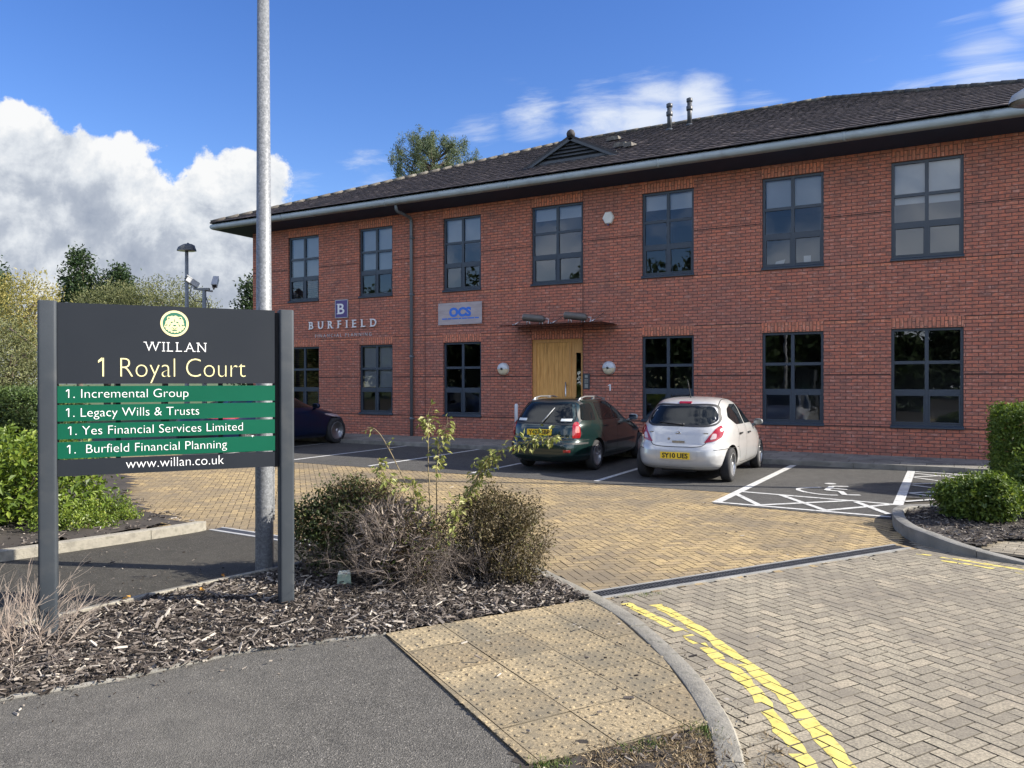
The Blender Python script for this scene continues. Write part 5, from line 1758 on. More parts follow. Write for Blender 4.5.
class Car:
    def __init__(s, name, label, levels, paint, wheels, wr, tw, track, loc, rz, group=None, cat='car', arch=.045):
        """levels: rows of (z, y at the tail, y at the nose, half width, squareness of tail, of nose)"""
        s.t = thing(name, label, cat, loc, rz, group)
        L = np.array(levels, float)
        kz = np.concatenate([[0], np.cumsum(np.maximum(np.hypot(np.diff(L[:, 0]) * 2.0, np.maximum(np.abs(np.diff(L[:, 1])), np.maximum(np.abs(np.diff(L[:, 2])), np.abs(np.diff(L[:, 3]))))), .02))])
        q = np.linspace(0, kz[-1], 96)
        z, yr, yf, w, er, ef = (pchip(kz, L[:, i], q) for i in range(6))
        n = 160
        vs = []
        th = np.linspace(0, 2 * np.pi, 1441)[:-1]
        for i in range(len(q)):
            c, sn = np.cos(th), np.sin(th)
            e = np.where(sn < 0, er[i], ef[i])
            x = w[i] * np.sign(c) * np.abs(c) ** (2 / e)
            y = (yr[i] + yf[i]) / 2 + (yf[i] - yr[i]) / 2 * np.sign(sn) * np.abs(sn) ** (2 / e)
            xx = np.append(x, x[0]); yy_ = np.append(y, y[0])
            d = np.concatenate([[0], np.cumsum(np.hypot(np.diff(xx), np.diff(yy_)))])
            uu = np.linspace(0, d[-1], n + 1)[:-1]
            vs.append(np.stack([np.interp(uu, d, xx), np.interp(uu, d, yy_), np.full(n, z[i])], 1))
        V = np.concatenate(vs)
        fs = []
        m = len(q)
        for i in range(m - 1):
            for j in range(n):
                fs.append((i * n + j, i * n + (j + 1) % n, (i + 1) * n + (j + 1) % n, (i + 1) * n + j))
        fs.append(tuple(range(n - 1, -1, -1))); fs.append(tuple((m - 1) * n + j for j in range(n)))
        me = bpy.data.meshes.new('body_raw'); me.from_pydata(V.tolist(), [], fs)
        bm = bmesh.new(); bm.from_mesh(me); s.bvh = BVHTree.FromBMesh(bm); bm.free()
        me.materials.append(paint)
        me.polygons.foreach_set('use_smooth', [True] * len(me.polygons))
        raw = link('body_raw', me)
        mb = MB()
        for y in wheels:
            for sd in (-1, 1):
                mb.lathe([(wr + arch, sd * (track / 2 - .26)), (wr + arch, sd * (track / 2 + .5))], 40, (0, y, wr + .005), 'x')
        cut = mb.build('cutter', m_under, recalc=True)
        md = raw.modifiers.new('b', 'BOOLEAN'); md.operation = 'DIFFERENCE'; md.object = cut; md.solver = 'EXACT'; md.material_mode = 'TRANSFER'
        C.view_layer.update()
        out = bpy.data.meshes.new_from_object(raw.evaluated_get(C.evaluated_depsgraph_get()))
        bpy.data.objects.remove(raw); bpy.data.objects.remove(cut)
        out.set_sharp_from_angle(angle=R(32))
        s.body = link('body', out, s.t); out.name = 'body'
        s.paint = paint
        for y in wheels:
            for sd in (-1, 1):
                s.wheel(sd, y, wr, tw, track)
        s.wr = wr
    rim_style = 'spoke'
    def wheel(s, sd, y, r, w, track):
        e = link('wheel', None, s.t); e.location = (sd * (track / 2), y, r)
        hw = w / 2
        mb = MB()
        prof = [(r * .66, -hw * .9), (r * .80, -hw), (r * .95, -hw * .92), (r * .995, -hw * .6), (r, 0), (r * .995, hw * .6), (r * .95, hw * .92), (r * .80, hw), (r * .66, hw * .9)]
        mb.lathe(prof, 40, axis='x'); mb.build('tyre', m_rubber, e, recalc=True)
        mb = MB()
        q = sd
        mb.lathe([(r * .66, q * hw * .2), (r * .665, q * hw * .92), (r * .62, q * hw * .95), (r * .60, q * hw * .72), (r * .12, q * hw * .55), (r * .02, q * hw * .55)], 32, axis='x', mi=1)
        mb.lathe([(r * .17, q * hw * .5), (r * .16, q * hw * .93), (r * .05, q * hw * .97)], 20, axis='x')
        ns = 5 if Car.rim_style != 'trim' else 8
        for i in range(ns):
            a = 2 * math.pi * i / ns + .3
            d = Vector((0, math.cos(a), math.sin(a))); tn = Vector((0, -math.sin(a), math.cos(a)))
            wd = r * (.085 if ns == 5 else .075)
            for o in ((-1, 1) if ns == 5 else (0,)):
                mb.obox(Vector((q * hw * .80, 0, 0)) + d * r * .40 + tn * o * r * .075, (.012, 0, 0), d * r * .245, tn * wd * (.62 if ns == 5 else 1.1))
        mb.lathe([(r * .60, q * hw * .70), (r * .665, q * hw * .96), (r * .69, q * hw * .93)], 32, axis='x')
        mb.build('rim', [m_alloy, m_trim], e, recalc=True)
    def cast(s, p, axis):
        if axis == 'x+':
            o, d = Vector((3, p[0], p[1])), Vector((-1, 0, 0))
        elif axis == 'x-':
            o, d = Vector((-3, p[0], p[1])), Vector((1, 0, 0))
        elif axis == 'rear':
            o, d = Vector((p[0], -3, p[1])), Vector((0, 1, 0))
        elif axis == 'front':
            o, d = Vector((p[0], 9, p[1])), Vector((0, -1, 0))
        elif axis in ('corner+', 'corner-'):
            sd = 1 if axis == 'corner+' else -1
            d = Vector((-.5 * sd, .866, 0)); o = Vector((sd * .866, .5, 0)) * p[0] - d * 4; o.z = p[1]
        else:
            o, d = Vector((p[0], p[1], 4)), Vector((0, 0, -1))
        h = s.bvh.ray_cast(o, d)
        if h[0] is None:
            t_ = o + d * (3.4 if axis != 'front' else 5)
            h = s.bvh.find_nearest(t_)
            return h[0], h[1]
        return h[0], (h[1] if h[1].dot(d) < 0 else -h[1])
    def patch(s, name, outline, axis, m_, off=.004, rings=7, dense=.05, parent=None, rim=True, corner=0.0):
        pts = []
        n = len(outline)
        P = [Vector(p) for p in outline]
        if corner:
            Q = []
            for i in range(n):
                a, b, c = P[i - 1], P[i], P[(i + 1) % n]
                r1 = min(corner, (a - b).length * .45); r2 = min(corner, (c - b).length * .45)
                p0 = b + (a - b).normalized() * r1; p2 = b + (c - b).normalized() * r2
                for k_ in range(5):
                    t = k_ / 4
                    Q.append(p0 * (1 - t) ** 2 + b * 2 * t * (1 - t) + p2 * t * t)
            P = Q; n = len(P)
        for i in range(n):
            a, b = P[i], P[(i + 1) % n]
            k_ = max(1, int((b - a).length / dense))
            for j in range(k_):
                pts.append(a + (b - a) * j / k_)
        c = sum(pts, Vector((0, 0))) / len(pts)
        m = len(pts)
        vs = []; fs = []
        h, nn = s.cast(c, axis); vs.append(h + nn * off)
        for k_ in range(1, rings + 1):
            for p in pts:
                h, nn = s.cast(c + (p - c) * k_ / rings, axis)
                vs.append(h + nn * off)
        for p in pts:
            h, nn = s.cast(p, axis); vs.append(h - nn * .004)
        for j in range(m):
            fs.append((0, 1 + j, 1 + (j + 1) % m))
        for k_ in range(rings):
            for j in range(m):
                a = 1 + k_ * m + j; b = 1 + k_ * m + (j + 1) % m
                fs.append((a, a + m, b + m, b))
        mb = MB(); mb.add(vs, fs, 0, True)
        o = mb.build(name, m_, parent or s.t, recalc=True, sharp=50)
        return o
    def seam(s, name, lines, axis, w, m_, off=.0025, parent=None, step=.03):
        mb = MB()
        for ln in lines:
            P = [Vector(p) for p in fine_line(ln, step)]
            vs = []; fs = []
            for i, p in enumerate(P):
                t = (P[min(i + 1, len(P) - 1)] - P[max(i - 1, 0)]).normalized(); n = Vector((-t.y, t.x)) * w / 2
                for q in (p + n, p - n):
                    h, nn = s.cast(q, axis); vs.append(h + nn * off)
            for i in range(len(P) - 1):
                fs.append((2 * i, 2 * i + 1, 2 * i + 3, 2 * i + 2))
            mb.add(vs, fs, 0, True)
        return mb.build(name, m_, parent or s.t)
    def both(s, fn, name, data, *a, **k_):
        r_ = fn(name, data, 'x+', *a, **k_); fn(name, data, 'x-', *a, **k_)
        return r_
    def plate(s, text, x, z, w=.52, h=.111, axis='rear', m_=None):
        hp, nn = s.cast((x, z), axis)
        h2, _ = s.cast((x, z - .05), axis); h3, _ = s.cast((x, z + .05), axis)
        y = min(hp.y, h2.y, h3.y, s.cast((x + w * .5, z), axis)[0].y + .03) - .014
        mb = MB(); mb.box(x - w / 2, x + w / 2, y - .004, y + .05, z - h / 2, z + h / 2)
        p = mb.build('number_plate', m_ or m_plate, s.t)
        lettering('registration', text, m_plate_txt, p, x - w * .44, x + w * .44, z - h * .33, h * .66, y - .0042, bold=.035, thick=.0012)
        return p
    def mirror(s, y, z, x, m_, size=1.0):
        for sd in (-1, 1):
            mb = MB()
            prof = []
            c = Vector((sd * x, y, z))
            n = 14
            vs = []; fs = []
            for k_, (dy, r_) in enumerate(((-.055, .55), (-.05, .85), (-.02, 1.0), (.03, .92), (.07, .6), (.085, .15))):
                for j in range(n):
                    a = 2 * math.pi * j / n
                    cx, sz = math.cos(a), math.sin(a)
                    vs.append((c.x + math.copysign(abs(cx) ** .75, cx) * .105 * r_ * size, c.y + dy, c.z + math.copysign(abs(sz) ** .75, sz) * .068 * r_ * size))
            for k_ in range(5):
                for j in range(n):
                    fs.append((k_ * n + j, k_ * n + (j + 1) % n, (k_ + 1) * n + (j + 1) % n, (k_ + 1) * n + j))
            fs.append(tuple(range(n))); fs.append(tuple(5 * n + j for j in range(n)))
            mb.add(vs, fs, 0, True)
            mb.tube([(sd * (x - .06), y + .02, z - .05), (sd * (x - .17), y + .06, z - .09)], [.03, .035], 8)
            o = mb.build('door_mirror', m_, s.t, recalc=True)
            mb = MB(); mb.add([(c.x + .085 * size * a, c.y - .057, c.z + .05 * size * b) for a, b in ((-1, -.7), (-.7, -1), (.7, -1), (1, -.7), (1, .7), (.7, 1), (-.7, 1), (-1, .7))], [tuple(range(8))])
            mb.build('mirror_glass', mat('mirror_dark', (0.16, 0.165, 0.17), rough=.1, metal=1.0), o)
    def handles(s, spots, m_):
        for sd, ax in ((1, 'x+'), (-1, 'x-')):
            for y, z in spots:
                h, nn = s.cast((y, z), ax)
                mb = MB()
                mb.obox(h + nn * .022, (0, .085, 0), (.010, 0, 0), (0, 0, .014)); mb.obox(h + Vector((0, .07, 0)) + nn * .008, (0, .012, 0), (.016, 0, 0), (0, 0, .012)); mb.obox(h + Vector((0, -.07, 0)) + nn * .008, (0, .012, 0), (.016, 0, 0), (0, 0, .012))
                mb.build('door_handle', m_, s.t)

def car_paint(name, c, metal=.35, rough=.32, flake=0.06):
    m = mat(name, c, tuple(min(1, v * (1 + flake)) for v in c), 300, rough, 0, metal=metal, coat=1.0, c3=tuple(v * .93 for v in c), s3=6)
    return m

# -- silver white hatchback
p_silver = car_paint('paint_pale_silver', (0.50, 0.495, 0.48), .25, .3)
lv = [(.20, .25, 3.80, .74, 4, 4), (.24, .10, 3.90, .80, 4.5, 3.6), (.34, .02, 3.97, .845, 4.8, 3.4), (.46, .0, 4.0, .862, 4.8, 3.2), (.56, .005, 3.99, .868, 4.6, 3.1), (.63, .03, 3.96, .868, 4.6, 3.0), (.68, .075, 3.91, .866, 4.6, 2.9), (.76, .10, 3.76, .864, 4.6, 2.9), (.84, .125, 3.52, .858, 4.5, 2.9), (.92, .165, 3.22, .842, 4.4, 3.0), (.97, .20, 3.02, .822, 4.3, 3.1),
      (1.03, .25, 2.84, .792, 4.0, 3.2), (1.12, .335, 2.68, .752, 3.8, 3.2), (1.22, .425, 2.48, .708, 3.7, 3.2), (1.31, .51, 2.27, .662, 3.6, 3.1), (1.38, .60, 2.08, .612, 3.4, 3.0), (1.43, .72, 1.90, .55, 3.2, 2.8), (1.463, .90, 1.70, .44, 3, 2.6), (1.482, 1.10, 1.50, .26, 2.6, 2.4), (1.488, 1.24, 1.36, .1, 2.2, 2.2)]
Car.rim_style = 'trim'
cw = Car('hatchback', 'pale silver five door hatchback parked nose to the wall, rear towards us', lv, p_silver, (.63, 3.14), .302, .185, 1.50, (-3.80, 12.37, 0.004), R(0.6))
rw = cw.patch('rear_window', [(-.50, 1.005), (.50, 1.005), (.625, 1.07), (.60, 1.18), (.50, 1.325), (-.50, 1.325), (-.60, 1.18), (-.625, 1.07)], 'rear', m_cglass2, corner=.06)
for sd in (-1, 1):
    ax = 'corner+' if sd > 0 else 'corner-'
    o = cw.patch('tail_lamp', [(.445, .70), (.64, .735), (.775, .80), (.835, .90), (.80, 1.0), (.69, .955), (.55, .83)], ax, m_redlens, off=.010, corner=.03)
    cw.patch('reversing_lens', [(.545, .755), (.66, .775), (.68, .86), (.61, .86)], ax, m_clearlens, off=.0135, parent=o, corner=.03, rings=3)
cw.seam('tailgate_gap', [[(-.50, .72), (-.44, .655), (-.30, .632), (0, .626), (.30, .632), (.44, .655), (.50, .72)], [(-.86, .60), (-.7, .59), (-.62, .583)], [(.86, .60), (.7, .59), (.62, .583)]], 'rear', .011, m_gap)
cw.seam('bumper_crease_shade', [[(-.36, .555), (-.30, .40), (.30, .40), (.36, .555)]], 'rear', .008, mat('shade_silver', (0.42, 0.43, 0.45), rough=.4, metal=.3))  # shade of the crease painted as a darker silver strip
cw.seam('bumper_valance', [[(-.72, .262), (-.4, .25), (0, .247), (.4, .25), (.72, .262)]], 'rear', .055, m_trim)
cw.seam('window_seal', [[(-.50, .992), (0, .990), (.50, .992), (.638, 1.06), (.612, 1.19), (.505, 1.338), (0, 1.342), (-.505, 1.338), (-.612, 1.19), (-.638, 1.06), (-.50, .992)]], 'rear', .034, m_trim, off=.0035)
cw.seam('roof_gap', [[(-.56, .72), (-.53, 1.1), (-.52, 1.8)], [(.56, .72), (.53, 1.1), (.52, 1.8)]], 'top', .012, m_gap)
cw.plate('SY10 UES', -.02, .478, .52, .118)
mb = MB(); h, nn = cw.cast((.02, .715), 'rear'); mb.obox(h + nn * .012, (.11, 0, 0), (0, .012, 0), (0, 0, .014)); mb.build('tailgate_handle', m_chrome, cw.t)
h, nn = cw.cast((.0, .86), 'rear'); mb = MB(); mb.lathe([(.048, .0), (.046, .012), (.034, .013), (.033, .004)], 24, (h.x, h.y + .004, h.z), 'y')
mb.obox((h.x, h.y - .008, h.z), (.036, 0, .008), (0, .003, 0), (-.002, 0, .006)); mb.build('badge', m_chrome, cw.t)
mb = MB(); h, nn = cw.cast((-.10, .74), 'rear'); mb.lathe([(.028, .0), (.02, .005)], 5, (h.x - .06, h.y + .002, h.z + .02), 'y'); mb.build('sticker', mat('sticker_brown', (0.30, 0.25, 0.2), rough=.6), cw.t)
for x0, x1, z in ((.40, .52, .865), (-.53, -.43, .87)):
    h, nn = cw.cast(((x0 + x1) / 2, z), 'rear'); mb = MB(); mb.obox(h + nn * .004, ((x1 - x0) / 2, -.004 if x0 > 0 else .004, 0), (0, .003, 0), (0, 0, .008)); mb.build('name_badge', m_chrome, cw.t)
cw.patch('brake_lamp', [(-.11, 1.366), (.11, 1.366), (.11, 1.398), (-.11, 1.398)], 'rear', m_redlens, off=.014)
h, nn = cw.cast((.05, 1.0), 'rear')
mb = MB(); a = cw.cast((.06, 1.012), 'rear')[0]; b = cw.cast((-.38, 1.045), 'rear')[0]; mb.tube([a + Vector((0, -.03, 0)), (a + b) / 2 + Vector((0, -.035, 0)), b + Vector((0, -.02, 0))], [.013, .011, .006], 8); mb.lathe([(.025, .0), (.02, .045)], 12, (a.x, a.y + .005, a.z), 'y'); mb.build('rear_wiper', m_trim, cw.t)
mb = MB(); mb.tube([(.0, .95, 1.462), (.0, .93, 1.50), (.0, .72, 1.80)], [.018, .007, .004], 8); mb.build('aerial', m_trim, cw.t)
cw.t.scale = (.945,) * 3
cw.both(cw.patch, 'side_window', [(.76, 1.13), (1.02, .99), (1.60, .985), (1.60, 1.345), (1.20, 1.355), (.90, 1.28)], m_cglass2, corner=.05)
cw.both(cw.patch, 'side_window', [(1.67, .985), (2.62, .975), (2.45, 1.13), (2.12, 1.30), (1.95, 1.345), (1.67, 1.345)], m_cglass2, corner=.04)
cw.both(cw.seam, 'door_gap', [[(1.635, 1.0), (1.645, .6), (1.63, .30)], [(2.60, .96), (2.66, .6), (2.56, .30)], [(1.02, .98), (1.04, .80), (1.00, .64), (1.12, .46), (1.18, .30)], [(1.18, .30), (1.9, .285), (2.56, .30)]], .009, m_gap)
cw.both(cw.seam, 'sill_trim', [[(1.08, .24), (1.9, .225), (2.72, .24)]], .05, m_trim)
cw.handles([(1.16, .83), (1.82, .815)], m_trim)
cw.mirror(2.42, .985, .93, mat('mirror_grey', (0.16, 0.165, 0.17), rough=.4, coat=.5), .85)
cw.patch('windscreen', [(-.58, 1.06), (.58, 1.06), (.46, 1.38), (-.46, 1.38)], 'front', m_cglass2, corner=.05)
for sd in (-1, 1):
    cw.patch('headlamp', [(sd * .50, .68), (sd * .74, .72), (sd * .76, .88), (sd * .58, .80)], 'front', m_clearlens, corner=.04)
cw.patch('grille', [(-.40, .36), (.40, .36), (.45, .50), (-.45, .50)], 'front', m_trim, corner=.04)
mb = MB(); mb.box(-.30, .30, .15, .6, .19, .235); mb.build('exhaust_shield', m_under, cw.t)

# -- dark green estate
p_green = car_paint('paint_dark_green', (0.003, 0.017, 0.015), .3, .28, .12)
lv = [(.19, .22, 4.12, .72, 4, 4), (.24, .08, 4.22, .79, 4.8, 3.6), (.34, .01, 4.30, .828, 5.2, 3.4), (.46, .0, 4.33, .84, 5.2, 3.2), (.55, .005, 4.34, .845, 5.0, 3.1), (.61, .05, 4.31, .845, 5.0, 3.0), (.66, .10, 4.26, .843, 5.2, 3.0), (.74, .115, 4.12, .84, 5.4, 2.9), (.82, .13, 3.86, .834, 5.4, 2.9), (.90, .15, 3.52, .82, 5.2, 3.0), (.95, .18, 3.28, .80, 5.0, 3.1),
      (1.00, .215, 3.12, .775, 4.8, 3.2), (1.08, .275, 2.98, .742, 4.6, 3.3), (1.17, .335, 2.80, .705, 4.5, 3.3), (1.25, .40, 2.62, .668, 4.4, 3.2), (1.32, .47, 2.44, .628, 4.2, 3.0), (1.37, .56, 2.28, .575, 3.8, 2.9), (1.40, .70, 2.12, .50, 3.4, 2.7), (1.42, .95, 1.9, .38, 3, 2.5), (1.432, 1.25, 1.7, .22, 2.6, 2.4), (1.436, 1.40, 1.55, .08, 2.2, 2.2)]
Car.rim_style = 'spoke'
ce = Car('estate_car', 'dark green estate car with silver roof rails parked before the oak door', lv, p_green, (.98, 3.56), .298, .18, 1.46, (-6.44, 12.56, 0.004), R(0.4))
rw = ce.patch('rear_window', [(-.63, .955), (.63, .955), (.615, 1.10), (.525, 1.325), (-.525, 1.325), (-.615, 1.10)], 'rear', m_cglass2, corner=.05)
for sd in (-1, 1):
    ax = 'corner+' if sd > 0 else 'corner-'
    o = ce.patch('tail_lamp', [(.63, .665), (.785, .665), (.80, .75), (.785, .91), (.75, .975), (.68, .965), (.64, .90)], ax, m_redlens, off=.010, corner=.03)
    ce.patch('indicator_lens', [(.69, .77), (.775, .77), (.765, .89), (.70, .89)], ax, mat('tail_lens_pink', (0.62, 0.20, 0.17), rough=.12, coat=1), off=.0125, parent=o, corner=.02, rings=3)
    ce.patch('sticker', [(sd * .47 - .10, .985), (sd * .47 + .10, .985), (sd * .47 + .10, 1.03), (sd * .47 - .10, 1.03)], 'rear', m_sticker, off=.006, parent=rw, rings=3)
    ce.patch('fog_lamp', [(sd * .50, .40), (sd * .62, .40), (sd * .62, .45), (sd * .50, .45)], 'rear', m_redlens, off=.006, rings=3)
ce.seam('tailgate_gap', [[(-.66, .93), (-.64, .66), (.64, .66), (.66, .93)]], 'rear', .010, m_gap)
ce.seam('bumper_strip', [[(-.80, .565), (0, .575), (.80, .565)]], 'rear', .035, m_trim)
ce.seam('bumper_foot', [[(-.80, .27), (0, .265), (.80, .27)]], 'rear', .07, m_trim)
ce.seam('window_seal', [[(-.64, .942), (0, .940), (.64, .942), (.628, 1.105), (.535, 1.34), (0, 1.345), (-.535, 1.34), (-.628, 1.105), (-.64, .942)]], 'rear', .030, m_trim, off=.0035)
ce.seam('bumper_gap', [[(-.80, .625), (0, .632), (.80, .625)]], 'rear', .010, m_gap)
ce.plate('Y403 SBP', -.04, .775, .52, .112)
h, nn = ce.cast((.0, .905), 'rear'); mb = MB(); mb.add([(h.x + x, h.y - .006, h.z + z) for x, z in ((-.028, .03), (-.03, -.01), (0, -.04), (.03, -.01), (.028, .03), (.01, .02), (-.01, .02))], [tuple(range(7))[::-1]]); mb.build('badge', m_chrome, ce.t)
for x0, x1, z in ((.37, .48, .685), (.51, .57, .685), (-.60, -.42, .69)):
    h, nn = ce.cast(((x0 + x1) / 2, z), 'rear'); mb = MB(); mb.obox(h + nn * .004, ((x1 - x0) / 2, 0, 0), (0, .003, 0), (0, 0, .009)); mb.build('name_badge', m_chrome, ce.t)
mb = MB(); a = ce.cast((.0, .965), 'rear')[0]; b = ce.cast((.17, 1.24), 'rear')[0]; mb.tube([a + Vector((0, -.03, 0)), (a + b) / 2 + Vector((0, -.03, 0)), b + Vector((0, -.02, 0))], [.014, .011, .006], 8); mb.build('rear_wiper', mat('wiper_grey', (0.35, 0.36, 0.36), rough=.4), ce.t)
m_rail = mat('roof_rail', (0.45, 0.46, 0.46), rough=.3, metal=.8)
for sd in (-1, 1):
    mb = MB(); x = sd * .50
    zt = lambda y: ce.cast((x, y), 'top')[0].z
    mb.tube([(x, .74, zt(.74) - .01), (x, .84, zt(.84) + .035), (x, 1.1, zt(1.1) + .05), (x, 1.7, zt(1.7) + .045), (x, 2.1, zt(2.1) + .03), (x, 2.2, zt(2.2) - .01)], [.016, .018, .016, .016, .018, .016], 10)
    for y in (.88, 1.5, 2.06):
        mb.obox((x, y, zt(y) + .015), (.016, 0, 0), (0, .045, 0), (0, 0, .028))
    mb.build('roof_rail', m_rail, ce.t)
ce.t.scale = (.955,) * 3
ce.both(ce.patch, 'side_window', [(.44, 1.0), (.98, .985), (1.04, 1.28), (.98, 1.325), (.64, 1.30)], m_cglass2, corner=.06)
ce.both(ce.patch, 'side_window', [(1.20, .98), (1.96, .975), (1.96, 1.335), (1.22, 1.34), (1.17, 1.25)], m_cglass2, corner=.04)
ce.both(ce.patch, 'side_window', [(2.03, .975), (2.98, .965), (2.72, 1.15), (2.36, 1.31), (2.03, 1.335)], m_cglass2, corner=.04)
ce.both(ce.seam, 'door_gap', [[(2.0, 1.34), (2.0, .96), (2.01, .6), (1.99, .30)], [(2.96, .95), (3.0, .6), (2.92, .30)], [(1.14, 1.34), (1.10, 1.0), (1.14, .78), (1.34, .52), (1.42, .30)], [(1.42, .30), (2.2, .28), (2.92, .30)]], .009, m_gap)
ce.both(ce.seam, 'rub_strip', [[(1.40, .52), (2.2, .515), (3.12, .52)]], .055, m_trim)
ce.both(ce.seam, 'window_trim', [[(1.11, 1.0), (1.15, 1.2), (1.21, 1.34)]], .012, m_chrome)
ce.handles([(1.38, .86), (2.18, .855)], m_trim)
ce.mirror(2.74, .985, .93, mat('mirror_shell', (0.30, 0.33, 0.33), rough=.3, coat=1))
ce.patch('windscreen', [(-.58, 1.02), (.58, 1.02), (.47, 1.33), (-.47, 1.33)], 'front', m_cglass2, corner=.05)
for sd in (-1, 1):
    ce.patch('headlamp', [(sd * .42, .66), (sd * .72, .68), (sd * .74, .80), (sd * .48, .78)], 'front', m_clearlens, corner=.04)
ce.patch('grille', [(-.40, .34), (.40, .34), (.45, .48), (-.45, .48)], 'front', m_trim, corner=.04)
mb = MB(); mb.tube([(-.45, .08, .24), (-.45, .4, .24)], .03, 12); mb.build('exhaust', m_trim, ce.t)
# seats and head rests against the far glass
# -- dark blue saloon
p_blue = car_paint('paint_dark_blue', (0.003, 0.009, 0.035), .3, .3, .1)
lv = [(.19, .30, 4.45, .80, 4, 3.6), (.26, .10, 4.58, .885, 4.6, 3.2), (.38, .02, 4.67, .915, 4.8, 3.0), (.52, .0, 4.69, .924, 4.8, 2.9), (.62, .01, 4.66, .925, 4.8, 2.8), (.70, .03, 4.56, .923, 4.6, 2.7), (.78, .05, 4.36, .918, 4.4, 2.7), (.86, .08, 4.04, .905, 4.2, 2.8), (.93, .14, 3.70, .88, 4, 2.9), (.98, .30, 3.46, .85, 3.8, 3.0), (1.03, .55, 3.28, .81, 3.4, 3.1),
      (1.10, .80, 3.10, .765, 3.1, 3.1), (1.19, 1.05, 2.90, .71, 3, 3.1), (1.28, 1.30, 2.68, .645, 2.9, 3.0), (1.36, 1.55, 2.46, .565, 2.8, 2.8), (1.41, 1.76, 2.26, .46, 2.6, 2.6), (1.435, 1.92, 2.10, .28, 2.4, 2.4), (1.442, 1.98, 2.04, .1, 2.2, 2.2)]
cb = Car('saloon_car', 'dark blue saloon car parked nose to the wall beyond the name board', lv, p_blue, (1.0, 3.86), .335, .235, 1.60, (-15.28, 12.0, 0.004), R(0.0))
cb.t.scale = (1.03,) * 3
p_blue.node_tree.nodes['Principled BSDF'].inputs['Coat Weight'].default_value = .25
p_blue.node_tree.nodes['Principled BSDF'].inputs['Specular IOR Level'].default_value = .3
cb.both(cb.patch, 'side_window', [(2.02, .98), (3.22, .965), (3.0, 1.10), (2.55, 1.30), (2.02, 1.375)], m_cglass2, corner=.04)
cb.both(cb.patch, 'side_window', [(.98, 1.04), (1.18, .985), (1.96, .98), (1.96, 1.375), (1.62, 1.32)], m_cglass2, corner=.05)
cb.both(cb.seam, 'door_gap', [[(1.99, .98), (2.0, .6), (1.98, .30)], [(3.20, .95), (3.24, .6), (3.14, .30)], [(1.1, .98), (1.14, .7), (1.36, .45), (1.42, .30)], [(1.42, .30), (2.2, .27), (3.14, .30)]], .009, m_gap)
cb.both(cb.seam, 'sill_trim', [[(1.44, .24), (2.3, .225), (3.36, .24)]], .06, m_trim)
cb.patch('windscreen', [(-.66, 1.0), (.66, 1.0), (.50, 1.36), (-.50, 1.36)], 'front', m_cglass2, corner=.05)
cb.patch('rear_window', [(-.62, 1.0), (.62, 1.0), (.48, 1.36), (-.48, 1.36)], 'rear', m_cglass2, corner=.06)
for sd in (-1, 1):
    cb.patch('headlamp', [(sd * .52, .66), (sd * .80, .70), (sd * .84, .80), (sd * .60, .74)], 'front', m_clearlens, corner=.04)
    cb.patch('tail_lamp', [(sd * .45, .80), (sd * .86, .78), (sd * .87, .90), (sd * .45, .90)], 'rear', m_redlens, corner=.03)
cb.handles([(1.34, .84), (2.16, .83)], p_blue)
cb.mirror(2.98, 1.01, 1.01, p_blue)

# ------------------------------------------------------------------ planting
m_wood = mat('bark_brown', (0.07, 0.055, 0.042), (0.13, 0.105, 0.08), 8, 0.9, 0.7, 40)
m_twig = mat('dry_twig', (0.20, 0.155, 0.125), (0.36, 0.30, 0.25), 7, 0.85)
m_twig2 = mat('grey_twig', (0.10, 0.08, 0.068), (0.21, 0.175, 0.15), 9, 0.85)
m_stem = mat('green_brown_stem', (0.16, 0.12, 0.07), (0.24, 0.19, 0.10), 9, 0.7)
f_laurel = tint_mat('leaf_laurel', [(0, (0.045, 0.078, 0.012)), (.45, (0.115, 0.175, 0.022)), (.8, (0.21, 0.265, 0.040)), (1, (0.33, 0.34, 0.07))], .42, .32, .4)
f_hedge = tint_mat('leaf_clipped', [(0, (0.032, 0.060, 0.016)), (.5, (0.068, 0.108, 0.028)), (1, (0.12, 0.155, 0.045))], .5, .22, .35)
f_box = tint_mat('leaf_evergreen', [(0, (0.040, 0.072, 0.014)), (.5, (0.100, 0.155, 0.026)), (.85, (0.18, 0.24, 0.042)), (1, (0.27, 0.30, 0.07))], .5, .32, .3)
f_brown = tint_mat('leaf_bronze', [(0, (0.040, 0.032, 0.018)), (.35, (0.085, 0.066, 0.034)), (.7, (0.145, 0.112, 0.058)), (.88, (0.13, 0.13, 0.045)), (1, (0.22, 0.185, 0.10))], .55, .2, .3)
f_mixed = tint_mat('leaf_green_bronze', [(0, (0.028, 0.042, 0.014)), (.4, (0.055, 0.075, 0.020)), (.7, (0.095, 0.10, 0.035)), (.85, (0.15, 0.085, 0.05)), (1, (0.20, 0.165, 0.085))], .5, .22, .35)
f_russet = tint_mat('leaf_russet', [(0, (0.045, 0.032, 0.020)), (.4, (0.095, 0.062, 0.038)), (.65, (0.12, 0.095, 0.045)), (.85, (0.10, 0.12, 0.035)), (1, (0.22, 0.13, 0.08))], .55, .2, .3)
f_shoot = tint_mat('leaf_pale_shoot', [(0, (0.16, 0.19, 0.045)), (.5, (0.27, 0.29, 0.085)), (1, (0.42, 0.40, 0.17))], .45, .35, .4)
f_willow = tint_mat('leaf_willow_yellow', [(0, (0.15, 0.142, 0.040)), (.5, (0.29, 0.26, 0.078)), (1, (0.43, 0.37, 0.14))], .55, .3, .25)
f_olive = tint_mat('leaf_grey_green', [(0, (0.07, 0.085, 0.034)), (.5, (0.15, 0.165, 0.072)), (1, (0.27, 0.27, 0.14))], .55, .28, .25)
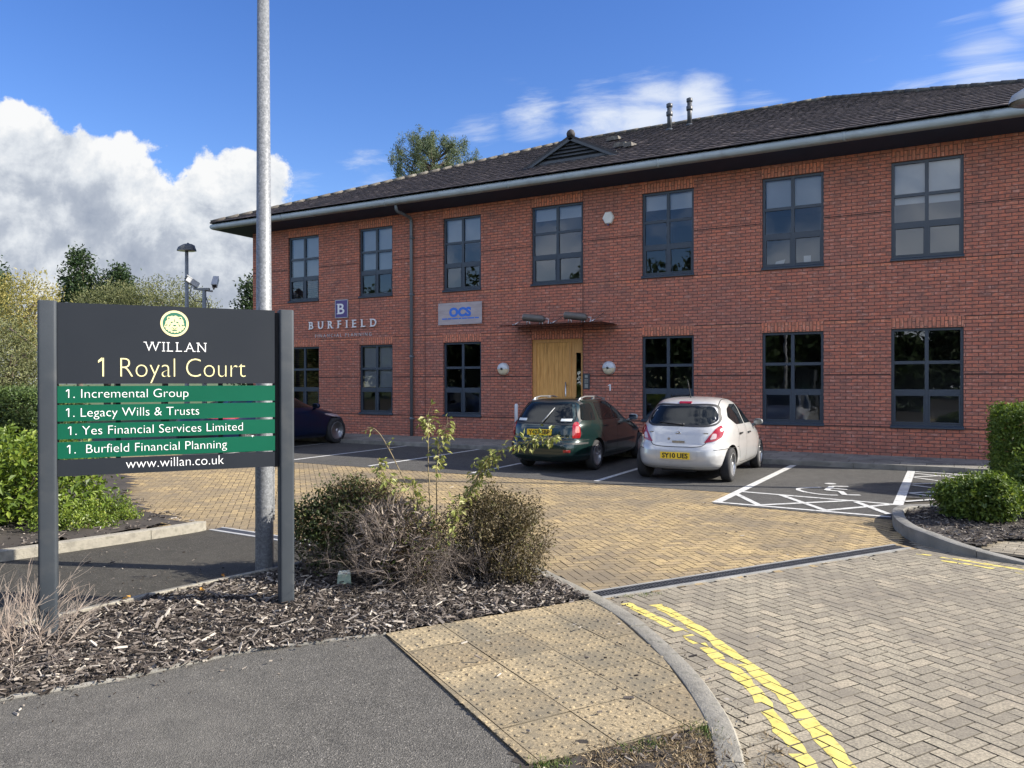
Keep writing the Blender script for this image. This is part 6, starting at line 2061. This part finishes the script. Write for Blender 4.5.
f_dark = tint_mat('leaf_dark_green', [(0, (0.016, 0.034, 0.014)), (.5, (0.034, 0.062, 0.022)), (1, (0.068, 0.10, 0.036))], .55, .22, .25)
f_pine = tint_mat('needle_blue_green', [(0, (0.05, 0.08, 0.045)), (.5, (0.115, 0.15, 0.085)), (1, (0.22, 0.24, 0.135))], .6, .2, .25)


def sprigs(B, n, rng_seed, k0=.85, k1=1.18, s=(.10, .20)):
    """uneven outline: small clumps that stick out of the main body"""
    r = random.Random(rng_seed); out = list(B)
    for _ in range(n):
        b = r.choice(B); a = r.uniform(0, 6.28); e = r.uniform(-.1, 1.35); k_ = r.uniform(k0, k1)
        q = r.uniform(*s)
        out.append((b[0] + b[3] * k_ * math.cos(a) * math.cos(e), b[1] + b[4] * k_ * math.sin(a) * math.cos(e), b[2] + b[5] * k_ * math.sin(e), b[3] * q, b[4] * q, b[5] * q * 1.5))
    return out


def plant(name, label, cat, loc, group=None):
    return thing(name, label, cat, loc, 0, group)


def stems(parent, n, r, h, rad, m_, seed, z0=-.05, lean=.5, depth=2):
    rng = random.Random(seed); mb = MB()
    for i in range(n):
        a = rng.uniform(0, 6.28); q = r * rng.random() ** .5
        twigs(mb, (q * math.cos(a), q * math.sin(a), z0), (math.cos(a) * lean * rng.random(), math.sin(a) * lean * rng.random(), 1), h * rng.uniform(.6, 1.0), rad, depth, rng, .6, 3)
    return mb.build('stem', m_, parent)

# laurel hedge
t = plant('laurel_hedge', 'bright glossy laurel hedge behind the pale kerb, left of the name board', 'hedge', (-9.25, 4.7, 0.1))
B = []
for i in range(9):
    k_ = i / 8
    p = Vector((-10.9, 1.2)) * (1 - k_) + Vector((-8.85, 5.1)) * k_
    h = .50 + .05 * math.sin(i * 2.1)
    B.append((p.x + 9.25, p.y - 4.7, .42, .62, .62, h))
    B.append((p.x + 9.25 - .8, p.y - 4.7 + .35, .45, .75, .7, h + .03))
foliage('foliage', B, 2900, 11, .092, .075, f_laurel, t, 3, shell=.2, up=.6, zmin=-.05, aspect=.5)
stems(t, 10, .35, .5, .010, m_wood, 5, lean=.3)
for i, (px, d_, sc_, lab) in enumerate(((80, 8.3, .62, 'sprawling low green plant on bark, nearer the near sign post'), (108, 8.75, .6, 'sprawling low green plant on bark, at the end of the laurel hedge'))):
    c = at(px, d_)
    t = plant('ground_cover_plant', lab, 'plant', (c.x, c.y, 0.1), 'low plants at the foot of the laurel hedge')
    t.scale = (sc_,) * 3
    foliage('foliage', [(0, 0, .14, .35, .40, .22), (.25, .25, .08, .25, .22, .14), (-.35, .4, .18, .3, .3, .26), (-.2, -.45, .16, .3, .35, .22)], 260, 9, .062, .06, f_laurel, t, 6 + 50 * i, shell=.3, up=.5, zmin=0.0)
    stems(t, 12, .3, .2, .005, m_stem, 6 + i, lean=1.2, depth=1)
# clipped dark hedge behind
t = plant('clipped_hedge', 'tall dark clipped hedge standing behind the bright laurel', 'hedge', at(-12, 13.3))
t.rotation_euler = (0, 0, R(18))
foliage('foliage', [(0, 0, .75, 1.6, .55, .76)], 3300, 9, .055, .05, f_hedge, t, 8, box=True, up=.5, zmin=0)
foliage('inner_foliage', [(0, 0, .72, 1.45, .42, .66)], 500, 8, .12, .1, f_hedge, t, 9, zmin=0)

# island on the right
t = plant('clipped_hedge', 'square clipped green hedge at the corner of the accessible bay', 'hedge', (2.28, 14.0, 0.1))
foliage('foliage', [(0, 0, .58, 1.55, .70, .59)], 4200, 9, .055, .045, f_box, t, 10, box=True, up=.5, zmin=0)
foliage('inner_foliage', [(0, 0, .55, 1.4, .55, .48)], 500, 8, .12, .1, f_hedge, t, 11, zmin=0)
for i, (x, y, rx, ry, h, lab) in enumerate(((.40, 10.22, .39, .39, .46, 'small round evergreen bush at the rounded kerb, lowest of the island bushes'), (1.18, 11.05, .52, .50, .66, 'rounded evergreen bush between the low round bush and the clipped hedge'))):
    t = plant('evergreen_bush', lab, 'bush', (x, y, .12), 'evergreen bushes on the kerbed island')
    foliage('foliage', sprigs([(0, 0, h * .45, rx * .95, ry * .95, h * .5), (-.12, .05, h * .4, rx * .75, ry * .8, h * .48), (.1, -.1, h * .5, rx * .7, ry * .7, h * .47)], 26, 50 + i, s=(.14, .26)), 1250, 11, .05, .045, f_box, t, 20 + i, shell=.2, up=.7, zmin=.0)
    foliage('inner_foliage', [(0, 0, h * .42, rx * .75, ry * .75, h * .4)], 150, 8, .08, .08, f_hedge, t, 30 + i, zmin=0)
    stems(t, 10, .2, h * .5, .008, m_wood, 40 + i)
rng = random.Random(5)
mb = MB(); bmv = []
for i in range(7):
    for j in range(9):
        a = 2 * math.pi * j / 9; r_ = (.19, .2, .17, .13, .1, .06, .015)[i] * rng.uniform(.82, 1.1)
        bmv.append((r_ * math.cos(a), r_ * .7 * math.sin(a), i * .042 - .03 + rng.uniform(-.01, .01)))
mb.add(bmv, [(i * 9 + j, i * 9 + (j + 1) % 9, (i + 1) * 9 + (j + 1) % 9, (i + 1) * 9 + j) for i in range(6) for j in range(9)] + [tuple(54 + j for j in range(9))], 0, False)
o = mb.build('dark_stone', mat('dark_stone', (0.02, 0.02, 0.022), (0.04, 0.04, 0.042), 12, .85, .6, 30)); o.location = (.70, 14.2, .1)
tag(o, 'dark pointed stone between the hatched bay and the rounded bushes', 'stone')

# three shrubs in the bark bed
c = at(494, 6.42)
t = plant('bronze_shrub', 'dense bronze brown shrub at the end of the bark bed', 'shrub', (c.x, c.y, .03))
foliage('foliage', sprigs([(0, 0, .36, .36, .36, .33), (.13, .08, .36, .34, .32, .30), (-.22, -.05, .34, .30, .32, .30), (.24, -.02, .22, .24, .26, .22), (-.08, .05, .52, .24, .26, .20), (.10, 0, .50, .22, .24, .20)], 34, 5), 1650, 12, .026, .036, f_brown, t, 41, shell=.25, up=.3, zmin=0, fuzz=1.0)
stems(t, 46, .22, .44, .006, m_twig2, 42, lean=.9, depth=2)
c = at(340, 6.65)
t = plant('green_shrub', 'leafy green and russet shrub right beside the steel lamp column', 'shrub', (c.x, c.y, .03))
foliage('foliage', sprigs([(0, 0, .40, .36, .34, .32), (-.22, 0, .33, .28, .30, .27), (.16, .05, .50, .30, .28, .24), (.1, -.1, .3, .34, .3, .26), (-.05, 0, .58, .2, .2, .18), (.25, .1, .45, .25, .25, .25)], 30, 6, s=(.12, .24)), 1200, 11, .036, .045, f_mixed, t, 44, shell=.26, up=.35, zmin=0, fuzz=.9)
stems(t, 30, .25, .42, .006, m_twig2, 45, lean=.8, depth=2)
c = at(392, 6.18)
c0 = at(372, 6.75)
c = at(340, 6.65)
foliage('russet_foliage', [(.28, .14, .60, .26, .24, .17), (.10, .1, .66, .22, .2, .14)], 420, 10, .03, .04, f_russet, t, 46, shell=.4, zmin=0)
c = at(392, 6.18)
t = plant('bare_shrub', 'bare grey shrub of tangled thin twigs between the two leafy shrubs', 'shrub', (c.x, c.y, .03))
rng = random.Random(9); mb = MB()
for i in range(34):
    a = rng.uniform(0, 6.28); q = .14 * rng.random() ** .5
    twigs(mb, (q * math.cos(a), q * math.sin(a), -.03), (math.cos(a) * rng.uniform(.2, 1.3), math.sin(a) * rng.uniform(.2, 1.0), rng.uniform(.5, 1.1)), rng.uniform(.36, .60), .0038, 3, rng, .75, 4, 0, 3, .05, .30, .58)
mb.build('twig', m_twig2, t)
rt = np.random.default_rng(49); n_ = 3400
u_ = unit(rt.normal(size=(n_, 3))) * rt.random((n_, 1)) ** .3
P_ = u_ * np.array([.38, .32, .34]) + np.array([.0, .06, .33]); P_[:, 2] = np.maximum(P_[:, 2], .01)
s_ = rt.uniform(.04, .12, n_)
V_, F_ = leaf_arrays(P_, unit(u_ * .8 + rt.normal(size=(n_, 3)) * .8 + np.array([0, 0, .2])), unit(rt.normal(size=(n_, 3))), s_, .022, .5)
tw_ = rt.random(n_)
np_mesh('twig_tangle', V_, F_, tint_mat('dead_twig', [(0, (0.085, 0.066, 0.055)), (.6, (0.19, 0.155, 0.13)), (1, (0.33, 0.28, 0.235))], .85, 0, .15), t, np.concatenate([tw_, tw_]))
foliage('foliage', [(-.06, -.05, .14, .10, .12, .14), (-.14, .0, .5, .06, .06, .06), (.12, .12, .34, .30, .2, .28)], 60, 6, .038, .03, f_laurel, t, 47, zmin=0)
foliage('dry_foliage', [(.05, .12, .36, .38, .24, .34), (.2, .08, .3, .28, .2, .28), (-.2, .02, .36, .22, .2, .26)], 760, 9, .024, .04, f_russet, t, 48, zmin=0, shell=.5)

# young sapling with arching leafy shoots
def cam_pt(px, py, d):
    p = at(px, d); p.z = 1.68 - (py - 381.3) / 769 * d
    return p
b0 = at(436, 6.45); b0.z = .03
t = plant('leafy_sapling', 'straggly young sapling with arching pale leafy shoots rising above the shrubs', 'sapling', b0)
mb = MB(); LP = []; LD = []
rngn = np.random.default_rng(17); rng = random.Random(18)
shoots = [([(436, 585, 6.45), (432, 540, 6.45), (429, 490, 6.45), (428, 445, 6.45), (428, 412, 6.45)], .0075, [(.80, 1.0, 26, .055)], .2),
          ([(434, 585, 6.45), (420, 520, 6.4), (403, 478, 6.35), (386, 444, 6.3), (376, 430, 6.3), (367, 427, 6.3)], .006, [(.5, .95, 3, .02)], .1),
          ([(438, 585, 6.45), (436, 520, 6.4), (437, 468, 6.35), (441, 440, 6.35), (448, 422, 6.35)], .0065, [(.50, .62, 14, .05), (.68, .98, 26, .05)], .2),
          ([(440, 585, 6.45), (452, 525, 6.4), (470, 490, 6.35), (488, 462, 6.3), (512, 446, 6.25), (552, 437, 6.2)], .0075, [(.36, .74, 58, .07), (.82, 1.0, 38, .06)], .2),
          ([(432, 585, 6.45), (412, 530, 6.35), (394, 490, 6.25), (382, 468, 6.2), (377, 458, 6.2)], .005, [(.5, 1.0, 26, .05)], .2),
          ([(438, 585, 6.45), (446, 540, 6.35), (462, 505, 6.3), (482, 470, 6.25), (492, 452, 6.25)], .006, [(.45, .95, 40, .06)], .2),
          ([(435, 585, 6.45), (424, 545, 6.3), (415, 505, 6.2), (412, 480, 6.2)], .005, [(.4, 1.0, 28, .06)], .2),
          ([(438, 585, 6.45), (450, 550, 6.2), (458, 520, 6.1), (455, 500, 6.1)], .005, [(.4, 1.0, 26, .06)], .2),
          ([(436, 585, 6.45), (440, 555, 6.2), (438, 530, 6.1), (430, 510, 6.1)], .005, [(.3, 1.0, 20, .06)], .2)]
for pts, rad, tufts, _ in shoots:
    P = [cam_pt(*p) - b0 for p in pts]
    # smooth
    Q = []
    for i in range(len(P) - 1):
        p0, p1, p2, p3 = P[max(i - 1, 0)], P[i], P[i + 1], P[min(i + 2, len(P) - 1)]
        for j in range(5):
            u = j / 5
            Q.append(.5 * ((2 * p1) + (p2 - p0) * u + (2 * p0 - 5 * p1 + 4 * p2 - p3) * u * u + (3 * p1 - p0 - 3 * p2 + p3) * u ** 3) + Vector((rng.uniform(-.004, .004), rng.uniform(-.004, .004), 0)))
    Q.append(P[-1])
    mb.tube(Q, [rad * (1 - .65 * i / (len(Q) - 1)) for i in range(len(Q))], 6, 0, cap=False)
    for a, b, n, sz in tufts:
        for i in range(int(n * 1.5)):
            u = a + (b - a) * rng.random()
            f = u * (len(Q) - 1); i0 = min(int(f), len(Q) - 2)
            q = Q[i0].lerp(Q[i0 + 1], f - i0)
            d = Vector((rng.gauss(0, 1), rng.gauss(0, 1), rng.gauss(-.15, .7))).normalized()
            tip = q + d * rng.uniform(.01, .075)
            mb.tube([q, tip], .0012, 3, 0, cap=False)
            for k_ in range(rng.choice((1, 2, 3))):
                LP.append(tip + Vector((rng.gauss(0, .012), rng.gauss(0, .012), rng.gauss(0, .012))))
                LD.append((d + Vector((rng.gauss(0, .5), rng.gauss(0, .5), rng.gauss(-.3, .5)))).normalized())
    if len(tufts) == 1 and tufts[0][2] == 3:
        for _ in range(7):
            q = Q[rng.randrange(len(Q) // 2, len(Q))]
            mb.tube([q, q + Vector((rng.gauss(0, .03), rng.gauss(0, .03), rng.gauss(.0, .03)))], .0018, 3, 0, cap=False)
mb.build('stem', m_stem, t)
LP = np.array(LP); LD = np.array(LD)
s = rngn.uniform(.034, .062, len(LP))
V, F = leaf_arrays(LP, LD, unit(rngn.normal(size=LP.shape) * .5 + np.array([0, 0, 1.0])), s, .52, .25)
tt = rngn.random(len(LP))
np_mesh('foliage', V, F, f_shoot, t, np.concatenate([tt, tt]))

# dry twiggy shrub beside the left post of the board
c = Vector((-4.93, 2.46, .02))
t = plant('dry_shrub', 'leafless dry twiggy shrub beside the near post of the name board', 'shrub', c)
rng = random.Random(21); mb = MB()
for i in range(60):
    q = Vector((rng.gauss(-.05, .22), rng.gauss(-.08, .26), -.02))
    q.x = min(q.x, .16)
    d = Vector((q.x * 1.0 + rng.gauss(0, .4), q.y * .8 + rng.gauss(0, .4), rng.uniform(.6, 1.3)))
    twigs(mb, q, d, rng.uniform(.20, .40), .0042, 2, rng, .55, 4, 0, 4, .0, .2, .6)
for i in range(46):
    q = Vector((rng.gauss(.12, .24), rng.gauss(-.12, .26), .03))
    twigs(mb, q, (rng.gauss(.3, .8), rng.gauss(-.3, .8), .12), rng.uniform(.18, .32), .0035, 1, rng, .5, 3, 0, 4, .03, .12)
mb.build('twig', m_twig, t)

# ---- trees
def tree(name, label, pos, trunk_h, rad, blobs, mat_, clumps, per, leaf, cr, seed, group=None, shell=.3, up=.3, limbs=7, aspect=.5, bare=False):
    t = plant(name, label, 'tree', pos, group)
    rng = random.Random(seed); mb = MB()
    top = max(b[2] + b[5] for b in blobs)
    P = [Vector((0, 0, -.1))]
    for i in range(1, 7):
        P.append(Vector((rng.gauss(0, .06 * i), rng.gauss(0, .06 * i), top * .82 * i / 6)))
    mb.tube(P, [rad * (1 - .75 * i / 6) for i in range(7)], 9)
    for i in range(limbs):
        b = rng.choice(blobs); k_ = rng.uniform(.25, .75)
        q = P[0].lerp(P[-1], k_)
        a = Vector((b[0] + rng.uniform(-.6, .6) * b[3], b[1] + rng.uniform(-.6, .6) * b[4], b[2] + rng.uniform(-.2, .6) * b[5]))
        mid = q.lerp(a, .5) + Vector((0, 0, .12 * (a - q).length))
        mb.tube([q, mid, a], [rad * .38, rad * .24, rad * .08], 6)
    mb.build('trunk', m_wood, t)
    foliage('crown', blobs, clumps, per, leaf, cr, mat_, t, seed, shell, up, aspect=aspect, zmin=.1)
    return t
tree('willow_tree', 'yellowish autumn willow above the dark clipped hedge', at(22, 27), 2, .16, [(0, 0, 3.5, 1.7, 1.6, 1.9), (-1.5, 0, 3.6, 1.3, 1.4, 1.9), (1.0, .2, 3.3, 1.0, 1.1, 1.7), (.1, .1, 4.4, 1.1, 1.0, 1.25), (-2.8, .5, 3.2, 1.5, 1.5, 2.0)], f_willow, 1000, 15, .13, .17, 61, shell=.3, aspect=.3)
tree('grey_willow', 'grey green bushy willow in front of the yellowish one', at(6, 23), 1, .12, [(0, 0, 1.9, 1.3, 1.2, 1.9), (.8, .1, 1.7, .95, 1.0, 1.7), (-1.2, .2, 2.1, 1.2, 1.2, 1.9)], f_olive, 800, 14, .11, .14, 62, aspect=.35)
tree('silver_tree', 'grey green rounded tree showing above the WILLAN crest', at(165, 33), 2, .16, [(0, 0, 4.2, 2.1, 1.8, 2.0), (1.6, 0, 3.7, 1.5, 1.6, 1.7), (-1.3, 0, 4.2, 1.6, 1.5, 1.95)], f_olive, 1300, 15, .13, .17, 63, aspect=.35)
tree('silver_tree', 'grey green rounded tree between the yellowish willow and the domed lamp post', at(108, 34), 2, .16, [(0, 0, 4.2, 2.0, 1.7, 1.95), (-1.3, 0, 3.6, 1.2, 1.4, 1.9), (1.2, .1, 4.3, 1.5, 1.4, 1.8)], f_olive, 1200, 15, .13, .17, 64, aspect=.35)
tree('dark_tree', 'tall dark green tree, its top highest behind the name board', at(80, 50), 3, .22, [(0, 0, 8.3, 1.15, 1.1, 2.1), (.5, 0, 7.2, 1.5, 1.3, 1.6), (-.5, 0, 6.4, 1.4, 1.3, 2.0), (.1, 0, 9.7, .6, .6, .8)], f_dark, 480, 14, .22, .2, 65, shell=.4)
tree('dark_tree', 'dark green tree a little lower and right of the tallest one behind the board', at(116, 50), 3, .2, [(0, 0, 7.4, 1.3, 1.2, 1.5), (.8, 0, 8.1, .7, .7, 1.0), (-1.0, 0, 6.6, 1.2, 1.2, 1.5), (.3, 0, 8.8, .4, .4, .5)], f_dark, 420, 14, .22, .2, 66, shell=.4)
tree('dark_tree', 'dark green tree at the picture edge behind the yellowish willow', at(-13, 46), 3, .2, [(0, 0, 7.6, 1.2, 1.2, 2.0), (.6, 0, 6.4, 1.2, 1.2, 1.6), (-1.0, 0, 6.6, 1.4, 1.2, 1.8)], f_dark, 480, 14, .22, .2, 67, shell=.4)
tree('dark_tree', 'dark green tree at the far corner of the brick building under the eaves', at(254, 37.5), 3, .2, [(.1, 0, 4.7, 1.0, 1.1, 1.3), (.2, 0, 3.5, 1.5, 1.4, 1.4), (-.4, 0, 2.6, 1.3, 1.3, 1.3), (.2, 0, 6.0, .7, .7, .95)], f_dark, 900, 13, .19, .2, 68, shell=.4)
pine_c = at(434, 51)
t = plant('pine_tree', 'large pine with upswept branches rising behind the roof', 'tree', pine_c)
rng = random.Random(31); mb = MB()
mb.tube([(0, 0, 0), (.1, .1, 8), (-.1, 0, 14), (0, 0, 18.2)], [.3, .24, .14, .03], 10)
blobs = []
for i in range(120):
    k_ = rng.random() ** .8; z = 12.0 + 5.4 * k_
    a = rng.uniform(0, 6.28); r_ = (3.5 - 2.6 * k_ ** 4) * rng.uniform(.25, 1.0) ** .7
    p = Vector((r_ * math.cos(a), r_ * math.sin(a), z + r_ * .28))
    mb.tube([(0, 0, z - .5), p * .55 + Vector((0, 0, z * .45 - .3)), p], [.06, .04, .015], 5, cap=False)
    blobs.append((p.x, p.y, p.z, .24 + .14 * rng.random(), .24 + .14 * rng.random(), .55 + .35 * rng.random()))
mb.build('trunk', m_wood, t)
foliage('crown', blobs, 2700, 12, .18, .10, f_pine, t, 71, shell=.5, up=.2, aspect=.22, fuzz=.6)
for px, topz, w, lab, sd in ((504, 17.0, .30, 'slender conifer tip showing just over the roof ridge, taller of the pair', 72), (517.5, 16.6, .22, 'slender conifer tip showing just over the roof ridge, shorter of the pair', 73)):
    t = plant('conifer', lab, 'tree', at(px, 51), 'conifer tips over the roof')
    mb = MB(); mb.tube([(0, 0, 0), (0, 0, topz)], [.14, .01], 7); mb.build('trunk', m_wood, t)
    foliage('crown', [(0, 0, topz - .5 - i * .8, w * (1 + i * .55), w * (1 + i * .55), .65) for i in range(4)], 150, 10, .16, .07, f_pine, t, sd, shell=.5, aspect=.25)
t = plant('pine_tree', 'small pine crown just right of the large pine, over the ridge', 'tree', at(472, 53))
mb = MB(); mb.tube([(0, 0, 0), (0, 0, 17.0)], [.2, .02], 8); mb.build('trunk', m_wood, t)
foliage('crown', [(0, 0, 16.6, .6, .6, .75), (.6, 0, 16.2, .6, .6, .6), (-.3, 0, 15.6, 1, 1, .8)], 200, 11, .20, .1, f_pine, t, 74, shell=.5, aspect=.25)

# wood across the road behind the viewer: met only as reflections in the panes
rng = random.Random(77); B = []
x = -58
while x < 12:
    h = rng.uniform(6.5, 11.0) - (2.3 if x > -14 else -.8); w = rng.uniform(2.2, 3.6)
    y = -20 - rng.uniform(0, 5)
    B += [(x, y, h * .5, w, w * .8, h * .42), (x + rng.uniform(-1, 1), y, h * .78, w * .6, w * .6, h * .24)]
    x += w * rng.uniform(.9, 1.35)
o = foliage('far_wood', B, 4200, 11, .55, .42, f_dark, None, 78, shell=.55, zmin=.1)
o2 = foliage('far_wood', [(b_[0], b_[1], b_[2] * .92, b_[3], b_[4] * .8, b_[5]) for b_ in B], 6500, 6, .75, .5, f_dark, None, 79, shell=.7, zmin=.1)
o2['label'] = 'shady depth of the wood across the road'
kind(o2, 'stuff')
o['label'] = 'wood across the road mirrored in the office windows'
kind(o, 'stuff')

# ---- weeds, dry grass and litter on the verge
m_grass = tint_mat('grass_blade', [(0, (0.05, 0.085, 0.018)), (.5, (0.09, 0.15, 0.03)), (.8, (0.16, 0.20, 0.06)), (1, (0.30, 0.25, 0.12))], .6, .2, .3)
m_straw = tint_mat('dry_straw', [(0, (0.13, 0.095, 0.055)), (.5, (0.26, 0.195, 0.12)), (1, (0.46, 0.37, 0.24))], .8, .1, .2)
def blades(name, spots, mat_, seed, hmin, hmax, wid, kind_='stuff', lean=.5, label=None):
    rng = np.random.default_rng(seed)
    P = []
    for (x, y, z, r, n) in spots:
        q = rng.normal(size=(n, 2)) * r
        P.append(np.stack([x + q[:, 0], y + q[:, 1], np.full(n, z)], 1))
    P = np.concatenate(P); n = len(P)
    D = unit(np.concatenate([rng.normal(size=(n, 2)) * lean, np.ones((n, 1))], 1))
    s = rng.uniform(hmin, hmax, n)
    V, F = leaf_arrays(P, D, unit(rng.normal(size=(n, 3))), s, wid, .2)
    tt = rng.random(n)
    o = np_mesh(name, V, F, mat_, None, np.concatenate([tt, tt]))
    if label:
        o['label'] = label
    return kind(o, kind_)
blades('grass', [(-1.48, 2.99, .005, .045, 420), (-1.16, 3.40, .005, .04, 260), (-1.24, 3.30, .005, .025, 80), (-1.0, 3.66, .008, .045, 420), (-0.93, 3.60, .008, .03, 160)], m_grass, 81, 0.010, .032, .16, lean=1.0, label='small green weed tufts along the edge of the blister paving')
blades('dry_grass', [(-1.05, 3.42, .006, .10, 700), (-0.98, 3.2, .006, .12, 900), (-1.2, 3.1, .006, .12, 700), (-0.93, 3.45, .006, .08, 500), (-.84, 3.0, .006, .12, 1000), (-1.3, 3.2, .006, .08, 600), (-1.02, 3.55, .006, .06, 500), (-0.9, 3.3, .006, .1, 1200)], m_straw, 82, .012, .05, .10, lean=2.2, label='dry straw and dead weeds on the bare verge')
blades('kerb_weeds', [(-0.62, 3.48, .002, .03, 60), (-0.66, 3.62, .002, .03, 60), (-0.6, 3.36, .002, .035, 80), (-0.72, 3.74, .002, .02, 30)], m_straw, 83, .01, .04, .12, lean=1.5, label='dead weeds in the joint beside the kerb')
blades('grass', [(-2.12, 5.66, .002, .03, 40), (-2.02, 5.78, .002, .035, 60), (-1.95, 5.86, .002, .02, 20)], m_grass, 84, .008, .025, .2, lean=1, label='moss and weeds in the joint beside the drain')
chips('bark_litter', [(-1.5, 2.9), (-.97, 3.7), (-.72, 3.3), (-.7, 2.4)], (np.array([-10, 10.]), np.array([-10, 20.]), np.full((2, 2), .004), None), 500, 85, .008, .05)

t = thing('drinks_carton', 'crumpled pale green carton lying on the bark under the shrubs', 'carton', (-4.15, 4.70, .06), R(38))
mb = MB(); vs = [(-.055, -.03, 0), (.055, -.035, .004), (.05, .03, .0), (-.05, .03, 0), (-.05, -.022, .088), (.048, -.03, .094), (.052, .02, .10), (-.046, .025, .086)]
mb.add(vs, [(0, 3, 2, 1), (4, 5, 6, 7), (0, 1, 5, 4), (1, 2, 6, 5), (2, 3, 7, 6), (3, 0, 4, 7)]); mb.build('box', mat('carton_green', (0.34, 0.42, 0.33), (0.24, 0.32, 0.25), 30, .6), t)
mb = MB(); mb.add([(-.05, -.0225, .0885), (.048, -.0305, .0945), (.04, .0, .118), (-.045, .002, .112), (.052, .02, .1005), (-.046, .025, .0865)], [(0, 1, 2, 3), (2, 4, 5, 3)]); mb.build('flap', mat('carton_pale', (0.55, 0.58, 0.5), rough=.6), t)
m_leafy = tint_mat('fallen_leaf', [(0, (0.42, 0.20, 0.04)), (1, (0.55, 0.33, 0.08))], .6, .2, .3)
for i, (x, y, lab) in enumerate(((-5.24, 4.42, 'orange fallen leaf by the path edging, nearest the lamp column'), (-5.02, 4.02, 'orange fallen leaf on the bark between the two posts'), (-5.30, 3.62, 'orange fallen leaf by the path edging, nearest the near post'), (-3.86, 3.12, 'orange fallen leaf by the footpath edge of the bark bed'))):
    rn = np.random.default_rng(90 + i)
    P = np.array([[0, 0, .0], [.012, .01, .004]]); Dd = unit(rn.normal(size=(2, 3)) * np.array([1, 1, .3]) + np.array([0, 0, .35]))
    V, F = leaf_arrays(P, Dd, unit(rn.normal(size=(2, 3)) + np.array([0, 0, 1.5])), np.array([.055, .04]), .7, .25)
    o = np_mesh('fallen_leaf', V, F, m_leafy, None, np.full(len(F), .3 + .2 * i)); o.location = (x, y, .062)
    tag(o, lab, 'leaf', 'orange fallen leaves on the bark')
